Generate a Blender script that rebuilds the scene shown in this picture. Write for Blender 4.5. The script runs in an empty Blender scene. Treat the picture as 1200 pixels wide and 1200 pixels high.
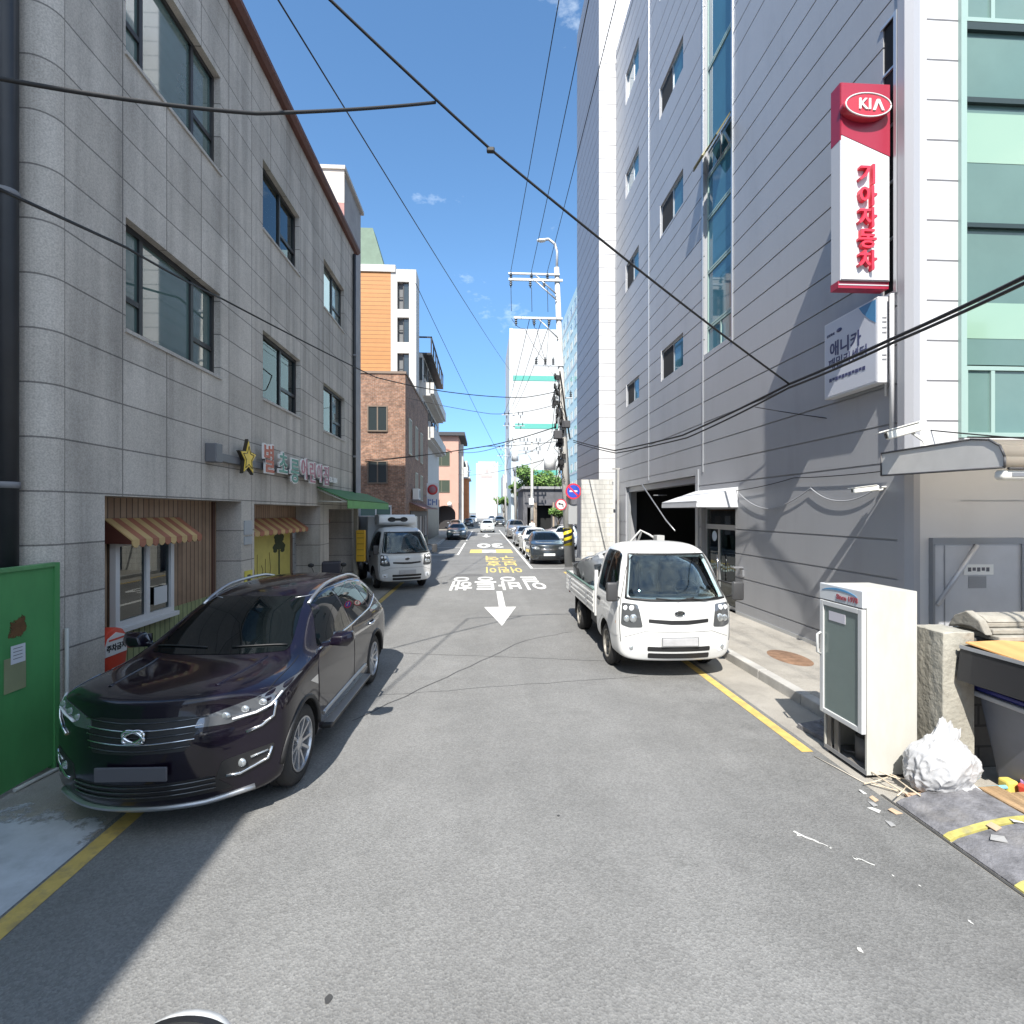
import bpy, bmesh, math, random
from mathutils import Vector, Matrix
from mathutils.bvhtree import BVHTree
R = math.radians
random.seed(7)
S = bpy.context.scene
COL = S.collection

# ------------------------------------------------------------------ camera, sky, sun, exposure
CAM_H = 2.45
cam_d = bpy.data.cameras.new("street_camera")
cam_d.sensor_fit = 'HORIZONTAL'
cam_d.angle = R(90)
cam_d.clip_start = 0.05
cam_d.clip_end = 3000
cam = bpy.data.objects.new("street_camera", cam_d)
COL.objects.link(cam)
cam.location = (0, 0, CAM_H)
cam.rotation_euler = (R(90), 0, R(-3.15))
S.camera = cam

SUN = Vector((0.205, 0.83, -1.0)).normalized()          # the way the light travels
SUN_EL = math.asin(-SUN.z)
W = bpy.data.worlds.new("World")
S.world = W
W.use_nodes = True
wn, wl = W.node_tree.nodes, W.node_tree.links
bg = wn["Background"]
sky = wn.new("ShaderNodeTexSky")
sky.sky_type = 'NISHITA'
sky.sun_disc = False
sky.sun_elevation = SUN_EL
# NISHITA: rotation 0 puts the sun on +Y, positive turns it towards +X
sky.sun_rotation = math.atan2(-SUN.x, -SUN.y)
sky.air_density = 1.0
sky.dust_density = 0.0
sky.ozone_density = 2.2
# a few thin wisps of cloud, laid out by direction
tc = wn.new("ShaderNodeTexCoord")
mp = wn.new("ShaderNodeMapping")
mp.inputs["Scale"].default_value = (5.0, 5.0, 11.0)
mp.inputs["Rotation"].default_value = (0.1, 0.25, 0.4)
nz = wn.new("ShaderNodeTexNoise")
nz.inputs["Scale"].default_value = 1.3
nz.inputs["Detail"].default_value = 9
nz.inputs["Roughness"].default_value = 0.62
rp = wn.new("ShaderNodeValToRGB")
rp.color_ramp.elements[0].position = 0.615
rp.color_ramp.elements[0].color = (0, 0, 0, 1)
rp.color_ramp.elements[1].position = 0.95
rp.color_ramp.elements[1].color = (0.85, 0.85, 0.85, 1)
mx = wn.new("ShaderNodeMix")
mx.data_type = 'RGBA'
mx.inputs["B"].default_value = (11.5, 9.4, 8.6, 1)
wl.new(tc.outputs["Generated"], mp.inputs["Vector"])
wl.new(mp.outputs["Vector"], nz.inputs["Vector"])
sepy = wn.new("ShaderNodeSeparateXYZ")               # broken white cloud added to the unseen sky behind the viewer, brightens shaded walls
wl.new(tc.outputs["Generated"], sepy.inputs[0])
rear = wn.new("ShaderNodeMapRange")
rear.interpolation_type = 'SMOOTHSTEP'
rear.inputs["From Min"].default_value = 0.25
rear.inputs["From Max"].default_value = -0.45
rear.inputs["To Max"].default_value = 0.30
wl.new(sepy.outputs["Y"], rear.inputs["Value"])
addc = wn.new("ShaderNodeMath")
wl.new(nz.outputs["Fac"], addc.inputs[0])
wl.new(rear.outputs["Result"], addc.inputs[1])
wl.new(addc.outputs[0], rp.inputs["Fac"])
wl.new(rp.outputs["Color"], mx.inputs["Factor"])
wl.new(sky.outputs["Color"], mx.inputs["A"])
tint = wn.new("ShaderNodeMix")                          # the clear deep blue of the day
tint.data_type = 'RGBA'
tint.blend_type = 'MULTIPLY'
tint.inputs["Factor"].default_value = 1.0
sepz = wn.new("ShaderNodeSeparateXYZ")
elr = wn.new("ShaderNodeMapRange")
elr.inputs["From Max"].default_value = 0.42
tcol = wn.new("ShaderNodeMix")
tcol.data_type = 'RGBA'
tcol.inputs["A"].default_value = (0.44, 0.66, 1.10, 1)
tcol.inputs["B"].default_value = (0.98, 1.28, 1.40, 1)
wl.new(tc.outputs["Generated"], sepz.inputs[0])
wl.new(sepz.outputs["Z"], elr.inputs["Value"])
wl.new(elr.outputs["Result"], tcol.inputs["Factor"])
wl.new(tcol.outputs["Result"], tint.inputs["B"])
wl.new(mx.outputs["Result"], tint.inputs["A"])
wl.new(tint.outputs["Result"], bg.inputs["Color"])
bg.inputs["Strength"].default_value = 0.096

sun_d = bpy.data.lights.new("sun", 'SUN')
sun_d.energy = 4.6
sun_d.angle = R(0.55)
sun_d.color = (1.0, 0.95, 0.87)
sun = bpy.data.objects.new("sun", sun_d)
COL.objects.link(sun)
sun.rotation_euler = SUN.to_track_quat('-Z', 'Y').to_euler()

vs = S.view_settings
vs.view_transform = 'Standard'
vs.look = 'None'
vs.exposure = 0.94
vs.gamma = 1.0
S.render.engine = 'CYCLES'
S.cycles.max_bounces = 8
S.cycles.transparent_max_bounces = 16

# ------------------------------------------------------------------ materials
MATS = {}
def nodes_of(m):
    return m.node_tree.nodes, m.node_tree.links

def mat(name, col=(0.5, 0.5, 0.5), rough=0.6, metal=0.0, var=0.0, scale=3.0, bump=0.0, bscale=40.0, spec=0.5, coat=0.0,
        emit=None, stretch=None, ior=None, fleck=0.0, fscale=150.0, alpha=1.0, dirt=0.0, dcol=None, dscale=1.2):
    """one procedural surface: base colour varied by noise, optional streaks, flecks and fine bump (all in metres)"""
    if name in MATS:
        return MATS[name]
    m = bpy.data.materials.new(name)
    m.use_nodes = True
    n, l = nodes_of(m)
    b = n["Principled BSDF"]
    b.inputs["Roughness"].default_value = rough
    b.inputs["Metallic"].default_value = metal
    b.inputs["Specular IOR Level"].default_value = spec
    b.inputs["Coat Weight"].default_value = coat
    b.inputs["Coat Roughness"].default_value = 0.03
    if ior:
        b.inputs["IOR"].default_value = ior
    if emit:
        b.inputs["Emission Color"].default_value = (*emit[:3], 1)
        b.inputs["Emission Strength"].default_value = emit[3]
    b.inputs["Alpha"].default_value = alpha
    g = n.new("ShaderNodeTexCoord")
    src = g.outputs["Object"]
    if stretch:
        mpn = n.new("ShaderNodeMapping")
        mpn.inputs["Scale"].default_value = stretch
        l.new(src, mpn.inputs["Vector"])
        vsrc = mpn.outputs["Vector"]
    else:
        vsrc = src
    cur = None
    def mixcol(fac_socket, a, bcol, btype='MIX'):
        x = n.new("ShaderNodeMix")
        x.data_type = 'RGBA'
        x.blend_type = btype
        l.new(fac_socket, x.inputs["Factor"])
        if isinstance(a, tuple):
            x.inputs["A"].default_value = (*a, 1)
        else:
            l.new(a, x.inputs["A"])
        if isinstance(bcol, tuple):
            x.inputs["B"].default_value = (*bcol, 1)
        else:
            l.new(bcol, x.inputs["B"])
        return x.outputs["Result"]
    cur = tuple(col[:3])
    if var > 0:
        t = n.new("ShaderNodeTexNoise")
        t.inputs["Scale"].default_value = scale
        t.inputs["Detail"].default_value = 6
        t.inputs["Roughness"].default_value = 0.6
        l.new(vsrc, t.inputs["Vector"])
        mr = n.new("ShaderNodeMapRange")
        mr.inputs["From Min"].default_value = 0.3
        mr.inputs["From Max"].default_value = 0.7
        l.new(t.outputs["Fac"], mr.inputs["Value"])
        lo = tuple(max(0, c * (1 - var)) for c in col[:3])
        hi = tuple(min(1, c * (1 + var)) for c in col[:3])
        cur = mixcol(mr.outputs["Result"], lo, hi)
    if dirt > 0:
        t = n.new("ShaderNodeTexNoise")
        t.inputs["Scale"].default_value = dscale
        t.inputs["Detail"].default_value = 8
        t.inputs["Roughness"].default_value = 0.7
        l.new(vsrc, t.inputs["Vector"])
        mr = n.new("ShaderNodeMapRange")
        mr.inputs["From Min"].default_value = 0.5
        mr.inputs["From Max"].default_value = 0.75
        mr.inputs["To Max"].default_value = dirt
        l.new(t.outputs["Fac"], mr.inputs["Value"])
        dc = dcol or tuple(c * 0.45 for c in col[:3])
        cur = mixcol(mr.outputs["Result"], cur, tuple(dc))
    if fleck > 0:
        t = n.new("ShaderNodeTexNoise")
        t.inputs["Scale"].default_value = fscale
        t.inputs["Detail"].default_value = 2
        l.new(src, t.inputs["Vector"])
        mr = n.new("ShaderNodeMapRange")
        mr.inputs["From Min"].default_value = 0.35
        mr.inputs["From Max"].default_value = 0.65
        mr.inputs["To Min"].default_value = 1 - fleck
        mr.inputs["To Max"].default_value = 1 + fleck
        l.new(t.outputs["Fac"], mr.inputs["Value"])
        x = n.new("ShaderNodeMix")
        x.data_type = 'RGBA'
        x.blend_type = 'MULTIPLY'
        x.inputs["Factor"].default_value = 1
        if isinstance(cur, tuple):
            x.inputs["A"].default_value = (*cur, 1)
        else:
            l.new(cur, x.inputs["A"])
        l.new(mr.outputs["Result"], x.inputs["B"])
        cur = x.outputs["Result"]
    if isinstance(cur, tuple):
        b.inputs["Base Color"].default_value = (*cur, 1)
    else:
        l.new(cur, b.inputs["Base Color"])
    if bump > 0:
        t = n.new("ShaderNodeTexNoise")
        t.inputs["Scale"].default_value = bscale
        t.inputs["Detail"].default_value = 4
        l.new(src, t.inputs["Vector"])
        bp = n.new("ShaderNodeBump")
        bp.inputs["Strength"].default_value = min(1, bump)
        bp.inputs["Distance"].default_value = 0.02
        l.new(t.outputs["Fac"], bp.inputs["Height"])
        l.new(bp.outputs["Normal"], b.inputs["Normal"])
    MATS[name] = m
    return m

def glass(name, tint=(0.25, 0.35, 0.35), through=0.6, ior=1.6, rough=0.01):
    """clear tinted pane: what is behind shows through, the rest reflects"""
    if name in MATS:
        return MATS[name]
    m = bpy.data.materials.new(name)
    m.use_nodes = True
    n, l = nodes_of(m)
    n.remove(n["Principled BSDF"])
    out = n["Material Output"]
    tr = n.new("ShaderNodeBsdfTransparent")
    tr.inputs["Color"].default_value = (*[c * through for c in tint], 1)
    gl = n.new("ShaderNodeBsdfGlossy")
    gl.inputs["Roughness"].default_value = rough
    gl.inputs["Color"].default_value = (0.95, 1, 1, 1)
    fr = n.new("ShaderNodeFresnel")
    fr.inputs["IOR"].default_value = ior
    mxs = n.new("ShaderNodeMixShader")
    l.new(fr.outputs["Fac"], mxs.inputs["Fac"])
    l.new(tr.outputs[0], mxs.inputs[1])
    l.new(gl.outputs[0], mxs.inputs[2])
    l.new(mxs.outputs[0], out.inputs["Surface"])
    MATS[name] = m
    return m

def brick_mat(name, c1, c2, mortar, bw, rh, ms=0.01, offset=0.5, rough=0.8, axis='x', bump=0.4, var=0.25, scale=2.0, fleck=0.0, fscale=120, dirt=0.0, z0=0.0, a0=0.0, streak=0.0):
    """brick, block or tile courses in metres on a wall whose normal is along axis"""
    if name in MATS:
        return MATS[name]
    m = bpy.data.materials.new(name)
    m.use_nodes = True
    n, l = nodes_of(m)
    b = n["Principled BSDF"]
    b.inputs["Roughness"].default_value = rough
    g = n.new("ShaderNodeNewGeometry")
    sp = n.new("ShaderNodeSeparateXYZ")
    cb = n.new("ShaderNodeCombineXYZ")
    l.new(g.outputs["Position"], sp.inputs[0])
    ax = n.new("ShaderNodeMath"); ax.operation = 'SUBTRACT'; ax.inputs[1].default_value = a0
    az = n.new("ShaderNodeMath"); az.operation = 'SUBTRACT'; az.inputs[1].default_value = z0
    if axis == 'both':
        sm = n.new("ShaderNodeMath"); sm.operation = 'ADD'
        l.new(sp.outputs["X"], sm.inputs[0]); l.new(sp.outputs["Y"], sm.inputs[1])
        l.new(sm.outputs[0], ax.inputs[0])
    else:
        l.new(sp.outputs["Y" if axis == 'x' else "X"], ax.inputs[0])
    l.new(sp.outputs["Z"] if axis != 'z' else sp.outputs["Y"], az.inputs[0])
    l.new(ax.outputs[0], cb.inputs[0])
    l.new(az.outputs[0], cb.inputs[1])
    t = n.new("ShaderNodeTexBrick")
    t.offset = offset
    t.inputs["Scale"].default_value = 1.0
    t.inputs["Brick Width"].default_value = bw
    t.inputs["Row Height"].default_value = rh
    t.inputs["Mortar Size"].default_value = ms
    t.inputs["Mortar Smooth"].default_value = 0.1
    t.inputs["Bias"].default_value = 0.0
    t.inputs["Color1"].default_value = (*c1, 1)
    t.inputs["Color2"].default_value = (*c2, 1)
    t.inputs["Mortar"].default_value = (*mortar, 1)
    l.new(cb.outputs[0], t.inputs["Vector"])
    ns = n.new("ShaderNodeTexNoise")
    ns.inputs["Scale"].default_value = scale
    ns.inputs["Detail"].default_value = 7
    ns.inputs["Roughness"].default_value = 0.65
    l.new(g.outputs["Position"], ns.inputs["Vector"])
    mr = n.new("ShaderNodeMapRange")
    mr.inputs["From Min"].default_value = 0.3
    mr.inputs["From Max"].default_value = 0.7
    mr.inputs["To Min"].default_value = 1 - var
    mr.inputs["To Max"].default_value = 1 + var
    l.new(ns.outputs["Fac"], mr.inputs["Value"])
    cur = t.outputs["Color"]
    def mul(a, bsock):
        x = n.new("ShaderNodeMix"); x.data_type = 'RGBA'; x.blend_type = 'MULTIPLY'
        x.inputs["Factor"].default_value = 1
        l.new(a, x.inputs["A"]); l.new(bsock, x.inputs["B"])
        return x.outputs["Result"]
    cur = mul(cur, mr.outputs["Result"])
    if fleck > 0:
        nf = n.new("ShaderNodeTexNoise"); nf.inputs["Scale"].default_value = fscale; nf.inputs["Detail"].default_value = 2
        l.new(g.outputs["Position"], nf.inputs["Vector"])
        mf = n.new("ShaderNodeMapRange")
        mf.inputs["From Min"].default_value = 0.35; mf.inputs["From Max"].default_value = 0.65
        mf.inputs["To Min"].default_value = 1 - fleck; mf.inputs["To Max"].default_value = 1 + fleck
        l.new(nf.outputs["Fac"], mf.inputs["Value"])
        cur = mul(cur, mf.outputs["Result"])
    if streak > 0:
        mp_ = n.new("ShaderNodeMapping"); mp_.inputs["Scale"].default_value = (2.2, 2.2, 0.12)
        l.new(g.outputs["Position"], mp_.inputs["Vector"])
        nf = n.new("ShaderNodeTexNoise"); nf.inputs["Scale"].default_value = 1.6; nf.inputs["Detail"].default_value = 6
        l.new(mp_.outputs[0], nf.inputs["Vector"])
        mf = n.new("ShaderNodeMapRange")
        mf.inputs["From Min"].default_value = 0.45; mf.inputs["From Max"].default_value = 0.75
        mf.inputs["To Min"].default_value = 1.0; mf.inputs["To Max"].default_value = 1 - streak
        l.new(nf.outputs["Fac"], mf.inputs["Value"])
        cur = mul(cur, mf.outputs["Result"])
    l.new(cur, b.inputs["Base Color"])
    bp = n.new("ShaderNodeBump")
    bp.invert = True
    bp.inputs["Strength"].default_value = bump
    bp.inputs["Distance"].default_value = 0.01
    l.new(t.outputs["Fac"], bp.inputs["Height"])
    l.new(bp.outputs["Normal"], b.inputs["Normal"])
    MATS[name] = m
    return m

# ------------------------------------------------------------------ objects
def tag(o, label=None, cat=None, group=None, kind=None):
    if label: o["label"] = label
    if cat: o["category"] = cat
    if group: o["group"] = group
    if kind: o["kind"] = kind
    return o

def thing(name, label, cat, loc=(0, 0, 0), rz=0.0, group=None):
    o = bpy.data.objects.new(name, None)
    o.empty_display_size = 0.2
    COL.objects.link(o)
    o.location = loc
    o.rotation_euler = (0, 0, rz)
    return tag(o, label, cat, group)

def link(name, me, mats=None, parent=None, world=False, label=None):
    """link a mesh as an object; world=True: the mesh is in world coordinates though its parent stands elsewhere"""
    if mats is not None:
        if len(me.materials): me.materials.clear()
        for m in (mats if isinstance(mats, (list, tuple)) else [mats]):
            me.materials.append(m)
    o = bpy.data.objects.new(name, me)
    COL.objects.link(o)
    if parent is not None:
        o.parent = parent
        if world and parent.parent is None:
            o.matrix_parent_inverse = (Matrix.Translation(parent.location) @ parent.rotation_euler.to_matrix().to_4x4()).inverted()
    if label:
        o["label"] = label
    return o

def dup(root, loc, rz=None, label=None, group=None, paint=None):
    """a copy of a thing with copies of its parts and their sub-parts"""
    r = root.copy(); COL.objects.link(r)
    r.location = loc
    if rz is not None: r.rotation_euler = (0, 0, rz)
    if label: r["label"] = label
    if group: r["group"] = group
    def rec(src, dst):
        for ch in list(src.children):
            c = ch.copy(); COL.objects.link(c); c.parent = dst
            if paint:
                for sl in c.material_slots:
                    if sl.material and sl.material.name in paint:
                        nm = paint[sl.material.name]
                        sl.link = 'OBJECT'
                        sl.material = nm
            rec(ch, c)
    rec(root, r)
    return r

class MB:
    """collects shapes for one mesh"""
    def __init__(self, M=None):
        self.bm = bmesh.new()
        self.M = M
        self.mi = 0
    def v(self, p):
        p = Vector(p)
        return self.bm.verts.new(self.M @ p if self.M else p)
    def face(self, pts):
        f = self.bm.faces.new([self.v(p) for p in pts])
        f.material_index = self.mi
        return f
    def box(self, x0, x1, y0, y1, z0, z1):
        if x0 > x1: x0, x1 = x1, x0
        if y0 > y1: y0, y1 = y1, y0
        if z0 > z1: z0, z1 = z1, z0
        c = [self.v((x, y, z)) for x in (x0, x1) for y in (y0, y1) for z in (z0, z1)]
        for q in ((0, 1, 3, 2), (4, 6, 7, 5), (0, 4, 5, 1), (2, 3, 7, 6), (0, 2, 6, 4), (1, 5, 7, 3)):
            f = self.bm.faces.new([c[i] for i in q])
            f.material_index = self.mi
        return self
    def hexa(self, lo, hi):
        """block between two quads of four points each"""
        a = [self.v(p) for p in lo]; b = [self.v(p) for p in hi]
        fs = [self.bm.faces.new(a[::-1]), self.bm.faces.new(b)]
        for i in range(4):
            fs.append(self.bm.faces.new((a[i], a[(i + 1) % 4], b[(i + 1) % 4], b[i])))
        for f in fs: f.material_index = self.mi
        return self
    def prism(self, poly, axis, a0, a1):
        """polygon extruded along x, y or z"""
        def P(u, w, a):
            return {'x': (a, u, w), 'y': (u, a, w), 'z': (u, w, a)}[axis]
        A = [self.v(P(u, w, a0)) for u, w in poly]
        B = [self.v(P(u, w, a1)) for u, w in poly]
        fs = [self.bm.faces.new(A[::-1]), self.bm.faces.new(B)]
        n = len(poly)
        for i in range(n):
            fs.append(self.bm.faces.new((A[i], A[(i + 1) % n], B[(i + 1) % n], B[i])))
        for f in fs: f.material_index = self.mi
        return self
    def cyl(self, p0, p1, r0, r1=None, n=16, cap=True):
        r1 = r0 if r1 is None else r1
        p0, p1 = Vector(p0), Vector(p1)
        d = (p1 - p0).normalized()
        u = d.orthogonal().normalized(); w = d.cross(u)
        A, B = [], []
        for i in range(n):
            a = 2 * math.pi * i / n
            q = u * math.cos(a) + w * math.sin(a)
            A.append(self.v(p0 + q * r0)); B.append(self.v(p1 + q * r1))
        for i in range(n):
            f = self.bm.faces.new((A[i], A[(i + 1) % n], B[(i + 1) % n], B[i])); f.material_index = self.mi; f.smooth = True
        if cap:
            f = self.bm.faces.new(A[::-1]); f.material_index = self.mi
            f = self.bm.faces.new(B); f.material_index = self.mi
        return self
    def tube(self, pts, r, n=8, taper=None):
        pts = [Vector(p) for p in pts]
        rings = []
        prev = None
        for i, p in enumerate(pts):
            d = (pts[min(i + 1, len(pts) - 1)] - pts[max(i - 1, 0)])
            d = d.normalized() if d.length > 1e-9 else Vector((0, 0, 1))
            if prev is None:
                u = d.orthogonal().normalized()
            else:
                u = prev - d * prev.dot(d)
                u = u.normalized() if u.length > 1e-6 else d.orthogonal().normalized()
            prev = u
            w = d.cross(u)
            rr = r if taper is None else r + (taper - r) * i / (len(pts) - 1)
            rings.append([self.v(p + (u * math.cos(2 * math.pi * k / n) + w * math.sin(2 * math.pi * k / n)) * rr) for k in range(n)])
        for A, B in zip(rings, rings[1:]):
            for k in range(n):
                f = self.bm.faces.new((A[k], A[(k + 1) % n], B[(k + 1) % n], B[k])); f.smooth = True; f.material_index = self.mi
        for f in (self.bm.faces.new(rings[0][::-1]), self.bm.faces.new(rings[-1])): f.material_index = self.mi
        return self
    def lathe(self, prof, c=(0, 0, 0), axis='z', n=32):
        """profile of (radius, height) pairs turned round an axis"""
        c = Vector(c)
        rings = []
        for r, h in prof:
            ring = []
            for k in range(n):
                a = 2 * math.pi * k / n
                q = (r * math.cos(a), r * math.sin(a))
                ring.append(self.v(c + Vector({'z': (q[0], q[1], h), 'x': (h, q[0], q[1]), 'y': (q[1], h, q[0])}[axis])))
            rings.append(ring)
        for A, B in zip(rings, rings[1:]):
            for k in range(n):
                f = self.bm.faces.new((A[k], A[(k + 1) % n], B[(k + 1) % n], B[k])); f.smooth = True; f.material_index = self.mi
        return self
    def ball(self, c, r, sc=(1, 1, 1), sub=2):
        M = Matrix.Translation(c) @ Matrix.Diagonal((*[s * r for s in sc], 1))
        if self.M: M = self.M @ M
        g = bmesh.ops.create_icosphere(self.bm, subdivisions=sub, radius=1, matrix=M)
        for v in g["verts"]:
            for f in v.link_faces: f.smooth = True; f.material_index = self.mi
        return self
    def text(self, s, size, M, depth=0.004, bold=0.02, align='CENTER', space=1.0):
        c = bpy.data.curves.new("txt", 'FONT')
        c.body = s; c.size = size; c.align_x = align; c.align_y = 'CENTER'
        c.extrude = depth / 2; c.offset = bold * size; c.resolution_u = 3
        c.space_character = space
        o = bpy.data.objects.new("txt", c); COL.objects.link(o)
        dg = bpy.context.evaluated_depsgraph_get()
        me = bpy.data.meshes.new_from_object(o.evaluated_get(dg))
        bpy.data.objects.remove(o)
        bpy.data.curves.remove(c)
        vs_ = [self.v(M @ Vector(v.co)) for v in me.vertices]
        for p in me.polygons:
            try:
                f = self.bm.faces.new([vs_[i] for i in p.vertices]); f.material_index = self.mi
            except ValueError:
                pass
        bpy.data.meshes.remove(me)
        return self
    def bevel(self, w=0.01, seg=2, ang=30):
        bmesh.ops.remove_doubles(self.bm, verts=self.bm.verts, dist=1e-5)
        es = [e for e in self.bm.edges if len(e.link_faces) == 2 and e.calc_face_angle(0) > R(ang)]
        bmesh.ops.bevel(self.bm, geom=es, offset=w, segments=seg, affect='EDGES', profile=0.5, clamp_overlap=True)
        return self
    def jitter(self, a):
        for v in self.bm.verts:
            v.co += Vector((random.uniform(-a, a), random.uniform(-a, a), random.uniform(-a, a)))
        return self
    def mesh(self, name, smooth=None, recalc=True):
        if recalc:
            bmesh.ops.recalc_face_normals(self.bm, faces=self.bm.faces)
        me = bpy.data.meshes.new(name)
        if smooth is not None:
            for f in self.bm.faces: f.smooth = True
            for e in self.bm.edges:
                if len(e.link_faces) == 2 and e.calc_face_angle(0) > R(smooth):
                    e.smooth = False
        self.bm.to_mesh(me); self.bm.free()
        return me
    def build(self, name, mats=None, parent=None, world=False, smooth=None, label=None, recalc=True):
        return link(name, self.mesh(name, smooth, recalc), mats, parent, world, label)

def frame_M(origin, xdir, ydir):
    x = Vector(xdir).normalized(); y = Vector(ydir).normalized(); z = x.cross(y)
    M = Matrix((x, y, z)).transposed().to_4x4()
    M.translation = Vector(origin)
    return M

# ------------------------------------------------------------------ walls with openings
def wall(mb, axis, plane, a0, a1, z0, z1, out, openings=(), grooves=(), gw=0.03, gd=0.02):
    """a facade face on the plane x=plane (axis 'x') or y=plane, its openings cut through with reveals, its grooves recessed.
    out: +1 / -1, the way it faces along the axis. openings: (a0, a1, z0, z1, depth)"""
    def P(a, z, d=0.0):
        q = plane - out * d
        return (q, a, z) if axis == 'x' else (a, q, z)
    As = sorted({a0, a1, *[o[0] for o in openings], *[o[1] for o in openings]})
    Zs = {z0, z1, *[o[2] for o in openings], *[o[3] for o in openings]}
    gl = []
    for g in grooves:
        if z0 < g - gw / 2 and g + gw / 2 < z1:
            if any(abs(g - z) < gw for z in Zs): continue
            gl.append((g - gw / 2, g + gw / 2))
    for a, b in gl: Zs |= {a, b}
    As = [a for a in As if a0 - 1e-6 <= a <= a1 + 1e-6]
    Zs = sorted(z for z in Zs if z0 - 1e-6 <= z <= z1 + 1e-6)
    def opening(a, z):
        return next((o for o in openings if o[0] < a < o[1] and o[2] < z < o[3]), None)
    def depth(i, j):
        if not (0 <= i < len(As) - 1 and 0 <= j < len(Zs) - 1): return None
        am, zm = (As[i] + As[i + 1]) / 2, (Zs[j] + Zs[j + 1]) / 2
        o = opening(am, zm)
        if o: return ('o', o[4])
        if any(g0 < zm < g1 for g0, g1 in gl): return ('g', gd)
        return ('w', 0.0)
    for i in range(len(As) - 1):
        for j in range(len(Zs) - 1):
            k, d = depth(i, j)
            if k != 'o':
                mb.face([P(As[i], Zs[j], d), P(As[i + 1], Zs[j], d), P(As[i + 1], Zs[j + 1], d), P(As[i], Zs[j + 1], d)])
            r = depth(i + 1, j)
            if r and abs(r[1] - d) > 1e-6:
                mb.face([P(As[i + 1], Zs[j], d), P(As[i + 1], Zs[j], r[1]), P(As[i + 1], Zs[j + 1], r[1]), P(As[i + 1], Zs[j + 1], d)])
            u = depth(i, j + 1)
            if u and abs(u[1] - d) > 1e-6:
                mb.face([P(As[i], Zs[j + 1], d), P(As[i + 1], Zs[j + 1], d), P(As[i + 1], Zs[j + 1], u[1]), P(As[i], Zs[j + 1], u[1])])
    return mb

def window(parent, axis, plane, a0, a1, z0, z1, out, frame_m, pane_m, splits=(0.5,), rails=(), fw=0.05, fd=0.07, behind=None, blind=None, name="window", world=True):
    """frame with mullions at the fractions given, one pane mesh as its sub-part, a blind or curtain sheet behind"""
    mb = MB()
    q0, q1 = plane, plane + out * fd
    def bx(m, aa, ab, za, zb, qa=q0, qb=q1):
        if axis == 'x': m.box(qa, qb, aa, ab, za, zb)
        else: m.box(aa, ab, qa, qb, za, zb)
    bx(mb, a0, a1, z0, z0 + fw); bx(mb, a0, a1, z1 - fw, z1)
    bx(mb, a0, a0 + fw, z0 + fw, z1 - fw); bx(mb, a1 - fw, a1, z0 + fw, z1 - fw)
    for s in splits:
        c = a0 + (a1 - a0) * s
        bx(mb, c - fw / 2, c + fw / 2, z0 + fw, z1 - fw, q0, q1 - out * 0.004)
    for (s0, s1, zf) in rails:
        c = z0 + (z1 - z0) * zf
        bx(mb, a0 + (a1 - a0) * s0 + fw * 0.5, a0 + (a1 - a0) * s1 - fw * 0.5, c - fw / 2, c + fw / 2, q0, q1 - out * 0.007)
    f = mb.build(name, frame_m, parent, world)
    p = MB()
    bx(p, a0 + fw * 0.5, a1 - fw * 0.5, z0 + fw * 0.5, z1 - fw * 0.5, plane + out * fd * 0.35, plane + out * fd * 0.5)
    p.build("pane", pane_m, f)
    if blind:
        bm_, b0, b1, zlo = blind
        w = MB()
        n = 14
        q = plane - out * 0.10
        for i in range(n):
            u0, u1 = b0 + (b1 - b0) * i / n, b0 + (b1 - b0) * (i + 1) / n
            w0, w1 = 0.02 * math.sin(i * 1.9), 0.02 * math.sin((i + 1) * 1.9)
            zl = z0 + (z1 - z0) * zlo
            A = lambda a, z, w_: (q + w_, a, z) if axis == 'x' else (a, q + w_, z)
            aa, ab = a0 + (a1 - a0) * u0, a0 + (a1 - a0) * u1
            w.face([A(aa, zl, w0), A(ab, zl, w1), A(ab, z1, w1), A(aa, z1, w0)])
        w.build("blind", bm_, f, recalc=False)
    return f
# ------------------------------------------------------------------ vehicles
PAINT = lambda name, c, metal=0.35, rough=0.28: mat(name, c, rough=rough, metal=metal, coat=1.0, spec=0.5)
m_tyre = mat("tyre_rubber", (0.018, 0.018, 0.019), 0.75, bump=0.15, bscale=60)
m_black = mat("black_plastic", (0.015, 0.015, 0.016), 0.5, bump=0.08, bscale=200)
m_liner = mat("wheel_arch_liner", (0.006, 0.006, 0.006), 0.9)
m_chrome = mat("chrome", (0.75, 0.76, 0.78), 0.12, metal=1.0)
m_alloy = mat("alloy", (0.52, 0.53, 0.55), 0.3, metal=0.9)
m_steel = mat("steel_rim", (0.22, 0.21, 0.19), 0.6, metal=0.3, var=0.4, scale=14)
m_carglass = mat("car_glass", (0.004, 0.006, 0.007), 0.015, spec=0.36, ior=1.45)
m_lamp = mat("lamp_glass", (0.55, 0.58, 0.6), 0.08, metal=0.7, coat=1.0)
m_lampdark = mat("lamp_dark", (0.03, 0.032, 0.036), 0.1, metal=0.3, coat=1.0)
m_white_lamp = mat("lamp_white", (0.85, 0.87, 0.9), 0.15, coat=1.0)
m_amber = mat("lamp_amber", (0.7, 0.25, 0.03), 0.15, coat=1.0)
m_plate = mat("plate_white", (0.72, 0.73, 0.72), 0.45)
m_plate_dim = mat("plate_grey", (0.085, 0.085, 0.10), 0.6)
m_silver_trim = mat("silver_trim", (0.45, 0.46, 0.48), 0.35, metal=0.8)

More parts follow.
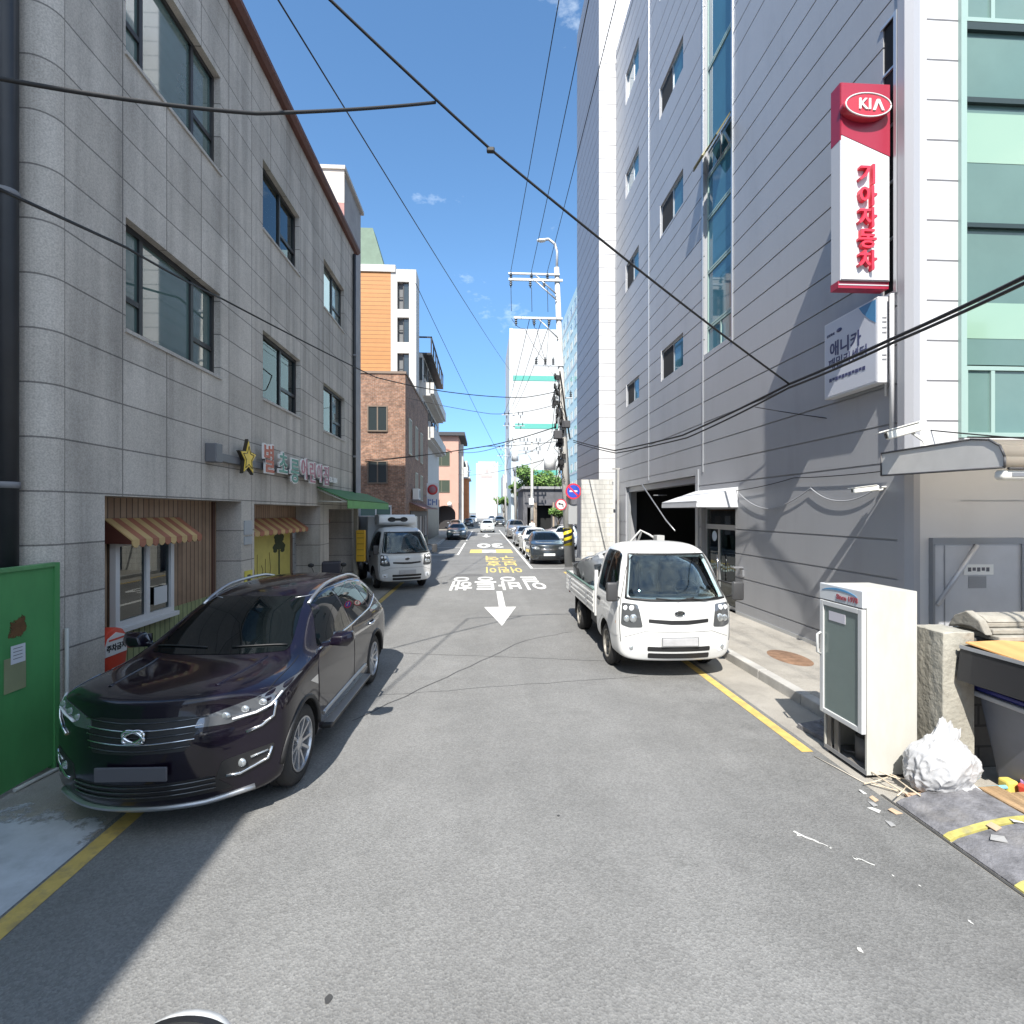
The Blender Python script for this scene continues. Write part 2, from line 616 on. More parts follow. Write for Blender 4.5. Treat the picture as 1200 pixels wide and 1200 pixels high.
def car_mesh(st, L, curv_f=0.30, curv_r=0.22, dyf=None, dyr=None, axles=(), cutters=(), sub=2, crown=0.05, crease=0.0):
    """smooth car body from a lattice of stations: (y, z bottom, half width bottom, half width middle, z shoulder, half width shoulder,
    z roof, half width roof); front at y=0, wheel arches cut out"""
    NB = 7
    dyf = dyf or [0.05, 0.0, 0.0, 0.02, 0.06, 0.08, 0.10]
    dyr = dyr or [0.04, 0.0, 0.0, 0.0, 0.02, 0.03, 0.05]
    fr = [-1, -0.55, 0, 0.55, 1]
    def row(k, b):
        y, zb, hwb, hwm, zs, hws, zt, hwt = st[k]
        c = crown * max(0.3, min(1, (zt - zs) / 0.5))
        return [(hwb, zb), (hwm * 0.985, zb + 0.13), (hwm, zb + (zs - zb) * 0.55), (hwm * 0.995, zs - 0.09), (hws, zs),
                (hws + (hwt - hws) * 0.50 + 0.012, zs + (zt - c - zs) * 0.55), (hwt, zt - c)][b]
    def pos(a, b, k):
        w, z = row(k, b)
        y = st[k][0]
        x = w * fr[a]
        if b == NB - 1:
            c = crown * max(0.3, min(1, (st[k][6] - st[k][4]) / 0.5))
            z += c * (1 - fr[a] ** 2)
        # plan curvature fades away from the ends
        tf = max(0, 1 - y / 0.9); tr = max(0, 1 - (L - y) / 0.8)
        e = (abs(x) / max(0.3, row(k, 2)[0])) ** 2.4
        y += curv_f * tf * e - curv_r * tr * e
        if k == 0: y += dyf[b]
        if k == len(st) - 1: y -= dyr[b]
        return (x, y, z)
    bm = bmesh.new()
    V = {}
    K = len(st)
    def vert(a, b, k):
        if (a, b, k) not in V:
            V[(a, b, k)] = bm.verts.new(pos(a, b, k))
        return V[(a, b, k)]
    for k in range(K - 1):
        for b in range(NB - 1):
            for a in (0, 4):
                bm.faces.new([vert(a, b, k), vert(a, b, k + 1), vert(a, b + 1, k + 1), vert(a, b + 1, k)])
        for a in range(4):
            for b in (0, NB - 1):
                bm.faces.new([vert(a, b, k), vert(a + 1, b, k), vert(a + 1, b, k + 1), vert(a, b, k + 1)])
    for k in (0, K - 1):
        for a in range(4):
            for b in range(NB - 1):
                bm.faces.new([vert(a, b, k), vert(a + 1, b, k), vert(a + 1, b + 1, k), vert(a, b + 1, k)])
    bmesh.ops.recalc_face_normals(bm, faces=bm.faces)
    if crease:                                          # shoulder line, and the rim of the bonnet
        cl = bm.edges.layers.float.new('crease_edge')
        for a in (0, 4):
            for k in range(K - 1):
                e = bm.edges.get((V[(a, 4, k)], V[(a, 4, k + 1)]))
                if e: e[cl] = crease
                e = bm.edges.get((V[(a, 1, k)], V[(a, 1, k + 1)]))
                if e: e[cl] = crease * .6
        for a in range(4):
            e = bm.edges.get((V[(a, NB - 1, 0)], V[(a + 1, NB - 1, 0)]))
            if e: e[cl] = crease
    me = bpy.data.meshes.new("car_body"); bm.to_mesh(me); bm.free()
    o = bpy.data.objects.new("car_body", me); COL.objects.link(o)
    s = o.modifiers.new("s", 'SUBSURF'); s.levels = s.render_levels = sub
    tmp = []
    for cm in cutters:
        co = link("cut", cm); tmp.append(co)
        bo = o.modifiers.new("b", 'BOOLEAN'); bo.object = co; bo.operation = 'DIFFERENCE'; bo.solver = 'EXACT'
    for (y, x_in, r) in axles:
        for sg in (-1, 1):
            c = MB(); c.cyl((sg * x_in, y, 0.36), (sg * 1.4, y, 0.36), r, n=40)
            co = c.build("cut"); tmp.append(co)
            bo = o.modifiers.new("b", 'BOOLEAN'); bo.object = co; bo.operation = 'DIFFERENCE'; bo.solver = 'EXACT'
    dg = bpy.context.evaluated_depsgraph_get()
    out = bpy.data.meshes.new_from_object(o.evaluated_get(dg))
    for t in tmp:
        bpy.data.objects.remove(t)
    bpy.data.objects.remove(o)
    for p in out.polygons:
        p.use_smooth = True
        cx = p.center
        for (y, x_in, r) in axles:
            rad = math.hypot(cx.y - y, cx.z - 0.36)
            if (abs(rad - r) < 0.012 and abs(p.normal.x) < 0.35 and abs(cx.x) > x_in - 0.01) or (rad < r and abs(abs(cx.x) - x_in) < 0.01):
                p.material_index = 1
                p.use_smooth = False
    return out

def bvh_of(me):
    return BVHTree.FromPolygons([v.co.copy() for v in me.vertices], [tuple(p.vertices) for p in me.polygons])

AX = {'front': (Vector((1, 0, 0)), Vector((0, 0, 1)), Vector((0, 1, 0))),
      'rear': (Vector((1, 0, 0)), Vector((0, 0, 1)), Vector((0, -1, 0))),
      'left': (Vector((0, 1, 0)), Vector((0, 0, 1)), Vector((1, 0, 0))),
      'right': (Vector((0, 1, 0)), Vector((0, 0, 1)), Vector((-1, 0, 0))),
      'top': (Vector((1, 0, 0)), Vector((0, 1, 0)), Vector((0, 0, -1)))}

def round_poly(poly, r=0.03, n=4):
    out = []
    N = len(poly)
    for i in range(N):
        p, a, b = Vector(poly[i]), Vector(poly[i - 1]), Vector(poly[(i + 1) % N])
        da, db = (a - p), (b - p)
        ra = min(r, da.length * 0.45, db.length * 0.45)
        s, e = p + da.normalized() * ra, p + db.normalized() * ra
        for k in range(n + 1):
            t = k / n
            out.append(tuple(s * (1 - t) ** 2 + p * 2 * t * (1 - t) + e * t * t))
    return out

def panel(bvh, poly, axis, m, parent, name, off=0.004, res=0.07, thick=0.012, rnd=0.03, label=None, smooth=50):
    """a curved panel: the polygon drawn in a flat view of the car, laid on its body"""
    u, w, d = AX[axis]
    if rnd: poly = round_poly(poly, rnd)
    bm = bmesh.new()
    vs_ = [bm.verts.new((p[0], p[1], 0)) for p in poly]
    bm.faces.new(vs_)
    for i in (0, 1):
        lo = min(p[i] for p in poly); hi = max(p[i] for p in poly)
        n = max(1, int((hi - lo) / res))
        for k in range(1, n):
            c = lo + (hi - lo) * k / n
            co = (c, 0, 0) if i == 0 else (0, c, 0)
            no = (1, 0, 0) if i == 0 else (0, 1, 0)
            bmesh.ops.bisect_plane(bm, geom=bm.verts[:] + bm.edges[:] + bm.faces[:], plane_co=co, plane_no=no, dist=1e-5)
    miss = []
    hits = {}
    for v in bm.verts:
        o = u * v.co.x + w * v.co.y - d * 6
        h = bvh.ray_cast(o, d)
        if h[0] is None:
            miss.append(v)
        else:
            hits[v] = (h[0], h[1])
    for v, (p, nrm) in hits.items():
        if nrm.dot(d) > 0: nrm = -nrm
        v.co = p + nrm * off
    if miss:
        bmesh.ops.delete(bm, geom=miss, context='VERTS')
    bmesh.ops.recalc_face_normals(bm, faces=bm.faces)
    fs = bm.faces[:]
    if fs and fs[0].normal.dot(d) > 0:
        bmesh.ops.reverse_faces(bm, faces=fs)
    if thick:
        bmesh.ops.solidify(bm, geom=bm.faces[:], thickness=thick)
    me = bpy.data.meshes.new(name)
    for f in bm.faces: f.smooth = True
    for e in bm.edges:
        if len(e.link_faces) == 2 and e.calc_face_angle(0) > R(smooth): e.smooth = False
    bm.to_mesh(me); bm.free()
    return link(name, me, m, parent, label=label)

def strip(bvh, pts, axis, m, parent, name, width=0.012, off=0.006, thick=0.008, rad=None):
    """a moulding or seam that follows a line drawn on the body"""
    u, w, d = AX[axis]
    P = []
    for a, b in zip(pts, pts[1:]):
        n = max(1, int((Vector(b) - Vector(a)).length / 0.06))
        for k in range(n):
            P.append(Vector(a).lerp(Vector(b), k / n))
    P.append(Vector(pts[-1]))
    line = []
    for p in P:
        h = bvh.ray_cast(u * p.x + w * p.y - d * 6, d)
        if h[0] is None: continue
        nrm = h[1] if h[1].dot(d) < 0 else -h[1]
        line.append(h[0] + nrm * off)
    if len(line) < 2: return None
    mb = MB(); mb.tube(line, width / 2, n=6)
    return mb.build(name, m, parent)

def mirror_poly(p):
    return [(-x, z) for x, z in p][::-1]

WHEELS = {}
def wheel_meshes(key, r, w, style, rim_m):
    if key in WHEELS: return WHEELS[key]
    t = MB()
    rr = r * 0.68
    t.lathe([(rr, -w / 2 + 0.01), (rr + 0.03, -w / 2), (r - 0.045, -w / 2), (r - 0.012, -w / 2 + 0.018), (r, -w / 2 + 0.045), (r, -0.012), (r - 0.012, -0.008), (r - 0.012, 0.008),
             (r, 0.012), (r, w / 2 - 0.045), (r - 0.012, w / 2 - 0.018), (r - 0.045, w / 2), (rr + 0.03, w / 2), (rr, w / 2 - 0.01), (rr, -w / 2 + 0.01)], axis='x', n=40)
    tm = t.mesh("tyre", smooth=40)
    b = MB()
    q = w / 2
    b.lathe([(rr, q - 0.012), (rr, q), (rr - 0.014, q), (rr - 0.02, q - 0.02)], axis='x', n=40)
    b.mi = 1
    b.lathe([(rr - 0.02, q - 0.02), (rr - 0.035, -q + 0.02)], axis='x', n=40)
    b.lathe([(rr - 0.03, q - 0.075), (0.001, q - 0.075)], axis='x', n=24)
    b.mi = 0
    if style == 'alloy':
        for k in range(5):
            for s in (-1, 1):
                a = 2 * math.pi * k / 5 + s * 0.21
                a2 = 2 * math.pi * k / 5 + s * 0.30
                dr = Vector((0, math.cos(a), math.sin(a))); d2 = Vector((0, math.cos(a2), math.sin(a2)))
                tn = Vector((0, -math.sin(a), math.cos(a)))
                p0 = dr * 0.045; p1 = d2 * (rr - 0.01)
                lo = [p0 + tn * 0.018 + Vector((q - 0.065, 0, 0)), p0 - tn * 0.018 + Vector((q - 0.065, 0, 0)), p1 - tn * 0.016 + Vector((q - 0.05, 0, 0)), p1 + tn * 0.016 + Vector((q - 0.05, 0, 0))]
                hi = [p0 + tn * 0.014 + Vector((q - 0.03, 0, 0)), p0 - tn * 0.014 + Vector((q - 0.03, 0, 0)), p1 - tn * 0.012 + Vector((q - 0.006, 0, 0)), p1 + tn * 0.012 + Vector((q - 0.006, 0, 0))]
                b.hexa(lo, hi)
        b.lathe([(0.07, q - 0.07), (0.065, q - 0.024), (0.03, q - 0.016), (0.0005, q - 0.014)], axis='x', n=20)
    else:
        b.lathe([(rr - 0.03, q - 0.035), (rr - 0.07, q - 0.05), (rr * 0.55, q - 0.02), (rr * 0.40, q - 0.02), (rr * 0.3, q - 0.06), (rr * 0.22, q - 0.05), (rr * 0.2, q - 0.01), (0.0005, q - 0.005)], axis='x', n=28)
        b.mi = 1
        for k in range(8):
            a = 2 * math.pi * k / 8
            c = Vector((0, math.cos(a), math.sin(a))) * rr * 0.66
            b.cyl(c + Vector((q - 0.06, 0, 0)), c + Vector((q - 0.026, 0, 0)), 0.018, n=8)
    bmesh_m = b.mesh("rim", smooth=40)
    WHEELS[key] = (tm, bmesh_m, [rim_m, m_liner])
    return WHEELS[key]

def add_wheel(root, x, y, r, w=0.22, key='suv', style='alloy', rim_m=None):
    tm, bm_, ms = wheel_meshes(key, r, w, style, rim_m or m_alloy)
    e = bpy.data.objects.new("wheel", None); COL.objects.link(e); e.parent = root; e.empty_display_size = 0.1
    e.location = (x, y, r)
    e.rotation_euler = (R(random.uniform(0, 70)), 0, 0 if x > 0 else math.pi)
    link("tyre", tm, m_tyre, e)
    link("rim", bm_, ms, e)
    return e

def wing_mirror(root, x, y, z, sg, m, sc=1.0):
    mb = MB()
    A = lambda f, k: [(x + sg * (0.03 + (a_ - .03) * k) * sc + sg * .02 * (1 - k), y + f, z + (b_) * k * sc) for a_, b_ in ((.03, -.06), (.20, -.075), (.26, -.01), (.24, .075), (.08, .07))]
    P0, P1, P2 = A(-.09 * sc, .62), A(-.02 * sc, 1.0), A(.065 * sc, .98)
    def loft(L0, L1):
        for i in range(5):
            j = (i + 1) % 5
            mb.face([L0[i], L0[j], L1[j], L1[i]])
    loft(P0, P1); loft(P1, P2); mb.face(P0[::-1]); mb.face(P2)
    mb.bevel(.018 * sc, 3)
    mb.hexa([(x - sg * 0.05, y - 0.03, z - 0.09), (x - sg * 0.05, y + 0.03, z - 0.09), (x - sg * 0.05, y + 0.03, z - 0.04), (x - sg * 0.05, y - 0.03, z - 0.04)],
            [(x + sg * 0.08, y - 0.02, z - 0.05), (x + sg * 0.08, y + 0.03, z - 0.05), (x + sg * 0.08, y + 0.03, z - 0.02), (x + sg * 0.08, y - 0.02, z - 0.02)])
    o = mb.build("wing_mirror", m, root, smooth=40)
    g = MB(); g.box(x + sg * 0.04 * sc, x + sg * 0.22 * sc, y + 0.066 * sc, y + 0.078 * sc, z - 0.05 * sc, z + 0.05 * sc)
    g.build("mirror_glass", m_chrome, o)
    return o

def side_mirror_set(poly, axis):
    return poly

# ---- the big dark SUV
def make_suv(loc, rz, label):
    root = thing("suv", label, "car", loc, rz)
    root.scale = (1, 1, 0.952)
    L = 4.67
    paint = mat("suv_paint", (0.0050, 0.0028, 0.0085), rough=0.35, metal=0.0, coat=0.9, spec=0.15)
    st = [(0.02, .26, .72, .85, .89, .80, 1.03, .60),
          (0.14, .20, .82, .925, .97, .87, 1.095, .67),
          (0.50, .18, .87, .945, 1.03, .88, 1.13, .68),
          (1.00, .19, .88, .925, 1.05, .875, 1.125, .68),
          (1.22, .19, .88, .92, 1.07, .88, 1.165, .70),
          (1.70, .19, .88, .92, 1.08, .885, 1.42, .655),
          (2.12, .19, .88, .92, 1.09, .885, 1.645, .62),
          (2.80, .19, .88, .92, 1.10, .885, 1.70, .62),
          (3.50, .19, .88, .935, 1.12, .88, 1.685, .61),
          (4.05, .21, .87, .94, 1.14, .865, 1.63, .59),
          (4.42, .25, .84, .93, 1.12, .83, 1.42, .58),
          (4.60, .32, .80, .90, 1.02, .80, 1.12, .64),
          (4.68, .40, .72, .84, .92, .76, 1.02, .62)]
    ax = (0.93, 3.635)
    me = car_mesh(st, L, 0.43, 0.26, axles=[(a, 0.62, 0.405) for a in ax], sub=3, crease=0.55)
    body = link("body", me, [paint, m_liner], root)
    B = bvh_of(me)
    # glass
    panel(B, [(-.66, 1.165), (-.50, 1.575), (.50, 1.575), (.66, 1.165), (.35, 1.155), (-.35, 1.155)], 'front', m_carglass, root, "windshield", rnd=0.05)
    panel(B, [(-.60, 1.16), (-.48, 1.52), (.48, 1.52), (.60, 1.16)], 'rear', m_carglass, root, "rear_window", rnd=0.05)
    for sd in ('left', 'right'):
        panel(B, [(1.50, 1.13), (2.02, 1.53), (2.55, 1.575), (2.55, 1.135)], sd, m_carglass, root, "side_window", rnd=0.03)
        panel(B, [(2.61, 1.135), (2.61, 1.575), (3.30, 1.56), (3.47, 1.16)], sd, m_carglass, root, "side_window", rnd=0.03)
        panel(B, [(3.53, 1.19), (3.36, 1.555), (3.80, 1.51), (4.08, 1.27)], sd, m_carglass, root, "side_window", rnd=0.03)
        strip(B, [(1.50, 1.105), (2.55, 1.115), (3.5, 1.15), (4.14, 1.262)], sd, m_chrome, root, "window_trim", 0.022, 0.004)
        strip(B, [(2.05, 1.56), (2.55, 1.60), (3.3, 1.585), (3.84, 1.535)], sd, m_silver_trim, root, "roof_trim", 0.012, 0.003)
        # doors: front and rear, each with its handle
        for (poly, hy) in (([(1.33, .42), (1.33, .95), (1.42, 1.075), (2.56, 1.095), (2.56, .36), (1.40, .36)], 2.38),
                           ([(2.585, .36), (2.585, 1.095), (3.46, 1.125), (3.60, .98), (3.42, .80), (3.28, .62), (3.22, .42), (3.15, .36)], 3.38)):
            d = panel(B, poly, sd, paint, root, "door", off=0.005, res=0.10, rnd=0.05)
            h = MB()
            sx = -1 if sd == 'left' else 1
            q = B.ray_cast(Vector((sx * 3, hy, 0.97)), Vector((-sx, 0, 0)))[0]
            h.tube([(q.x, hy - .11, .965), (q.x + sx * .038, hy - .08, .97), (q.x + sx * .038, hy + .08, .975), (q.x, hy + .11, .975)], 0.016, 8)
            h.build("handle", m_chrome, d)
        strip(B, [(1.45, .44), (3.1, .44)], sd, m_silver_trim, root, "door_moulding", 0.05, 0.003)
        # vent on the front wing
        panel(B, [(1.10, .90), (1.30, .80), (1.30, .90)], sd, m_chrome, root, "wing_vent", rnd=0.01)
    for sg in (-1, 1):
        # running board
        mb = MB()
        mb.box(sg * .88, sg * 1.00, 1.45, 3.1, .27, .315); mb.bevel(0.012)
        rb = mb.build("running_board", m_black, root)
        mb = MB(); mb.box(sg * .90, sg * 1.006, 1.5, 3.05, .3155, .322); mb.build("step_plate", m_silver_trim, rb)
        # roof rail
        mb = MB()
        pts = []
        for k in range(16):
            y = 1.98 + 2.05 * k / 15
            h = B.ray_cast(Vector((sg * .575, y, 4)), Vector((0, 0, -1)))[0]
            lift = 0.055 * min(1, 4 * min(k, 15 - k) / 15)
            pts.append((sg * .575, y, h.z + lift - 0.004))
        mb.tube(pts, 0.02, 8)
        mb.build("roof_rail", m_alloy, root)
        wing_mirror(root, sg * .90, 1.62, 1.18, sg, paint, 1.1)
        # arch cladding
        for a in ax:
            mb = MB()
            pr = []
            for k in range(21):
                t = math.pi * (0.02 + 0.96 * k / 20)
                pr.append((a - math.cos(t) * .425, .36 + math.sin(t) * .425))
            pts = []
            for (y, z) in pr:
                h = B.ray_cast(Vector((sg * 3, y, z)), Vector((-sg, 0, 0)))
                if h[0] and abs(h[0].x) > .6: pts.append((h[0].x - sg * 0.006, y, z))
            mb.tube(pts, 0.026, 6)
            mb.build("arch_trim", m_black, root)
    # front: grille, headlamps, lower intake
    panel(B, [(-.44, .92), (-.34, .69), (.34, .69), (.44, .92), (.30, .945), (-.30, .945)], 'front', m_black, root, "grille_back", off=0.003, rnd=0.02)
    g = bpy.data.objects.new("grille", None); COL.objects.link(g); g.parent = root; g.empty_display_size = 0.1
    for i, z in enumerate((.715, .762, .81, .858, .912)):
        w_ = .36 + .10 * (z - .69) / .23
        strip(B, [(-w_, z + .012), (-.12, z), (.12, z), (w_, z + .012)], 'front', m_chrome if i in (1, 3) else m_lampdark, g, "grille_bar", 0.011, 0.006)
    # two loops set at a tilt make the badge
    mb = MB()
    cz, cy = .83, B.ray_cast(Vector((0, -3, .83)), Vector((0, 1, 0)))[0].y - 0.03
    for tilt in (0.55, -0.55):
        ring = [(0.085 * math.cos(t) * math.cos(tilt) - 0.043 * math.sin(t) * math.sin(tilt), cy, cz + 0.085 * math.cos(t) * math.sin(tilt) * 0.75 + 0.043 * math.sin(t) * math.cos(tilt)) for t in [2 * math.pi * k / 20 for k in range(21)]]
        mb.tube(ring, 0.013, 6)
    mb.build("emblem", m_chrome, root)
    for sg in (-1, 1):
        f = lambda p: p if sg > 0 else mirror_poly(p)
        hl = panel(B, f([(.38, .85), (.40, .915), (.70, 1.0), (.885, 1.045), (.880, .97), (.80, .885), (.58, .84)]), 'front', mat("lamp_clear", (.16, .17, .185), .06, metal=.5, coat=1.0), root, "headlight", off=0.006, res=0.05, rnd=0.015)
        for (x, z) in ((.56, .905), (.67, .93), (.78, .962)):
            h = B.ray_cast(Vector((sg * x, -3, z)), Vector((0, 1, 0)))
            mb = MB(); mb.ball(h[0] + Vector((0, -.004, 0)), .034, (1.2, .5, .9), 2); mb.build("lens", m_lamp, hl)
        mb_pts = [(sg * .60, .868), (sg * .74, .885), (sg * .83, .925), (sg * .872, .995)]
        strip(B, mb_pts, 'front', m_white_lamp, hl, "daytime_light", 0.02, 0.012)
        strip(B, [(sg * .86, .95), (sg * .85, .83), (sg * .78, .77), (sg * .69, .745)], 'front', m_chrome, root, "light_trim", 0.024, 0.006)
        fb = panel(B, f([(.52, .42), (.56, .56), (.86, .60), (.84, .47), (.66, .40)]), 'front', m_black, root, "fog_lamp_bezel", off=0.004, rnd=0.02)
        strip(B, [(sg * .58, .435), (sg * .66, .425), (sg * .82, .485), (sg * .845, .575)], 'front', m_chrome, fb, "bezel_trim", 0.022, 0.008)
        strip(B, [(sg * .72, .535), (sg * .82, .555)], 'front', m_lamp, fb, "trim_bar", 0.016, 0.01)
        h = B.ray_cast(Vector((sg * .67, -3, .505)), Vector((0, 1, 0)))
        mb = MB(); mb.ball(h[0], .038, (1, .5, 1), 2); mb.build("fog_lamp", m_lamp, fb)
        panel(B, f([(.60, .86), (.62, 1.0), (.80, 1.02), (.79, .86)]), 'rear', mat("tail_red", (0.25, 0.01, 0.01), 0.1, coat=1), root, "tail_light", rnd=0.03)
    panel(B, [(-.62, .32), (-.50, .46), (.50, .46), (.62, .32)], 'front', m_black, root, "lower_intake", off=0.003, rnd=0.03)
    for z in (.36, .40, .44):
        strip(B, [(-.52, z), (.52, z)], 'front', m_lampdark, root, "intake_bar", 0.014, 0.008)
    strip(B, [(-.74, .275), (-.45, .245), (.45, .245), (.74, .275)], 'front', m_silver_trim, root, "skid_trim", 0.05, 0.004)
    mb = MB(); py = B.ray_cast(Vector((0, -3, .56)), Vector((0, 1, 0)))[0].y
    mb.box(-.26, .26, py - .03, py - .012, .50, .61); mb.bevel(0.006); mb.build("number_plate", m_plate_dim, root)
    panel(B, [(-.26, .66), (-.26, .78), (.26, .78), (.26, .66)], 'rear', m_plate, root, "number_plate", rnd=0.01)
    # bonnet seams
    for sg in (-1, 1):
        strip(B, [(sg * .80, .42), (sg * .79, .8), (sg * .77, 1.2)], 'top', m_liner, root, "bonnet_seam", 0.007, 0.0005)
        strip(B, [(sg * .42, .40), (sg * .50, 1.12)], 'top', paint, root, "bonnet_crease", 0.03, -0.004)
        strip(B, [(sg * .12, 1.24), (sg * .62, 1.30)], 'top', m_black, root, "wiper", 0.018, 0.016)
    for y in ax:
        for x in (-.795, .795):
            add_wheel(root, x, y, .36, .225, 'suv')
    return root

m_truckglass = glass("truck_windshield", (.78, .86, .90), .8, 1.5)
# ---- the small forward-control lorry
def make_truck_cab(root, tail=True):
    """cab, chassis and wheels of the lorry; front at y=0, facing -y"""
    white = mat("truck_white", (0.60, 0.605, 0.60), rough=0.4, coat=.6, dirt=.35, dcol=(.42, .41, .38), dscale=1.1, stretch=(1, 1, .6))
    st = [(0.02, .32, .66, .80, 1.02, .78, 1.10, .66),
          (0.10, .28, .76, .86, 1.10, .83, 1.22, .68),
          (0.26, .28, .80, .865, 1.14, .845, 1.44, .66),
          (0.52, .28, .82, .87, 1.16, .855, 1.82, .64),
          (0.72, .28, .82, .87, 1.17, .855, 1.955, .66),
          (1.10, .28, .82, .87, 1.18, .855, 1.99, .67),
          (1.55, .30, .82, .87, 1.18, .855, 1.975, .67),
          (1.70, .32, .82, .865, 1.18, .85, 1.94, .66),
          (1.74, .36, .80, .85, 1.16, .83, 1.90, .64)]
    kw = dict(dyf=[.05, 0, 0, .02, .03, .05, .08], axles=[(1.02, 0.55, 0.37)], sub=3, crown=0.06)
    solid = car_mesh(st, 1.74, 0.20, 0.03, **kw)
    wind = [(-.735, 1.185), (-.585, 1.80), (.585, 1.80), (.735, 1.185), (.4, 1.165), (-.4, 1.165)]
    side = [(0.40, 1.17), (0.70, 1.78), (0.86, 1.83), (1.46, 1.83), (1.50, 1.17)]
    # the cabin is hollowed out behind the glass, the window openings cut through
    c1 = MB(); c1.hexa([(-.72, .34, 1.0), (.72, .34, 1.0), (.72, 1.64, 1.0), (-.72, 1.64, 1.0)], [(-.54, .82, 1.85), (.54, .82, 1.85), (.54, 1.62, 1.87), (-.54, 1.62, 1.87)])
    ins = lambda P, k, c: [(c[0] + (x - c[0]) * k, c[1] + (z - c[1]) * k) for x, z in P]
    c2 = MB(); c2.prism(round_poly(ins(wind, .96, (0, 1.48)), .06), 'y', -.4, .86)
    c3 = MB(); c3.prism(round_poly(ins(side, .94, (1.1, 1.48)), .06), 'x', -1.2, 1.2)
    me = car_mesh(st, 1.74, 0.20, 0.03, cutters=[c1.mesh("c1"), c2.mesh("c2"), c3.mesh("c3")], **kw)
    body = link("cab", me, [white, m_liner], root)
    B = bvh_of(solid)
    m_in = mat("cab_interior", (.07, .075, .08), .8, var=.2)
    mb = MB(); mb.box(-.70, .70, .42, .72, .98, 1.17); mb.bevel(.04, 3); mb.build("dashboard", m_in, root, smooth=40)
    for x in (-.42, .42):
        mb = MB(); mb.box(x - .24, x + .24, 1.35, 1.52, 1.0, 1.62); mb.box(x - .14, x + .14, 1.37, 1.49, 1.63, 1.80); mb.bevel(.05, 3); mb.build("seat", mat("seat_cloth", (.10, .12, .15), .9, var=.2), root, smooth=40)
    mb = MB()
    ring = [(.40 + .19 * math.cos(t), .80 + .10 * math.sin(t), 1.24 + .13 * math.sin(t)) for t in [2 * math.pi * k / 24 for k in range(25)]]
    mb.tube(ring, .018, 8); mb.tube([(.40, .80, 1.24), (.40, .60, 1.10)], .03, 8); mb.tube([(.21, .80, 1.24), (.59, .80, 1.24)], .014, 6)
    mb.build("steering_wheel", m_black, root)
    mb = MB(); mb.box(-.10, .10, .62, .64, 1.66, 1.72); mb.build("rear_view_mirror", m_black, root)
    panel(B, wind, 'front', m_truckglass, root, "windshield", rnd=0.06)
    strip(B, wind[:4] + [wind[4], wind[5], wind[0]], 'front', m_black, root, "windshield_gasket", 0.035, 0.002)
    for sd in ('left', 'right'):
        d = panel(B, [(.30, .62), (.30, 1.05), (.40, 1.14), (1.53, 1.14), (1.53, .50), (1.40, .62), (1.20, .76), (.86, .76), (.62, .60)], sd, white, root, "door", off=0.005, rnd=0.03)
        sx = -1 if sd == 'left' else 1
        q = B.ray_cast(Vector((sx * 3, 1.38, 1.0)), Vector((-sx, 0, 0)))[0]
        h = MB(); h.box(q.x - .004, q.x + sx * .03, 1.30, 1.46, .98, 1.03); h.bevel(.008); h.build("handle", m_black, d)
        panel(B, side, sd, m_truckglass, root, "side_window", rnd=0.06)
        strip(B, [(1.02, 1.19), (1.00, 1.82)], sd, m_black, root, "window_divider", 0.02, 0.006)
        strip(B, [(.24, .55), (.27, 1.10), (.62, 1.84)], sd, m_liner, root, "door_seam", 0.01, 0.001)
    # long strip of grille under the badge
    panel(B, [(-.44, .85), (-.44, .90), (-.12, .885), (.12, .885), (.44, .90), (.44, .85), (.12, .825), (-.12, .825)], 'front', m_black, root, "grille", rnd=0.015)
    h = B.ray_cast(Vector((0, -3, .985)), Vector((0, 1, 0)))
    mb = MB(); mb.lathe([(0.001, -.014), (.07, -.014), (.075, -.004), (.075, .01)], (0, 0, 0), 'y', 28)
    for v in mb.bm.verts: v.co.z *= 0.52; v.co += Vector((0, h[0].y - .002, .985))
    em = mb.build("emblem", m_lampdark, root, smooth=40)
    mb = MB()
    ring = [(.074 * math.cos(t), h[0].y - .014, .985 + .038 * math.sin(t)) for t in [2 * math.pi * k / 28 for k in range(29)]]
    mb.tube(ring, .006, 6)
    mb.text("KIA", .062, frame_M((0, h[0].y - .017, .985), (1, 0, 0), (0, 0, 1)), .004, .03)
    mb.build("badge_letters", m_chrome, em)
    for sg in (-1, 1):
        f = lambda p: p if sg > 0 else mirror_poly(p)
        hl = panel(B, f([(.52, .78), (.575, 1.10), (.79, 1.12), (.81, .80), (.70, .765)]), 'front', mat("lamp_smoke", (.12, .125, .13), .08, metal=.4, coat=1.0), root, "headlight", off=0.006, rnd=0.03)
        for (x, z, r, mm) in ((.64, .90, .066, m_lamp), (.73, .89, .055, m_lamp), (.66, 1.045, .045, m_white_lamp), (.745, 1.045, .04, m_white_lamp)):
            hh = B.ray_cast(Vector((sg * x, -3, z)), Vector((0, 1, 0)))
            mb = MB(); mb.ball(hh[0] + Vector((0, -.002, 0)), r, (1, .35, 1), 2); mb.build("lens", mm, hl)
        fg = panel(B, f([(.60, .41), (.60, .54), (.75, .54), (.75, .43)]), 'front', m_white_lamp, root, "fog_lamp", rnd=0.03)
        hh = B.ray_cast(Vector((sg * .67, -3, .475)), Vector((0, 1, 0)))
        mb = MB(); mb.ball(hh[0], .04, (1, .4, 1), 2); mb.build("lens", m_lamp, fg)
        panel(B, [(.34, .80), (.34, .84), (.40, .84), (.40, .80)], 'right' if sg > 0 else 'left', m_amber, root, "side_repeater", rnd=0.01)
        # big mirror on an arm
        mb = MB()
        mb.tube([(sg * .80, .34, 1.17), (sg * .90, .24, 1.22), (sg * .94, .22, 1.30)], .014, 8)
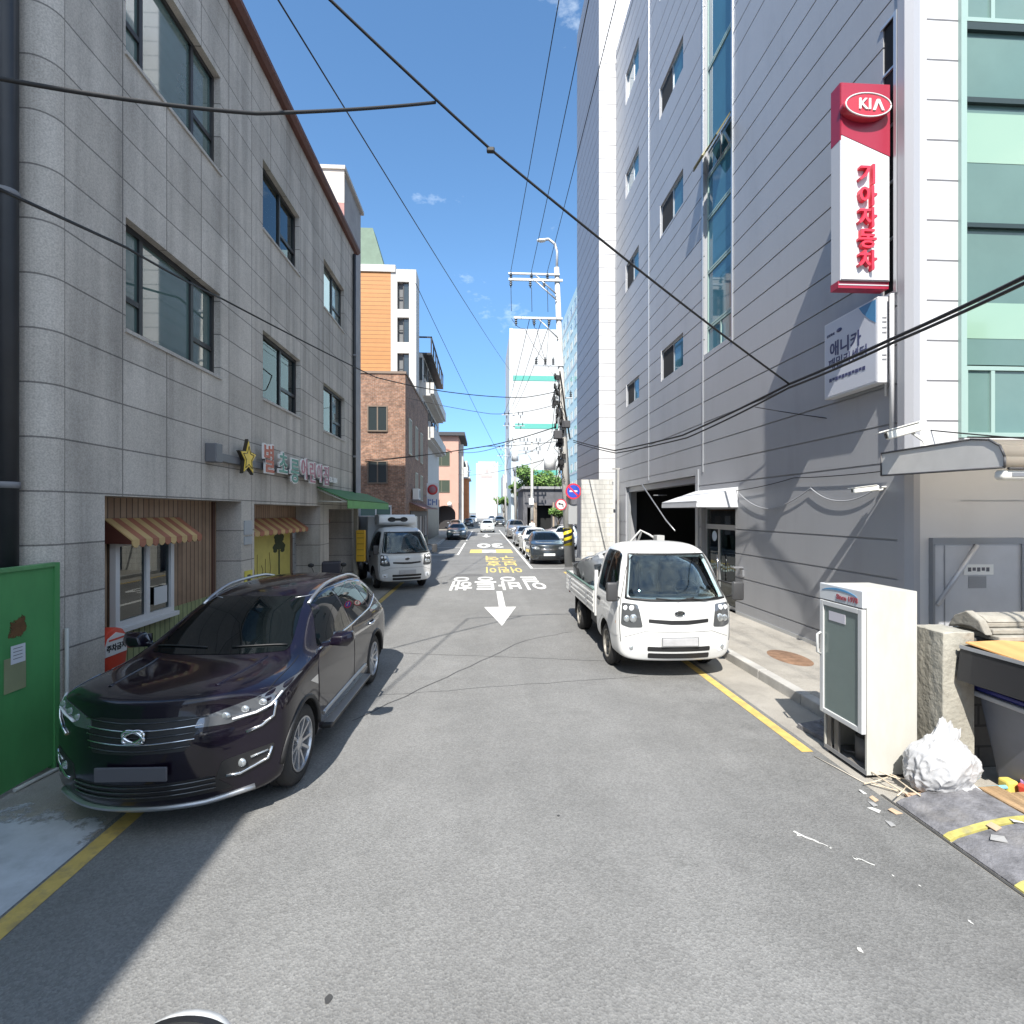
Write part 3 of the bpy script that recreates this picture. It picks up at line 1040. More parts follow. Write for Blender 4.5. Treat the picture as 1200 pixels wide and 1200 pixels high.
        mb.tube([(sg * .78, .50, 1.40), (sg * .90, .26, 1.38)], .012, 8)
        ar = mb.build("mirror_arm", m_black, root)
        mb = MB(); mb.box(sg * .86, sg * 1.03, .19, .27, 1.14, 1.42); mb.bevel(.03, 3); wm = mb.build("wing_mirror", mat("mirror_shell", (.05, .05, .052), .45), root, smooth=40)
        mb = MB(); mb.box(sg * .875, sg * 1.015, .268, .276, 1.16, 1.40); mb.build("mirror_glass", m_chrome, wm)
        # wipers
        strip(B, [(sg * .02 - .30, 1.19), (sg * .02 + .02, 1.165), (sg * .02 + .25, 1.20)] if sg < 0 else [(.12, 1.19), (.40, 1.165), (.62, 1.20)], 'front', m_black, root, "wiper", 0.02, 0.02)
    # bumper opening
    panel(B, [(-.46, .44), (-.46, .505), (.46, .505), (.46, .44)], 'front', m_black, root, "air_intake", rnd=0.02)
    panel(B, [(-.45, .335), (-.45, .41), (.45, .41), (.45, .335)], 'front', m_black, root, "air_intake", rnd=0.02)
    strip(B, [(-.83, .60), (-.5, .72), (.5, .72), (.83, .60)], 'front', m_liner, root, "bumper_seam", 0.007, -0.001)
    py = B.ray_cast(Vector((0, -3, .56)), Vector((0, 1, 0)))[0].y
    mb = MB(); mb.box(-.26, .26, py - .022, py - .004, .525, .635); mb.bevel(.006); np_ = mb.build("number_plate", mat("plate_worn", (.40, .40, .41), .5, var=.15, scale=5), root)
    mb = MB(); mb.box(-.272, .272, py - .016, py - .003, .513, .647); mb.build("plate_frame", m_silver_trim, np_)
    # chassis and wheels
    mb = MB()
    for sg in (-1, 1): mb.box(sg * .32, sg * .42, 1.3, 4.75, .50, .66)
    for y in (1.9, 2.7, 3.6, 4.6): mb.box(-.32, .32, y, y + .08, .52, .64)
    mb.box(-.75, .75, 1.6, 1.75, .34, .50)
    mb.cyl((-.72, 3.52, .33), (.72, 3.52, .33), .055)
    mb.build("chassis", m_black, root)
    for sg in (-1, 1):
        mb = MB(); mb.box(sg * .45, sg * .72, 2.05, 2.75, .36, .62); mb.bevel(.02); mb.build("fuel_tank" if sg < 0 else "battery_box", m_black, root)
        mb = MB(); mb.box(sg * .56, sg * .80, 4.05, 4.07, .22, .62); mb.build("mud_flap", m_liner, root)
        add_wheel(root, sg * .74, 1.02, .33, .19, 'truckf', 'steel', m_steel)
        add_wheel(root, sg * .70, 3.52, .30, .24, 'truckr', 'steel', m_steel)
    return white, B


def make_flatbed(loc, rz, label):
    root = thing("flatbed_truck", label, "truck", loc, rz)
    white, B = make_truck_cab(root)
    mb = MB(); mb.box(-.83, .83, 1.84, 4.86, .74, .80); mb.build("bed_floor", mat("bed_floor", (.16, .17, .16), .7, var=.3), root)
    m_bedg = mat("bed_edge_green", (.10, .16, .14), .5, var=.2)
    for sg in (-1, 1):
        mb = MB(); mb.box(sg * .835, sg * .87, 1.86, 4.84, .66, 1.05)
        for z in (.76, .86, .95): mb.box(sg * .8705, sg * .882, 1.9, 4.8, z, z + .035)
        sb = mb.build("side_board", white, root)
        mb = MB(); mb.box(sg * .828, sg * .877, 1.86, 4.84, 1.0505, 1.075); mb.build("board_edge", m_bedg, sb)
        for y in (2.4, 4.2):
            mb = MB(); mb.box(sg * .8825, sg * .90, y, y + .06, .70, .98); mb.build("latch", m_silver_trim, sb)
    mb = MB(); mb.box(-.83, .83, 4.845, 4.88, .66, 1.06); mb.build("tailgate", white, root)
    mb = MB()
    mb.box(-.84, .84, 1.79, 1.83, .80, 1.30)
    for sg in (-1, 1): mb.box(sg * .80, sg * .86, 1.78, 1.84, .62, 1.42)
    mb.build("headboard", white, root)
    for sg in (-1, 1):
        mb = MB(); mb.box(sg * .6, sg * .8, 4.885, 4.91, .55, .64); mb.build("tail_light", mat("tail_red", (0.25, 0.01, 0.01), 0.1, coat=1), root)
    return root

def make_reefer(loc, rz, label):
    root = thing("box_truck", label, "truck", loc, rz)
    white, B = make_truck_cab(root)
    mb = MB(); mb.box(-.86, .86, 1.86, 4.9, .72, 2.30); mb.bevel(.02)
    bx = mb.build("cargo_box", mat("box_panel", (.66, .68, .68), .4, var=.06), root)
    for sg in (-1, 1):
        mb = MB(); mb.box(sg * .861, sg * .875, 1.86, 4.9, .74, .80); mb.build("edge_rail", m_silver_trim, bx)
    mb = MB(); mb.prism([(1.36, 2.02), (1.22, 2.10), (1.24, 2.30), (1.34, 2.36), (1.858, 2.36), (1.858, 2.02)], 'x', -.62, .62); mb.bevel(.03, 2)
    fr = mb.build("cooling_unit", mat("cooler_white", (.74, .75, .75), .4), root, smooth=40)
    mb = MB()
    for sg in (-1, 1):
        mb.lathe([(.001, 0), (.13, 0), (.135, -.01)], (sg * .20, 1.222, 2.20), 'y', 20)
    for v in mb.bm.verts: v.co.z = 2.20 + (v.co.z - 2.20) * .6
    mb.box(-.10, .10, 1.215, 1.23, 2.16, 2.24)
    mb.build("fan_grille", m_black, fr)
    return root

# ---- ordinary cars parked along the street
CAR_ST = {
 'hatch': (3.95, [(0.02, .26, .66, .77, .74, .70, .86, .52), (0.14, .20, .76, .835, .84, .78, .95, .60), (0.5, .18, .80, .86, .92, .79, 1.02, .60), (0.9, .18, .80, .85, .97, .80, 1.07, .62),
           (1.08, .18, .80, .845, .99, .80, 1.11, .64), (1.5, .18, .80, .845, 1.0, .80, 1.37, .58), (1.85, .18, .80, .845, 1.01, .80, 1.51, .55), (2.4, .18, .80, .85, 1.02, .80, 1.54, .55),
           (3.1, .18, .80, .86, 1.04, .79, 1.51, .53), (3.6, .22, .78, .85, 1.05, .76, 1.36, .50), (3.85, .28, .74, .82, .98, .73, 1.08, .56), (3.95, .36, .66, .76, .88, .68, .98, .54)], (.80, 3.30), (1.10, 1.85)),
 'sedan': (4.55, [(0.02, .26, .68, .80, .70, .72, .80, .54), (0.14, .19, .80, .875, .80, .81, .89, .62), (0.55, .17, .84, .895, .88, .82, .97, .62), (1.0, .17, .84, .885, .93, .83, 1.02, .64),
           (1.3, .17, .84, .88, .95, .83, 1.05, .66), (1.75, .17, .84, .88, .96, .83, 1.30, .60), (2.15, .17, .84, .88, .97, .83, 1.43, .56), (2.7, .17, .84, .88, .98, .83, 1.46, .56),
           (3.25, .17, .84, .89, 1.0, .82, 1.39, .55), (3.75, .19, .84, .89, 1.01, .81, 1.12, .58), (4.2, .23, .81, .88, 1.0, .79, 1.07, .60), (4.48, .30, .76, .84, .94, .74, 1.02, .58), (4.55, .38, .68, .78, .86, .70, .95, .56)], (.90, 3.58), (1.32, 2.12)),
 'minivan': (4.80, [(0.02, .28, .70, .82, .82, .76, .95, .58), (0.14, .22, .82, .90, .92, .85, 1.04, .66), (0.5, .20, .86, .93, 1.0, .865, 1.12, .68), (0.85, .20, .86, .925, 1.05, .87, 1.20, .69),
           (1.05, .20, .86, .92, 1.07, .87, 1.27, .69), (1.5, .20, .86, .92, 1.08, .87, 1.58, .66), (1.9, .20, .86, .92, 1.09, .87, 1.74, .64), (2.6, .20, .86, .925, 1.1, .87, 1.78, .64),
           (3.6, .20, .86, .93, 1.1, .87, 1.77, .64), (4.3, .24, .85, .92, 1.1, .85, 1.70, .62), (4.68, .30, .82, .90, 1.06, .82, 1.38, .62), (4.80, .40, .74, .84, .98, .76, 1.1, .62)], (.95, 3.85), (1.08, 1.92)),
}
def make_car(kind, paint, loc, rz, label, group=None, name=None, style='alloy'):
    L, st, ax, (ya, yb) = CAR_ST[kind]
    root = thing(name or kind, label, "car", loc, rz, group)
    wr = .31 if kind == 'hatch' else .325
    me = car_mesh(st, L, 0.30, 0.22, axles=[(a, 0.55, wr + .04) for a in ax], sub=2)
    link("body", me, [paint, m_liner], root)
    B = bvh_of(me)
    zs = {'hatch': 1.02, 'sedan': .98, 'minivan': 1.10}[kind]
    zt = {'hatch': 1.54, 'sedan': 1.46, 'minivan': 1.78}[kind]
    zc = st[4][6]
    panel(B, [(-.64, zc + .005), (-.47, zt - .12), (.47, zt - .12), (.64, zc + .005)], 'front', m_carglass, root, "windshield", rnd=.05)
    panel(B, [(-.52, zs + .08), (-.44, zt - .14), (.44, zt - .14), (.52, zs + .08)], 'rear', m_carglass, root, "rear_window", rnd=.05)
    ye = {'hatch': 3.55, 'sedan': 3.55, 'minivan': 4.35}[kind]
    mid = (ya + .35 + ye) / 2 - .05
    for sd in ('left', 'right'):
        panel(B, [(ya + .32, zs + .03), (yb + .05, zt - .15), (mid - .03, zt - .10), (mid - .03, zs + .035)], sd, m_carglass, root, "side_window", rnd=.04)
        panel(B, [(mid + .03, zs + .035), (mid + .03, zt - .10), (ye - .32, zt - .15), (ye, zs + .06)], sd, m_carglass, root, "side_window", rnd=.04)
        for (p, hy) in (([(ya + .12, .36), (ya + .14, zs - .02), (mid - .01, zs), (mid - .01, .34)], mid - .2), ([(mid + .012, .34), (mid + .012, zs), (ax[1] + .1, zs + .01), (ax[1] - .25, .72), (ax[1] - .42, .34)], ax[1] - .05)):
            d = panel(B, p, sd, paint, root, "door", off=.004, res=.12, rnd=.04)
            sx = -1 if sd == 'left' else 1
            q = B.ray_cast(Vector((sx * 3, hy, zs - .10)), Vector((-sx, 0, 0)))[0]
            h = MB(); h.box(q.x - .01, q.x + sx * .03, hy - .1, hy + .08, zs - .115, zs - .085); h.build("handle", paint, d)
    zl = st[1][4] - .09
    for sg in (-1, 1):
        f = lambda p: p if sg > 0 else mirror_poly(p)
        hl = panel(B, f([(.44, zl - .02), (.46, zl + .07), (.74, zl + .15), (.80, zl + .12), (.78, zl + .02), (.62, zl - .045)]), 'front', m_lamp, root, "headlight", off=.006, rnd=.02)
        h = B.ray_cast(Vector((sg * .62, -3, zl + .03)), Vector((0, 1, 0)))
        mb = MB(); mb.ball(h[0], .05, (1, .4, .8), 2); mb.build("lens", m_white_lamp, hl)
        panel(B, f([(.56, zs - .20), (.56, zs - .02), (.74, zs - .02), (.74, zs - .18)]), 'rear', mat("tail_red", (0.25, 0.01, 0.01), 0.1, coat=1), root, "tail_light", rnd=.02)
        panel(B, f([(.54, .36), (.58, .44), (.74, .45), (.72, .37)]), 'front', m_lampdark, root, "fog_lamp", rnd=.02)
        wing_mirror(root, sg * st[4][5], ya + .42, zs + .08, sg, paint)
    panel(B, [(-.36, zl - .09), (-.40, zl + .015), (.40, zl + .015), (.36, zl - .09)], 'front', m_black, root, "grille", rnd=.02)
    strip(B, [(-.38, zl - .03), (.38, zl - .03)], 'front', m_chrome, root, "grille_bar", .02, .008)
    panel(B, [(-.50, .28), (-.46, .40), (.46, .40), (.50, .28)], 'front', m_black, root, "lower_intake", rnd=.03)
    py = B.ray_cast(Vector((0, -3, .48)), Vector((0, 1, 0)))[0].y
    mb = MB(); mb.box(-.26, .26, py - .025, py - .005, .43, .54); mb.build("number_plate", m_plate, root)
    py = B.ray_cast(Vector((0, 9, .62)), Vector((0, -1, 0)))[0].y
    mb = MB(); mb.box(-.26, .26, py + .005, py + .025, .57, .68); mb.build("number_plate", m_plate, root)
    for y in ax:
        for x in (-.74, .74):
            add_wheel(root, x * (1.05 if kind == 'minivan' else 1), y, wr, .20, 'car_' + kind, style)
    return root

# ------------------------------------------------------------------ ground, road, pavements, markings
m_soil = mat("ground_soil", (0.20, 0.19, 0.175), 0.95, var=0.25, scale=0.6, bump=0.3, bscale=8)

def asphalt():
    m = bpy.data.materials.new("asphalt"); m.use_nodes = True
    n, l = nodes_of(m); b = n["Principled BSDF"]
    g = n.new("ShaderNodeNewGeometry")
    def noise(sc, det=4, rough=.6, vec=None):
        t = n.new("ShaderNodeTexNoise"); t.inputs["Scale"].default_value = sc; t.inputs["Detail"].default_value = det; t.inputs["Roughness"].default_value = rough
        l.new(vec or g.outputs["Position"], t.inputs["Vector"]); return t.outputs["Fac"]
    def rng(s, a, b_, c, d):
        t = n.new("ShaderNodeMapRange"); t.inputs["From Min"].default_value = a; t.inputs["From Max"].default_value = b_
        t.inputs["To Min"].default_value = c; t.inputs["To Max"].default_value = d; l.new(s, t.inputs["Value"]); return t.outputs["Result"]
    def mul(a, c):
        t = n.new("ShaderNodeMath"); t.operation = 'MULTIPLY'; l.new(a, t.inputs[0]); l.new(c, t.inputs[1]); return t.outputs[0]
    big = rng(noise(.45, 6, .65), .3, .7, .82, 1.13)
    mid = rng(noise(2.2, 6, .7), .3, .7, .93, 1.07)
    vo = n.new("ShaderNodeTexVoronoi"); vo.inputs["Scale"].default_value = 75; l.new(g.outputs["Position"], vo.inputs["Vector"])
    sp = n.new("ShaderNodeSeparateColor"); l.new(vo.outputs["Color"], sp.inputs[0])
    grain = rng(sp.outputs[0], 0, 1, .84, 1.20)
    fine = rng(noise(160, 2), .3, .7, .88, 1.13)
    # oil and tyre lanes run along the street
    mp_ = n.new("ShaderNodeMapping"); mp_.inputs["Scale"].default_value = (1.1, .05, 1); l.new(g.outputs["Position"], mp_.inputs["Vector"])
    lane = rng(noise(1.0, 5, .6, mp_.outputs[0]), .35, .65, .93, 1.06)
    dk = rng(noise(.9, 8, .72), .56, .76, 1.0, .66)
    sx = n.new("ShaderNodeSeparateXYZ"); l.new(g.outputs["Position"], sx.inputs[0])
    edge = rng(sx.outputs["X"], 1.6, 3.3, 0, 1)
    st_ = rng(noise(1.7, 8, .75), .36, .66, .95, .62)
    em = n.new("ShaderNodeMix"); em.data_type = 'FLOAT'; em.inputs[2].default_value = 1.0
    l.new(edge, em.inputs[0]); l.new(st_, em.inputs[3])
    f = mul(mul(mul(mul(big, mid), mul(grain, fine)), mul(lane, dk)), em.outputs[0])
    x = n.new("ShaderNodeMix"); x.data_type = 'RGBA'; x.blend_type = 'MULTIPLY'; x.inputs["Factor"].default_value = 1
    x.inputs["A"].default_value = (.176, .176, .173, 1); l.new(f, x.inputs["B"])
    l.new(x.outputs["Result"], b.inputs["Base Color"])
    b.inputs["Roughness"].default_value = .88
    bp = n.new("ShaderNodeBump"); bp.inputs["Strength"].default_value = .55; bp.inputs["Distance"].default_value = .006
    l.new(vo.outputs["Distance"], bp.inputs["Height"]); l.new(bp.outputs["Normal"], b.inputs["Normal"])
    return m
m_asph = asphalt()
m_conc = mat("concrete_paving", (.29, .273, .243), .9, var=.16, scale=1.2, bump=.25, bscale=30, fleck=.15, fscale=120, dirt=.75, dcol=(.14, .13, .118), dscale=1.1)
m_kerb = mat("kerb_stone", (.38, .37, .35), .85, var=.18, scale=2.5, bump=.2, bscale=40, dirt=.5)
m_white = mat("road_white", (.66, .66, .64), .75, var=.10, scale=9, dirt=.55, dcol=(.32, .32, .31), dscale=7)
m_yellow = mat("road_yellow", (.52, .37, .11), .8, var=.18, scale=8, dirt=.85, dcol=(.21, .18, .12), dscale=7)
m_yellow2 = mat("road_yellow_pale", (.66, .52, .16), .75, var=.14, scale=8, dirt=.6, dcol=(.32, .28, .18), dscale=6)

mb = MB(); mb.box(-900, 900, -300, 1500, -1.0, -0.004); mb.build("ground", m_soil)["kind"] = "structure"
mb = MB(); mb.face([(-2.95, -30, 0), (3.42, -30, 0), (3.42, 400, 0), (-2.95, 400, 0)])
mb.face([(-40, 22.0, -.001), (-2.95, 22.0, -.001), (-2.95, 26.0, -.001), (-40, 26.0, -.001)])
tag(mb.build("road", m_asph), kind="structure")
mb = MB()   # lot on the left, flush with the road
mb.face([(-14, -20, 0), (-2.951, -20, 0), (-2.951, 21.999, 0), (-14, 21.999, 0)])
tag(mb.build("left_pavement", m_conc), kind="structure")
mb = MB(); mb.face([(-12, 26.001, 0), (-2.951, 26.001, 0), (-2.951, 400, 0), (-12, 400, 0)])
mb.face([(3.421, 21.3, 0), (14, 21.3, 0), (14, 400, 0), (3.421, 400, 0)])
tag(mb.build("verge_pavement", m_asph), kind="structure")
mb = MB(); mb.face([(3.421, -20, 0), (4.02, -20, 0), (4.02, 21.299, 0), (3.421, 21.299, 0)])
tag(mb.build("gutter_strip", m_conc), kind="structure")
mb = MB()
mb.face([(4.17, 5.3, .13), (9, 5.3, .13), (9, 21.299, .13), (4.17, 21.299, .13)])
mb.face([(4.02, 5.3, 0), (9, 5.3, 0), (9, 5.3, .13), (4.17, 5.3, .13)])
mb.face([(4.021, -20, .001), (14, -20, .001), (14, 5.299, .001), (4.021, 5.299, .001)])
tag(mb.build("right_pavement", m_conc), kind="structure")
mb = MB()
y = 5.3
while y < 21.2:
    mb.box(4.02, 4.17, y + .004, min(y + .996, 21.29), -.05, .136); y += 1.0
mb.bevel(.015, 2)
tag(mb.build("right_kerb", m_kerb), kind="structure")
mb = MB()
y = 27.0
while y < 120:
    mb.box(-3.52, -3.37, y + .004, y + .996, -.05, .11); y += 1.0
tag(mb.build("left_kerb", m_kerb), kind="structure")
mb = MB(); mb.face([(-9, 27, .105), (-3.521, 27, .105), (-3.521, 120, .105), (-9, 120, .105)])
tag(mb.build("far_left_pavement", m_conc), kind="structure")

Z1 = .004
def mark(name, m, polys, z=Z1):
    mb = MB()
    for p in polys: mb.face([(x, y, z) for x, y in p])
    o = mb.build(name, m, recalc=False)
    for p in o.data.polygons:
        if p.normal.z < 0: p.flip()
    return tag(o, kind="structure")
def rect(x0, x1, y0, y1): return [(x0, y0), (x1, y0), (x1, y1), (x0, y1)]
def worn_line(x0, x1, y0, y1, n=1):
    return [rect(x0, x1, y0 + (y1 - y0) * k / n, y0 + (y1 - y0) * (k + 1) / n) for k in range(n)]
mark("yellow_line", m_yellow, [rect(-2.90, -2.76, -6, 18.0), rect(3.24, 3.36, 5.05, 20.8)])
mark("arrow_marking", m_white, [[(.39, 11.0), (.83, 13.2), (.56, 13.2), (.56, 15.8), (.39, 15.8), (.39, 13.2), (-.02 + .03, 13.2)]])
mark("arrow_marking", m_white, [[(.25, 49.5), (.75, 52.2), (.42, 52.2), (.40, 56), (.10, 56), (.08, 52.2), (-.25, 52.2)]])
mark("parking_marking", m_white, [rect(2.02, 2.14, 22.1, 70), rect(2.14, 3.5, 22.1, 22.22), rect(2.14, 3.6, 28.4, 28.5), rect(2.14, 3.6, 34.2, 34.3), rect(2.14, 3.6, 40.6, 40.7), rect(-.9, 1.9, 58, 58.5),
      rect(-3.3, -1.42, 29.3, 29.55), rect(-1.54, -1.42, 29.55, 41), rect(-3.3, -1.54, 35.2, 35.35), rect(-1.54, -1.42, 44, 66), rect(-3.3, -1.54, 44, 44.1)])
# road lettering is written for the traffic that comes towards us, so it stands on its head from here
def road_text(s, cx, cy, w, ln, m, name, bold=.03):
    mb = MB(); mb.text(s, 1.0, Matrix.Identity(4), .001, bold)
    vv = mb.bm.verts
    x0, x1 = min(v.co.x for v in vv), max(v.co.x for v in vv); y0, y1 = min(v.co.y for v in vv), max(v.co.y for v in vv)
    for v in vv:
        u, t = (v.co.x - x0) / (x1 - x0) - .5, (v.co.y - y0) / (y1 - y0) - .5
        v.co = Vector((cx - u * w, cy - t * ln, Z1 + (.001 if v.co.z > 0 else -.001)))
    return tag(mb.build(name, m), kind="structure")
road_text("일방통행", .48, 17.7, 3.15, 3.3, m_white, "one_way_lettering", .012)
road_text("어린이", .85, 21.7, 1.5, 2.2, m_yellow2, "school_zone_lettering", .012)
road_text("보호", .85, 24.4, 1.5, 2.4, m_yellow2, "school_zone_lettering", .012)
road_text("구역", .85, 27.3, 1.5, 2.6, m_yellow2, "school_zone_lettering", .012)
mark("yellow_band_marking", m_yellow2, [rect(-.85, -.1, 30.7, 33.4), rect(.75, 1.75, 30.7, 33.4)])
mark("white_band_marking", m_white, [rect(-.1, .75, 30.9, 33.2)])
road_text("30", .45, 37.5, 1.9, 4.6, m_white, "speed_limit_lettering", .03)
# old seams and patches in the asphalt
m_seam = mat("tar_seam", (.045, .045, .045), .6, var=.3, scale=6)
m_patch = mat("asphalt_patch", (.115, .115, .115), .9, var=.2, scale=3, fleck=.25, fscale=140, bump=.3, bscale=120)
def ribbon(pts, w):
    out = []
    for (a, b) in zip(pts, pts[1:]):
        a, b = Vector(a), Vector(b); d = (b - a).normalized(); q = Vector((-d.y, d.x)) * w / 2
        out.append([tuple(a + q), tuple(a - q), tuple(b - q), tuple(b + q)])
    return out
def wob(a, b, n=14, amp=.03):
    a, b = Vector(a), Vector(b); d = (b - a); q = Vector((-d.y, d.x)).normalized()
    return [tuple(a + d * i / n + q * random.uniform(-amp, amp)) for i in range(n + 1)]
mark("tar_seams", m_seam, ribbon(wob((-1.55, 6.1), (.75, 9.7)), .018) + ribbon(wob((.75, 9.7), (1.8, 10.4), 6), .012) + ribbon(wob((-1.5, 9.0), (3.2, 8.1), 18, .02), .01)
     + ribbon(wob((-2.6, 24.2), (2.0, 24.6), 10), .03) + ribbon(wob((-1.6, 6.9), (2.3, 7.5), 14), .007), .003)
mark("manhole_patch", m_patch, [[(-.55 + .55 * math.cos(t), 19.9 + .38 * math.sin(t)) for t in [2 * math.pi * k / 20 for k in range(20)]]], .0035)
0 and mark("asphalt_patches", m_patch, [[(2.0, 3.2), (3.2, 3.5), (3.35, 4.4), (2.7, 4.5), (2.1, 4.0)], [(1.3, 1.6), (2.4, 1.9), (2.2, 2.6), (1.2, 2.4)]], .0025)
# whitewash spilt on the left lot
def blob(cx, cy, rx, ry, n=40, a=.22, ph=0):
    return [(cx + rx * math.cos(t) * (1 + a * math.sin(3 * t + ph) + a * .5 * math.sin(7 * t + ph * 2) + random.uniform(-a, a) * .3), cy + ry * math.sin(t) * (1 + a * math.cos(4 * t + ph) + random.uniform(-a, a) * .3)) for t in [2 * math.pi * k / n for k in range(n)]]
m_wash = mat("whitewash", (.46, .48, .52), .85, var=.15, scale=4, dirt=.5, dscale=3)
n_, l_ = nodes_of(m_wash)
t_ = n_.new("ShaderNodeTexNoise"); t_.inputs["Scale"].default_value = 3.2; t_.inputs["Detail"].default_value = 9; t_.inputs["Roughness"].default_value = .68
g_ = n_.new("ShaderNodeNewGeometry"); l_.new(g_.outputs["Position"], t_.inputs["Vector"])
vd = n_.new("ShaderNodeVectorMath"); vd.operation = 'DISTANCE'; vd.inputs[1].default_value = (-3.65, 3.35, 0); l_.new(g_.outputs["Position"], vd.inputs[0])
r1 = n_.new("ShaderNodeMapRange"); r1.inputs["From Min"].default_value = .55; r1.inputs["From Max"].default_value = 1.45; r1.inputs["To Min"].default_value = .42; r1.inputs["To Max"].default_value = -.38; l_.new(vd.outputs["Value"], r1.inputs["Value"])
a1 = n_.new("ShaderNodeMath"); l_.new(t_.outputs["Fac"], a1.inputs[0]); l_.new(r1.outputs["Result"], a1.inputs[1])
r2 = n_.new("ShaderNodeMapRange"); r2.inputs["From Min"].default_value = .46; r2.inputs["From Max"].default_value = .56; l_.new(a1.outputs[0], r2.inputs["Value"]); l_.new(r2.outputs["Result"], n_["Principled BSDF"].inputs["Alpha"])
mark("whitewash_stain", m_wash, [rect(-5.2, -2.92, 1.6, 5.0)], .005)
m_chip = mat("paint_chip", (.50, .50, .48), .85, var=.3, scale=20)
chips = []
for (cx, cy) in ((2.38, 3.75), (2.52, 3.6), (2.62, 3.48), (2.75, 3.3), (2.85, 3.2), (2.1, 2.75), (2.9, 2.9)):
    chips.append(blob(cx, cy, random.uniform(.006, .014), random.uniform(.008, .022), 9, .3, random.random() * 6))
for (a, b, w_) in (((2.37, 3.80), (2.47, 3.66), .022), ((2.47, 3.66), (2.53, 3.60), .010), ((2.62, 3.50), (2.70, 3.40), .013)):
    chips += ribbon(wob(a, b, 5, .006), w_)
mark("paint_chips", m_chip, chips, .004)
mark("tar_specks", m_seam, [blob(-.78, 2.62, .02, .025, 10), blob(.6, 4.1, .012, .012, 10)], .004)
# rusty covers in the right pavement
mb = MB(); mb.lathe([(.001, .135), (.36, .135), (.37, .131)], (4.86, 7.9, 0), 'z', 28)
for v in mb.bm.verts: v.co.x = 4.86 + (v.co.x - 4.86) * .72; v.co.y = 7.9 + (v.co.y - 7.9) * 1.25
tag(mb.build("manhole_cover", mat("rust", (.20, .12, .075), .9, var=.3, scale=9, bump=.3)), "flat rusty brown cover in the pavement before the grey building", "manhole cover")
# ------------------------------------------------------------------ left: grey granite building with the nursery on its ground floor
m_gran = brick_mat("granite_cladding", (.44, .405, .362), (.525, .487, .44), (.19, .175, .16), .82, .52, ms=.009, offset=0.0, rough=.75, axis='x', bump=.5, var=.16, scale=.9, fleck=.14, fscale=70, z0=.05, a0=5.31, streak=.38)
m_granf = brick_mat("granite_cladding_end", (.44, .405, .362), (.525, .487, .44), (.19, .175, .16), .82, .52, ms=.009, offset=0.0, rough=.75, axis='y', bump=.5, var=.12, scale=1.1, fleck=.16, fscale=70, z0=.05, streak=.30)
m_granp = mat("granite_plain", (.44, .415, .385), .75, var=.14, scale=1.4, fleck=.16, fscale=70, bump=.1, bscale=60)
m_frame_d = mat("window_frame_black", (.018, .019, .021), .4)
m_pane = glass("pane_teal", (.60, .88, .84), .85, 1.5)
m_paneo = mat("pane_teal_blind", (.09, .15, .14), .025, spec=.8, coat=1.0, var=.22, scale=.7)
m_pane_d = glass("pane_dark", (.35, .48, .50), .55, 1.7)
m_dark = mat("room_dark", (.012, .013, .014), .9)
m_room = mat("room_grey", (.20, .26, .255), .9)
m_curt = mat("curtain_pale", (.42, .52, .50), .9, var=.15, scale=4)
m_curtw = mat("curtain_white", (.62, .62, .58), .9, var=.1)
m_brown = mat("eaves_brown", (.115, .042, .030), .55, var=.2, scale=3)
LX = -4.15
bl = thing("stone_building", "grey granite clad building with brown eaves and a nursery sign, left of the street", "building", (-9, 11, 0))
opn = [(5.85, 9.02, 0, 2.63, .42), (9.51, 13.24, 0, 2.60, .60), (13.98, 16.35, 0, 2.53, .9)]
wins = [(6.18, 8.32, 7.80, 9.30, 0), (9.87, 11.80, 7.80, 9.10, 1), (13.55, 15.50, 7.80, 9.05, 2), (6.18, 8.32, 4.58, 5.88, 3), (9.87, 11.85, 4.60, 5.88, 4), (13.52, 15.55, 4.58, 5.82, 5)]
RV = .20
mb = MB()
wall(mb, 'x', LX, 5.31, 16.66, 0, 10.75, 1, openings=opn + [(w[0], w[1], w[2], w[3], RV) for w in wins])
mb.build("front_wall", m_gran, bl, True, recalc=False)
# rounded corner and the end wall
mb = MB()
r_ = .20
arc = [(LX - r_ + r_ * math.cos(t), 5.31 - r_ * math.sin(t)) for t in [R(90) * k / 8 for k in range(9)]]
for (a, b) in zip(arc, arc[1:]):
    mb.face([(a[0], a[1], 0), (b[0], b[1], 0), (b[0], b[1], 10.75), (a[0], a[1], 10.75)])
mb.build("corner", m_granf, bl, True, smooth=40)
mb = MB()
ye = arc[-1][1]
mb.face([(arc[-1][0], ye, 0), (-14, ye, 0), (-14, ye, 10.75), (arc[-1][0], ye, 10.75)])
mb.face([(LX, 16.66, 0), (-14, 16.66, 0), (-14, 16.66, 10.75), (LX, 16.66, 10.75)])
mb.face([(LX, 5.31, 10.75), (LX, 16.66, 10.75), (-14, 16.66, 10.75), (-14, ye, 10.75), (arc[-1][0], ye, 10.75)])
mb.build("end_wall", m_granf, bl, True)
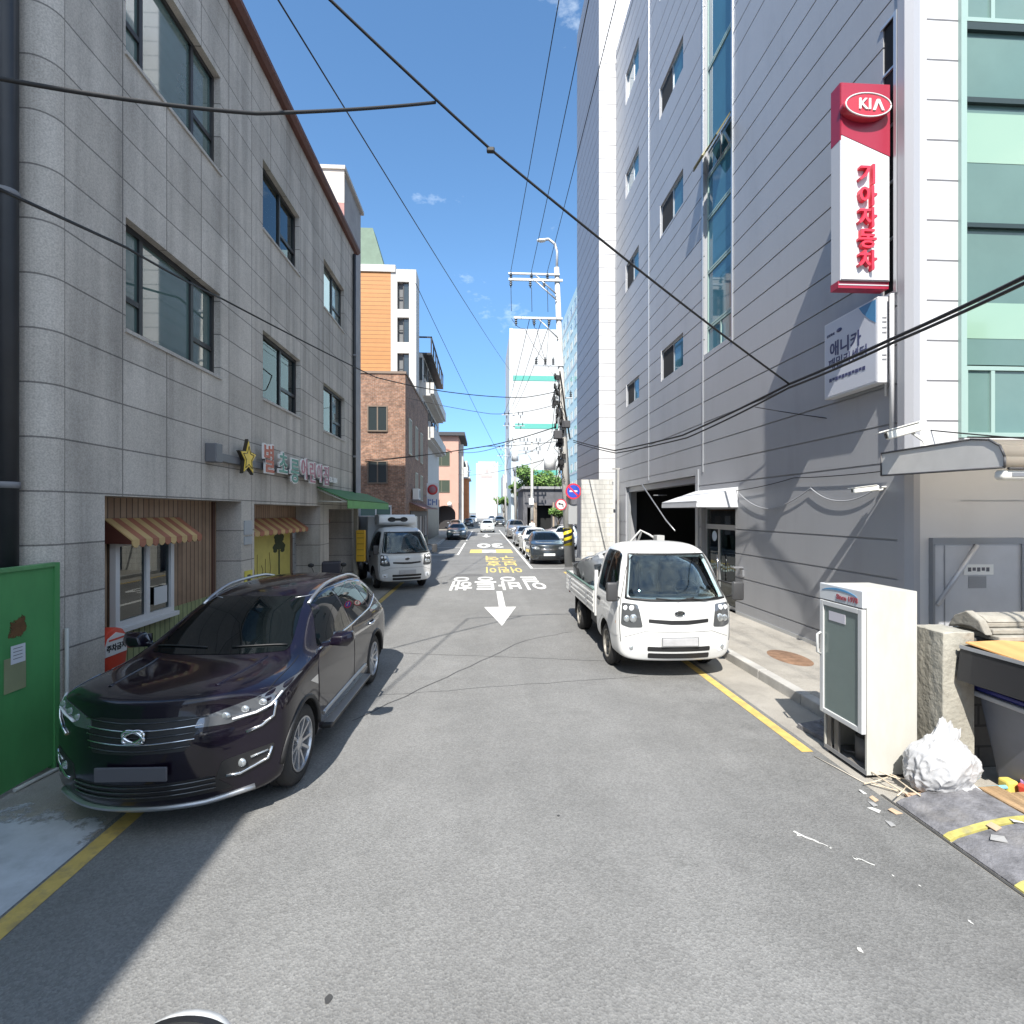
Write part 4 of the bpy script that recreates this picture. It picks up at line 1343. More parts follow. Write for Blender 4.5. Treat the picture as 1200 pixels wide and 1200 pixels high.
# floors and rooms behind the windows
mb = MB()
for (z0, z1) in ((3.2, 6.6), (6.8, 10.4)):
    mb.face([(LX - 3.2, 5.4, z0), (LX - 3.2, 16.5, z0), (LX - 3.2, 16.5, z1), (LX - 3.2, 5.4, z1)])
    mb.face([(LX - .25, 5.4, z0), (LX - 3.2, 5.4, z0), (LX - 3.2, 16.5, z0), (LX - .25, 16.5, z0)])
    mb.face([(LX - .25, 5.4, z1), (LX - 3.2, 5.4, z1), (LX - 3.2, 16.5, z1), (LX - .25, 16.5, z1)])
mb.build("rooms", m_room, bl, True)
for (a0, a1, z0, z1, i) in wins:
    sp = (.20, .72) if i in (0, 3) else (.55,)
    rl = [(0, .20, .32), (.72, 1, .32)] if i in (0, 3) else [(.55, 1, .35)]
    bd = {0: (m_curtw, .5, .98, 0.0), 1: (m_curt, .05, .5, 0), 2: None, 3: (m_curt, .2, .75, 0), 4: (m_curt, .05, .5, 0), 5: (m_curtw, .5, .95, .2)}[i]
    window(bl, 'x', LX - RV + .03, a0, a1, z0, z1, 1, m_frame_d, m_pane if i in (1, 4, 5) else m_paneo, sp, rl, .065, .07, blind=bd)
    mb = MB(); mb.box(LX - RV + .11, LX + .025, a0 - .02, a1 + .02, z0 - .045, z0 - .003)
    mb.build("sill", m_granp, bl, True)
# eaves
mb = MB()
mb.prism([(LX - 1.0, 10.751), (LX + .10, 10.751), (LX + .17, 10.82), (LX + .17, 10.90), (LX + .13, 10.95), (LX - 1.0, 10.97)], 'y', 4.55, 16.80)
mb.build("eaves", m_brown, bl, True)
# stair tower beyond
m_ivory = mat("render_ivory", (.58, .53, .48), .85, var=.08, scale=2, dirt=.3)
m_pinkb = mat("render_pink", (.36, .20, .185), .85, var=.1)
m_greyr = mat("render_grey", (.33, .325, .33), .85, var=.12, scale=1.4, dirt=.4)
mb = MB(); mb.box(-12, -4.52, 16.67, 19.1, 0, 13.4); tw = mb.build("stair_tower", m_greyr, bl, True)
mb = MB(); mb.box(-12, -4.46, 16.655, 16.69, 12.35, 13.45); mb.box(-12, -4.46, 16.655, 16.69, 10.9, 11.65); mb.build("ivory_band", m_ivory, tw)
mb = MB(); mb.box(-12, -4.46, 16.65, 16.68, 11.66, 12.34); mb.build("pink_band", m_pinkb, tw)
mb = MB(); mb.box(-12.1, -4.42, 16.6, 19.2, 13.40, 13.52); mb.build("coping", m_granp, tw)
# shop fronts in the recesses
m_wood = brick_mat("wood_panelling", (.26, .165, .105), (.34, .235, .155), (.07, .045, .03), .11, 9.0, ms=.009, offset=0, rough=.6, axis='x', bump=.7, var=.22, scale=2.4, z0=-1)
m_woodg = brick_mat("green_panelling", (.24, .28, .13), (.28, .33, .17), (.08, .10, .04), .11, 9.0, ms=.009, offset=0, rough=.6, axis='x', bump=.7, var=.2, scale=2.4, z0=-1)
mb = MB(); q = LX - .42
mb.face([(q, 5.85, 1.05), (q, 9.02, 1.05), (q, 9.02, 2.63), (q, 5.85, 2.63)])
f1 = mb.build("shopfront", m_wood, bl, True, recalc=False)
mb = MB(); mb.box(q, q + .012, 5.86, 9.01, .0, 1.05); mb.build("green_skirting", m_woodg, f1)
mb = MB(); mb.box(q, q + .03, 5.86, 5.93, 0, 2.62); mb.box(q, q + .03, 8.86, 8.93, 0, 2.62); mb.build("battens", mat("batten", (.10, .05, .035), .6, var=.2), f1)
m_wframe = mat("white_upvc", (.62, .62, .63), .4)
w1 = window(bl, 'x', q + .03, 6.48, 7.66, 1.02, 2.10, 1, m_wframe, m_pane_d, (.52,), (), .075, .07)
mb = MB(); mb.box(q + .012, q + .14, 6.42, 7.72, .96, 1.018); mb.build("sill", m_wframe, bl, True)
mb = MB(); mb.box(q + .092, q + .097, 7.22, 7.50, 1.18, 1.42); mb.build("paper_notice", mat("paper", (.62, .62, .62), .9), w1)
mb = MB(); mb.box(q - 1.2, q - .02, 6.5, 7.65, 1.0, 1.04); mb.box(q - .7, q - .1, 6.6, 7.5, 1.05, 1.1); mb.build("counter", m_room, w1)
# striped awnings over the shop windows: a row of slats, yellow and red in turn
m_ay = mat("awning_yellow", (.52, .36, .16), .7, var=.15); m_ar = mat("awning_red", (.34, .13, .075), .7, var=.15)
def striped_awning(y0, y1, zt, zb, xq, dep, n, label, near=True):
    root = thing("striped_awning", label, "awning", (xq, (y0 + y1) / 2, zt), group="striped awnings of the nursery")
    mb = MB()
    for k in range(n):
        mb.mi = k % 2
        a, b = y0 + (y1 - y0) * k / n, y0 + (y1 - y0) * (k + 1) / n - .002
        zr = zb - .05 if True else zb
        mb.hexa([(xq, a, zt), (xq, b, zt), (xq + dep, b, zb), (xq + dep, a, zb)], [(xq, a, zt + .012), (xq, b, zt + .012), (xq + dep + .012, b, zb + .012), (xq + dep + .012, a, zb + .012)])
        c = (a + b) / 2
        mb.prism([(a, zb + .01), (a, zb - .05), (a + (b - a) * .25, zb - .075), (c, zb - .085), (a + (b - a) * .75, zb - .075), (b, zb - .05), (b, zb + .01)], 'x', xq + dep, xq + dep + .012)
    mb.build("striped_slats", [m_ay, m_ar], root, True)
    for yy in (y0, y1 - .02):
      mb = MB(); mb.prism([(xq, zt), (xq + dep, zb), (xq + dep, zb - .04), (xq, zb - .03)], 'y', yy, yy + .02)
      mb.build("side_gusset", mat("awning_dark", (.10, .03, .02), .7), root, True)
    return root
striped_awning(6.40, 7.92, 2.36, 2.10, q + .02, .32, 12, "yellow and red striped awning over the white framed nursery window nearest us")
q2 = LX - .60
mb = MB(); mb.face([(q2, 9.51, 2.1), (q2, 13.24, 2.1), (q2, 13.24, 2.60), (q2, 9.51, 2.60)]); mb.face([(q2, 9.51, 0), (q2, 13.24, 0), (q2, 13.24, .9), (q2, 9.51, .9)])
mb.face([(q2 - .08, 9.51, .9), (q2 - .08, 13.24, .9), (q2 - .08, 13.24, 2.1), (q2 - .08, 9.51, 2.1)])
f2 = mb.build("shopfront", m_wood, bl, True, recalc=False)
striped_awning(9.65, 13.05, 2.30, 2.05, q2 + .02, .34, 16, "yellow and red striped awning above the yellow nursery mural, between two granite piers")
# printed screen: a plain yellow sheet with a tree and small plants
root = thing("window_mural", "yellow printed window screen with a dark tree, under the middle striped awning", "mural", (q2, 11.4, .9))
mb = MB(); mb.box(q2 - .05, q2 - .02, 9.75, 12.9, .92, 2.05); mb.build("screen", mat("mural_yellow", (.60, .52, .14), .7, var=.12, scale=3), root, True)
mb = MB(); mb.box(q2 - .019, q2 - .014, 12.18, 12.26, 1.0, 1.75)
for (yy, zz, rr) in ((12.2, 1.75, .22), (12.0, 1.62, .13), (12.42, 1.62, .15), (12.22, 1.93, .13), (12.05, 1.85, .11), (12.4, 1.85, .10)):
    mb.prism([(yy + rr * math.cos(t) * (1 + .2 * math.sin(5 * t)), zz + rr * .8 * math.sin(t)) for t in [2 * math.pi * k / 18 for k in range(18)]], 'x', q2 - .0185 + rr * .005, q2 - .013 + rr * .005)
mb.build("painted_tree", mat("mural_green", (.05, .065, .03), .8), root, True)
mb = MB()
for k in range(9):
    yy = 10.1 + k * .2
    mb.tube([(q2 - .017, yy, 1.05), (q2 - .017, yy + .04 * (-1) ** k, 1.2), (q2 - .017, yy - .03, 1.3 + .25 * (k % 3) / 2)], .006, 5)
mb.build("painted_plants", mat("mural_brown", (.16, .10, .05), .8), root, True)
mb = MB(); mb.box(q2 - .018, q2 - .012, 9.8, 10.15, 1.02, 1.22); mb.build("painted_house", mat("mural_red", (.30, .12, .09), .8), root, True)
q3 = LX - .9
mb = MB(); mb.face([(q3, 13.98, 0), (q3, 16.35, 0), (q3, 16.35, 2.53), (q3, 13.98, 2.53)]); f3 = mb.build("shopfront", m_wood, bl, True, recalc=False)
mb = MB(); mb.box(q3 + .02, q3 + .07, 14.75, 15.65, .05, 2.0); dr = mb.build("door", mat("door_brown", (.13, .085, .06), .5, var=.2), bl, True)
mb = MB(); mb.box(q3 + .07, q3 + .11, 15.5, 15.54, .9, 1.2); mb.build("handle", m_chrome, dr)
mb = MB(); mb.box(q3 + .071, q3 + .076, 14.95, 15.2, 1.05, 1.35); mb.build("paper_notice", mat("paper", (.62, .62, .62), .9), dr)
striped_awning(14.9, 15.9, 2.42, 2.2, q3 + .05, .3, 8, "small striped awning over the nursery door beside the dark motorcycle")
mb = MB()
for (a, b, z) in ((14.2, .03, 1.9), (14.3, .05, 1.7), (14.25, .04, 1.5), (14.4, .04, 1.85), (14.15, .05, 1.3), (14.35, .05, 1.2), (14.45, .04, 1.55)):
    mb.box(q3 + .005, q3 + .03, a, a + .12, z, z + .12 + b)
mb.build("notices", mat("notice_dark", (.04, .035, .03), .8), f3)
# plates on the pier
mb = MB(); mb.box(LX + .003, LX + .02, 9.10, 9.40, 2.05, 2.30); mb.box(LX + .003, LX + .02, 9.10, 9.38, 1.88, 2.02)
tag(mb.build("wall_plaque", mat("plaque", (.34, .36, .38), .5)), "two small grey plaques on the granite pier above a yellow notice", "plaque")
root = thing("notice_board", "small yellow notice with text fixed low on the granite pier", "notice", (LX, 9.25, .9))
mb = MB(); mb.box(LX + .003, LX + .018, 9.12, 9.40, .82, 1.42); mb.build("board", mat("notice_yellow", (.60, .52, .08), .6, var=.06), root, True)
mb = MB()
for z in (1.30, 1.22): mb.box(LX + .0185, LX + .021, 9.20, 9.32, z, z + .05)
for z in (1.08, 1.02, .97, .91): mb.box(LX + .0185, LX + .021, 9.17, 9.35, z, z + .018)
mb.build("print", mat("print_dark", (.06, .05, .04), .7), root, True)

# the sign: a rail of letters, a star and the rail's box
root = thing("nursery_sign", "row of raised pastel sign letters with a yellow star on the granite wall", "sign", (LX, 11, 3.3))
m_rail = mat("sign_rail", (.17, .175, .19), .5, metal=.4)
mb = MB(); mb.box(LX + .003, LX + .09, 8.0, 14.35, 3.24, 3.36); mb.build("rail", m_rail, root, True)
mb = MB(); mb.box(LX + .003, LX + .17, 7.86, 8.05, 3.20, 3.48); mb.bevel(.01); mb.build("junction_box", m_rail, root, True)
def star_poly(cy, cz, ro, ri):
    return [(cy + (ro if k % 2 == 0 else ri) * math.sin(math.pi * k / 5), cz + (ro if k % 2 == 0 else ri) * math.cos(math.pi * k / 5)) for k in range(10)]
mb = MB(); mb.prism(star_poly(8.93, 3.36, .33, .155), 'x', LX + .10, LX + .155); st_ = mb.build("star", mat("star_edge", (.03, .022, .012), .5), root, True)
mb = MB(); mb.prism(star_poly(8.93, 3.36, .29, .135), 'x', LX + .1555, LX + .166); mb.build("star_face", mat("star_yellow", (.85, .60, .08), .5, var=.1), st_)
mb = MB()
for (a, b) in zip(star_poly(8.93, 3.36, .21, .10), star_poly(8.93, 3.36, .21, .10)[1:] + star_poly(8.93, 3.36, .21, .10)[:1]):
    mb.tube([(LX + .168, *a), (LX + .168, *b)], .006, 5)
mb.build("star_outline", mat("star_edge", (.03, .022, .012), .5), st_)
m_back = mat("letter_white", (.74, .72, .70), .5)
lets = [("별", 9.75, 3.40, .52, (.42, .10, .05)), ("초", 10.42, 3.37, .46, (.10, .27, .21)), ("롱", 11.05, 3.28, .50, (.10, .27, .21)), ("어", 11.62, 3.38, .44, (.42, .16, .20)), ("린", 12.16, 3.33, .48, (.42, .16, .20)),
        ("이", 12.68, 3.37, .42, (.40, .17, .22)), ("집", 13.22, 3.33, .48, (.40, .17, .22))]
for (ch, yy, zz, sz, col) in lets:
    M_ = frame_M((LX + .15, yy, zz), (0, 1, 0), (0, 0, 1))
    mb = MB(); mb.text(ch, sz * 1.08, M_, .035, .055); lo = mb.build("letter", m_back, root, True)
    M2 = frame_M((LX + .172, yy, zz), (0, 1, 0), (0, 0, 1))
    mb = MB(); mb.text(ch, sz * 1.08, M2, .010, .012); mb.build("letter_face", mat("letter_%02d%02d" % (col[0] * 99, col[1] * 99), col, .5), lo)
mb = MB(); mb.text("438-3804", .20, frame_M((LX + .096, 14.05, 3.30), (0, 1, 0), (0, 0, 1)), .01, .03); mb.build("phone_number", m_back, root, True)

# downpipes
m_pipe_d = mat("pipe_dark", (.022, .023, .026), .5, var=.2)
def downpipe(x, y, r, z0, z1, label, clips=()):
    root = thing("downpipe", label, "pipe", (x, y, z0))
    mb = MB(); mb.cyl((x, y, z0), (x, y, z1), r, n=18); mb.build("pipe", m_pipe_d, root, True)
    mb = MB()
    for z in clips: mb.cyl((x, y, z - .03), (x, y, z + .03), r + .012, n=18)
    mb.build("clip", mat("clip_grey", (.20, .20, .21), .6), root, True)
downpipe(-4.42, 5.0, .085, 0, 10.6, "thick black downpipe on the granite corner behind the green fence", (2.7, 5.4, 8.2))
downpipe(-4.09, 16.45, .05, 2.6, 10.6, "thin black downpipe at the far end of the granite building", (4.2, 7.4))

# green canopy over the end of the building
root = thing("green_canopy", "green fabric canopy on posts projecting over the loading place", "canopy", (LX, 15.6, 2.7))
m_gc = mat("canopy_green", (.055, .17, .06), .7, var=.15, scale=3)
mb = MB(); mb.hexa([(LX + .01, 12.95, 3.06), (LX + .01, 18.4, 3.06), (LX + .76, 18.4, 2.74), (LX + .76, 12.95, 2.74)], [(LX + .01, 12.95, 3.085), (LX + .01, 18.4, 3.085), (LX + .775, 18.4, 2.765), (LX + .775, 12.95, 2.765)])
mb.build("canvas", m_gc, root, True)
mb = MB(); mb.box(LX + .762, LX + .775, 12.95, 18.4, 2.54, 2.739); mb.build("valance", mat("valance_green", (.12, .33, .10), .7, var=.12), root, True)
mb = MB()
mb.tube([(LX + .02, 13.0, 3.02), (LX + .74, 13.0, 2.70)], .018); mb.tube([(LX + .74, 13.0, 2.70), (LX + .74, 18.35, 2.70)], .018)
mb.tube([(LX + .02, 13.0, 2.72), (LX + .74, 13.0, 2.70)], .014)
mb.build("canopy_frame", mat("frame_pale", (.50, .50, .44), .5), root, True)
mb = MB(); mb.box(-3.98, -3.86, 15.9, 16.02, 0, 2.70); mb.build("post", mat("post_beige", (.34, .31, .25), .7, var=.15), root, True)
root = thing("yellow_box", "upright yellow sign box hanging on the canopy post", "sign box", (-3.8, 15.9, .9))
mb = MB(); mb.box(-3.86, -3.60, 15.72, 15.89, .95, 1.90); mb.bevel(.012); mb.build("case", mat("box_yellow", (.58, .34, .02), .5, var=.08), root, True)
mb = MB()
for z in (1.12, 1.30, 1.48, 1.66, 1.80): mb.box(-3.83, -3.63, 15.715, 15.719, z, z + .012)
mb.build("slots", m_dark, root, True)
mb = MB(); mb.cyl((-3.75, 15.80, .70), (-3.75, 15.80, .95), .07, .10, n=14); mb.build("base_cup", m_black, root, True)

# red post box shaped sign stand against the green boards
root = thing("parking_sign_stand", "round topped red no parking stand with white label between granite corner and dark car", "sign stand", (-4.33, 6.12, 0))
m_red = mat("stand_red", (.58, .06, .03), .45, var=.08)
mb = MB()
mb.prism([(5.99 - .02, 0), (6.25 + .02, 0), (6.24, .56), (6.30, .70), (6.33, .88), (6.31, 1.0), (6.24, 1.09), (6.12, 1.13), (6.0, 1.09), (5.93, 1.0), (5.91, .88), (5.94, .70), (6.0, .56)], 'x', -4.40, -4.22)
mb.bevel(.02, 2); mb.build("body", m_red, root, True, smooth=40)
mb = MB(); mb.prism([(5.95, .82), (6.29, .82), (6.30, .93), (6.26, 1.02), (6.12, 1.07), (5.99, 1.02), (5.945, .93)], 'x', -4.2195, -4.212); lb = mb.build("label_panel", mat("label_white", (.70, .68, .66), .5), root, True)
mb = MB(); mb.text("주차금지", .085, frame_M((-4.209, 6.12, .90), (0, 1, 0), (0, 0, 1)), .003, .03); mb.build("lettering", mat("print_black", (.02, .02, .02), .6), lb)
mb = MB(); mb.box(-4.219, -4.209, 6.0, 6.24, .985, 1.005); mb.build("red_line", m_red, lb)

# green sheet fence at the left edge
root = thing("green_fence", "green painted sheet metal fence panel with a rust spot and taped paper", "fence", (-4.3, 4, 0))
m_gf = mat("fence_green", (.065, .26, .085), .6, var=.20, scale=1.5, dirt=.5, dcol=(.05, .15, .05), dscale=1.0, stretch=(1, 1, .4))
fx = -4.11
mb = MB(); mb.box(fx - .04, fx, 1.5, 5.13, .04, 1.93); mb.build("panel", m_gf, root, True)
mb = MB(); mb.box(fx - .06, fx + .02, 1.5, 5.13, 1.931, 1.965); mb.build("top_rail", mat("fence_green_rail", (.09, .26, .10), .5, var=.2, scale=6), root, True)
mb = MB(); mb.box(fx - .05, fx + .012, 5.131, 5.19, 0, 1.965); mb.build("post", m_gf, root, True)
mb = MB()
mb.box(fx + .0005, fx + .0022, 4.56, 4.94, 1.28, 1.58)
m_rf = mat("rust_fence", (.11, .055, .02), .9, var=.45, scale=12)
n_, l_ = nodes_of(m_rf)
t_ = n_.new("ShaderNodeTexNoise"); t_.inputs["Scale"].default_value = 17; t_.inputs["Detail"].default_value = 8; t_.inputs["Roughness"].default_value = .7
g_ = n_.new("ShaderNodeNewGeometry"); l_.new(g_.outputs["Position"], t_.inputs["Vector"])
vd = n_.new("ShaderNodeVectorMath"); vd.operation = 'DISTANCE'; vd.inputs[1].default_value = (fx, 4.76, 1.43); l_.new(g_.outputs["Position"], vd.inputs[0])
r1 = n_.new("ShaderNodeMapRange"); r1.inputs["From Min"].default_value = .02; r1.inputs["From Max"].default_value = .16; r1.inputs["To Min"].default_value = .30; r1.inputs["To Max"].default_value = -.30; l_.new(vd.outputs["Value"], r1.inputs["Value"])
a1 = n_.new("ShaderNodeMath"); l_.new(t_.outputs["Fac"], a1.inputs[0]); l_.new(r1.outputs["Result"], a1.inputs[1])
r2 = n_.new("ShaderNodeMapRange"); r2.inputs["From Min"].default_value = .50; r2.inputs["From Max"].default_value = .56; l_.new(a1.outputs[0], r2.inputs["Value"]); l_.new(r2.outputs["Result"], n_["Principled BSDF"].inputs["Alpha"])
mb.build("rust_spot", m_rf, root, True)
mb = MB(); mb.M = None; mb.box(fx + .003, fx + .006, 4.62, 4.83, .88, 1.18); mb.build("cardboard_patch", mat("tape_olive", (.23, .25, .14), .7, var=.12), root, True)
mb = MB(); mb.box(fx + .007, fx + .009, 4.68, 4.82, 1.12, 1.28); pp = mb.build("paper_notice", mat("paper2", (.56, .58, .62), .8), root, True)
mb = MB()
for z in (1.16, 1.19, 1.22, 1.25): mb.box(fx + .0095, fx + .0105, 4.70, 4.79, z, z + .006)
mb.build("print", mat("print_grey", (.12, .12, .14), .8), pp)
# hose on the ground by the fence
mb = MB(); mb.tube([(-4.12, 5.30, 1.3), (-4.12, 5.30, .5), (-4.12, 5.28, .12), (-4.06, 5.22, .03), (-4.02, 5.1, .02), (-4.06, 4.9, .02), (-4.09, 4.7, .02)], .018, 8)
tag(mb.build("hose", mat("hose_grey", (.42, .43, .40), .6)), "pale grey hose running down the granite corner to the green fence", "hose")
# ------------------------------------------------------------------ right: tall grey panel building with the car maker's sign
RX = 5.75
m_panel = mat("grey_panel", (.335, .342, .360), .42, metal=.12, var=.045, scale=.8, stretch=(1, 1, .18), dirt=.30, dscale=1.3, dcol=(.21, .21, .215), bump=.10, bscale=1.4)
m_panelw = mat("white_panel", (.58, .58, .59), .40, var=.03, scale=.8, dirt=.10, dscale=.9)
m_groove = mat("groove_dark", (.05, .05, .06), .8)
m_alu = mat("alu_frame", (.50, .52, .54), .35, metal=.6)
m_gframe = mat("mint_frame", (.28, .39, .36), .4)
m_paneb = mat("pane_blue", (.045, .14, .19), .03, spec=.6, var=.12, scale=.5)
m_mint = mat("mint_spandrel", (.24, .37, .28), .12, coat=.6, spec=.7)
m_steelt = mat("steel_trim", (.30, .31, .33), .4, metal=.5)
gb = thing("grey_building", "tall grey metal panel building with teal window strip and white front, on the right", "building", (9, 14, 0))
gro = [.42 + .545 * k for k in range(42)]
W_A = [(18.75, 20.45, 18.95, 20.15), (18.75, 20.45, 15.15, 16.10), (18.75, 20.45, 11.35, 12.40), (18.70, 20.35, 6.70, 7.55)]
W_B = [(14.50, 16.45, 19.2, 20.2), (14.50, 16.45, 15.30, 16.26), (14.50, 16.40, 11.40, 12.40), (14.50, 16.30, 6.70, 7.65)]
STRIP = (11.62, 13.10, 6.55, 21.0)
GAR = (13.60, 20.50, .13, 3.45)
DOOR = (11.42, 13.25, .13, 2.62)
SLOT = (6.86, 7.08, 5.55, 9.4)
mb = MB()
op = [(*w, .12) for w in W_A + W_B] + [(*STRIP, .16), (*GAR, .45), (*DOOR, .25), (*SLOT, .12)]
wall(mb, 'x', RX, 6.80, 22.0, 0, 22.2, -1, openings=op, grooves=gro, gw=.028, gd=.022)
mb.build("side_wall", m_panel, gb, True, recalc=False)
mb = MB(); mb.box(RX + .024, RX + .03, 6.81, 21.99, 3.5, 22.1)
mb = MB()   # thin vertical seams with bright cover strips
mb.box(RX - .02, RX + .001, 17.56, 17.62, 3.55, 22.2); mb.box(RX - .02, RX + .001, 13.13, 13.19, 3.5, 22.2)
mb.box(RX - .02, RX + .001, 11.53, 11.59, 6.4, 22.2)
mb.build("cover_strip", m_alu, gb, True)
mb = MB(); mb.box(RX - .015, RX + 12, 6.66, 22.05, 22.2, 22.5); mb.build("coping", m_steelt, gb, True)
# body of the building behind the skin: walls, floors
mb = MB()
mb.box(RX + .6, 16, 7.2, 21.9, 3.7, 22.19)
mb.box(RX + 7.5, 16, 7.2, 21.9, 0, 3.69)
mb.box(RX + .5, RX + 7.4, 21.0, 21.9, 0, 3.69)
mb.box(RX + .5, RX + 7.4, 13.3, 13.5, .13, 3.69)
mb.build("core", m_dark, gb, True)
mb = MB(); mb.face([(16, 6.7, 0), (16, 22, 0), (16, 22, 22.2), (16, 6.7, 22.2)]); mb.face([(RX, 22, 0), (16, 22, 0), (16, 22, 22.2), (RX, 22, 22.2)])
mb.build("rear_wall", m_panel, gb, True)
for i, w in enumerate(W_A + W_B):
    dark = i in (6,)
    f = window(gb, 'x', RX + .11, *w, -1, m_alu, m_paneb, (.5,), (), .05, .05)
    if i in (2, 5, 6, 7, 3):     # a sash slid open: dark gap
        mb = MB(); c = (w[0] + w[1]) / 2
        mb.box(RX + .05, RX + .058, c + .03, w[1] - .06, w[2] + .06, w[3] - .06); mb.build("open_gap", m_dark, f)
    mb = MB(); mb.box(RX - .012, RX + .06, w[1] + .002, w[1] + .035, w[2] - .03, w[3] + .03); mb.build("side_trim", m_panelw, f)
zs_ = [6.55, 7.25, 8.7, 10.1, 11.2, 11.9, 14.0, 16.2, 17.9, 19.6, 21.0]
for k, (a, b) in enumerate(zip(zs_, zs_[1:])):
    window(gb, 'x', RX + .14, STRIP[0], STRIP[1], a + .01, b - .01, -1, m_gframe if k != 4 else m_alu, m_paneb, (.5,) if k in (0, 4) else (), (), .045, .05, name="strip_window", blind=(m_curt, 0.0, 1.0, .55) if k in (1, 3, 6, 7) else None)
# sashes tilted out of the strip
root = thing("open_sash", "brown framed window sash tilted open in the teal window strip", "window sash", (RX, 12.4, 11.5))
mb = MB()
for k in range(2):
    y0, y1 = (11.70, 12.30) if k == 0 else (12.42, 13.02)
    mb.hexa([(RX + .05, y0, 11.85), (RX + .05, y1, 11.85), (RX + .02, y1, 11.85), (RX + .02, y0, 11.85)], [(RX - .30, y0, 11.28), (RX - .30, y1, 11.28), (RX - .33, y1, 11.30), (RX - .33, y0, 11.30)])
mb.build("sash", mat("sash_olive", (.13, .12, .06), .4, var=.2), root, True)
mb = MB(); mb.hexa([(RX + .012, 12.46, 11.80), (RX + .012, 12.98, 11.80), (RX + .004, 12.98, 11.80), (RX + .004, 12.46, 11.80)], [(RX - .30, 12.46, 11.33), (RX - .30, 12.98, 11.33), (RX - .345, 12.98, 11.34), (RX - .345, 12.46, 11.34)])
mb.build("pane", mat("pane_cream", (.45, .43, .30), .2, coat=.5), root, True)
# narrow louvred slot and pipes near the corner
mb = MB()
mb.box(RX + .02, RX + .11, SLOT[0] - .002, SLOT[1] + .002, SLOT[2], SLOT[3])
mb.build("slot_panel", m_dark, gb, True)
mb = MB()
mb.box(RX - .03, RX + .05, SLOT[0] - .05, SLOT[0], SLOT[2] - .04, SLOT[3] + .04); mb.box(RX - .02, RX + .05, SLOT[0], SLOT[1] + .03, SLOT[3], SLOT[3] + .04); mb.box(RX - .02, RX + .05, SLOT[0], SLOT[1] + .03, SLOT[2] - .04, SLOT[2])
for z in (6.3, 7.1, 7.9, 8.7): mb.box(RX - .01, RX + .03, SLOT[0], SLOT[1], z, z + .03)
mb.build("slot_frame", m_alu, gb, True)
mb = MB(); mb.tube([(RX - .05, 6.86, 5.5), (RX - .05, 6.86, 3.6)], .028, 10); mb.tube([(RX - .04, 6.98, 5.45), (RX - .04, 6.98, 4.1)], .015, 8)
tag(mb.build("white_conduit", m_panelw), "white vertical conduit on the grey wall under the tall red and white sign", "conduit")
# corner column and the front
mb = MB()
mb.prism([(RX - .02, 6.80), (RX - .02, 6.68), (RX + .05, 6.61), (RX + .14, 6.61), (RX + .14, 6.80)], 'z', 0, 22.2); mb.build("corner_column", mat("corner_panel", (.34, .345, .37), .4, metal=.1), gb, True)
FY = 6.63
mb = MB()
wall(mb, 'y', FY, RX + .14, 6.49, 0, 22.2, -1)
wall(mb, 'y', FY, 6.49, 13.5, 0, 3.46, -1, grooves=[.42 + .545 * k for k in range(6)], gw=.026, gd=.02)
mb.build("front_panel", m_panelw, gb, True, recalc=False)
mb = MB()
for k in range(42):
    z = .42 + .545 * k
    if z > 3.3: mb.box(6.0, 6.46, FY - .0015, FY + .01, z - .012, z + .012)
mb.build("panel_joint", mat("joint_dark", (.13, .13, .14), .8), gb, True)
# curtain wall of the front
mb = MB(); mb.box(6.45, 6.53, FY - .05, FY + .12, 3.46, 22.2); mb.build("edge_mullion", m_gframe, gb, True)
m_tealb = mat("teal_spandrel", (.11, .185, .17), .12, spec=.4, var=.12, scale=.6)
m_tealw = mat("teal_window", (.12, .20, .185), .06, spec=.5, var=.10, scale=.8)
m_tealp = glass("pane_front", (.60, .85, .78), .8, 1.45)
bands = [("w", 3.48, 4.44), ("d", 4.47, 4.83), ("m", 4.83, 5.32), ("d", 5.32, 6.33), ("k", 6.33, 6.39), ("d", 6.39, 7.24), ("m", 7.24, 7.92), ("d", 7.92, 8.03), ("k", 8.03, 8.10), ("d", 8.10, 9.02), ("k", 9.02, 9.12), ("w", 9.14, 10.3),
         ("m", 10.3, 10.9), ("d", 10.9, 12.2), ("k", 12.2, 12.3), ("d", 12.3, 13.6), ("m", 13.6, 14.3), ("d", 14.3, 16), ("k", 16, 16.1), ("d", 16.1, 18), ("m", 18, 18.7), ("d", 18.7, 22.1)]

m_bar = mat("bar_dark", (.02, .035, .035), .4)
for (t, a, b) in bands:
    if t == "m": mb = MB(); mb.box(6.53, 13.5, FY + .03, FY + .06, a, b); mb.build("mint_spandrel", m_mint, gb, True)
    elif t == "k": mb = MB(); mb.box(6.53, 13.5, FY - .02, FY + .06, a, b); mb.build("dark_transom", m_bar, gb, True)
    elif t == "d": mb = MB(); mb.box(6.53, 13.5, FY + .035, FY + .055, a, b); mb.build("glass_band", m_tealb, gb, True)
mb = MB()
mb.box(6.53, 13.5, FY + .50, FY + .52, 3.47, 22.1)
mb.build("blind_wall", mat("office_teal", (.30, .42, .38), .9, var=.2, scale=.8), gb, True)
for (a, b) in ((3.48, 4.44), (9.14, 10.3)):
    x = 6.53
    while x < 13:
        window(gb, 'y', FY + .05, x, x + 1.55, a, b, -1, m_gframe, m_tealw, (.27,), (), .055, .06, name="front_window")
        x += 1.57
mb = MB(); mb.box(6.6, 6.93, FY + .060, FY + .0715, 3.56, 4.38); mb.box(6.6, 6.93, FY + .060, FY + .0715, 9.2, 10.2); mb.build("ochre_curtain", mat("curtain_ochre", (.30, .26, .12), .9, var=.1), gb, True)

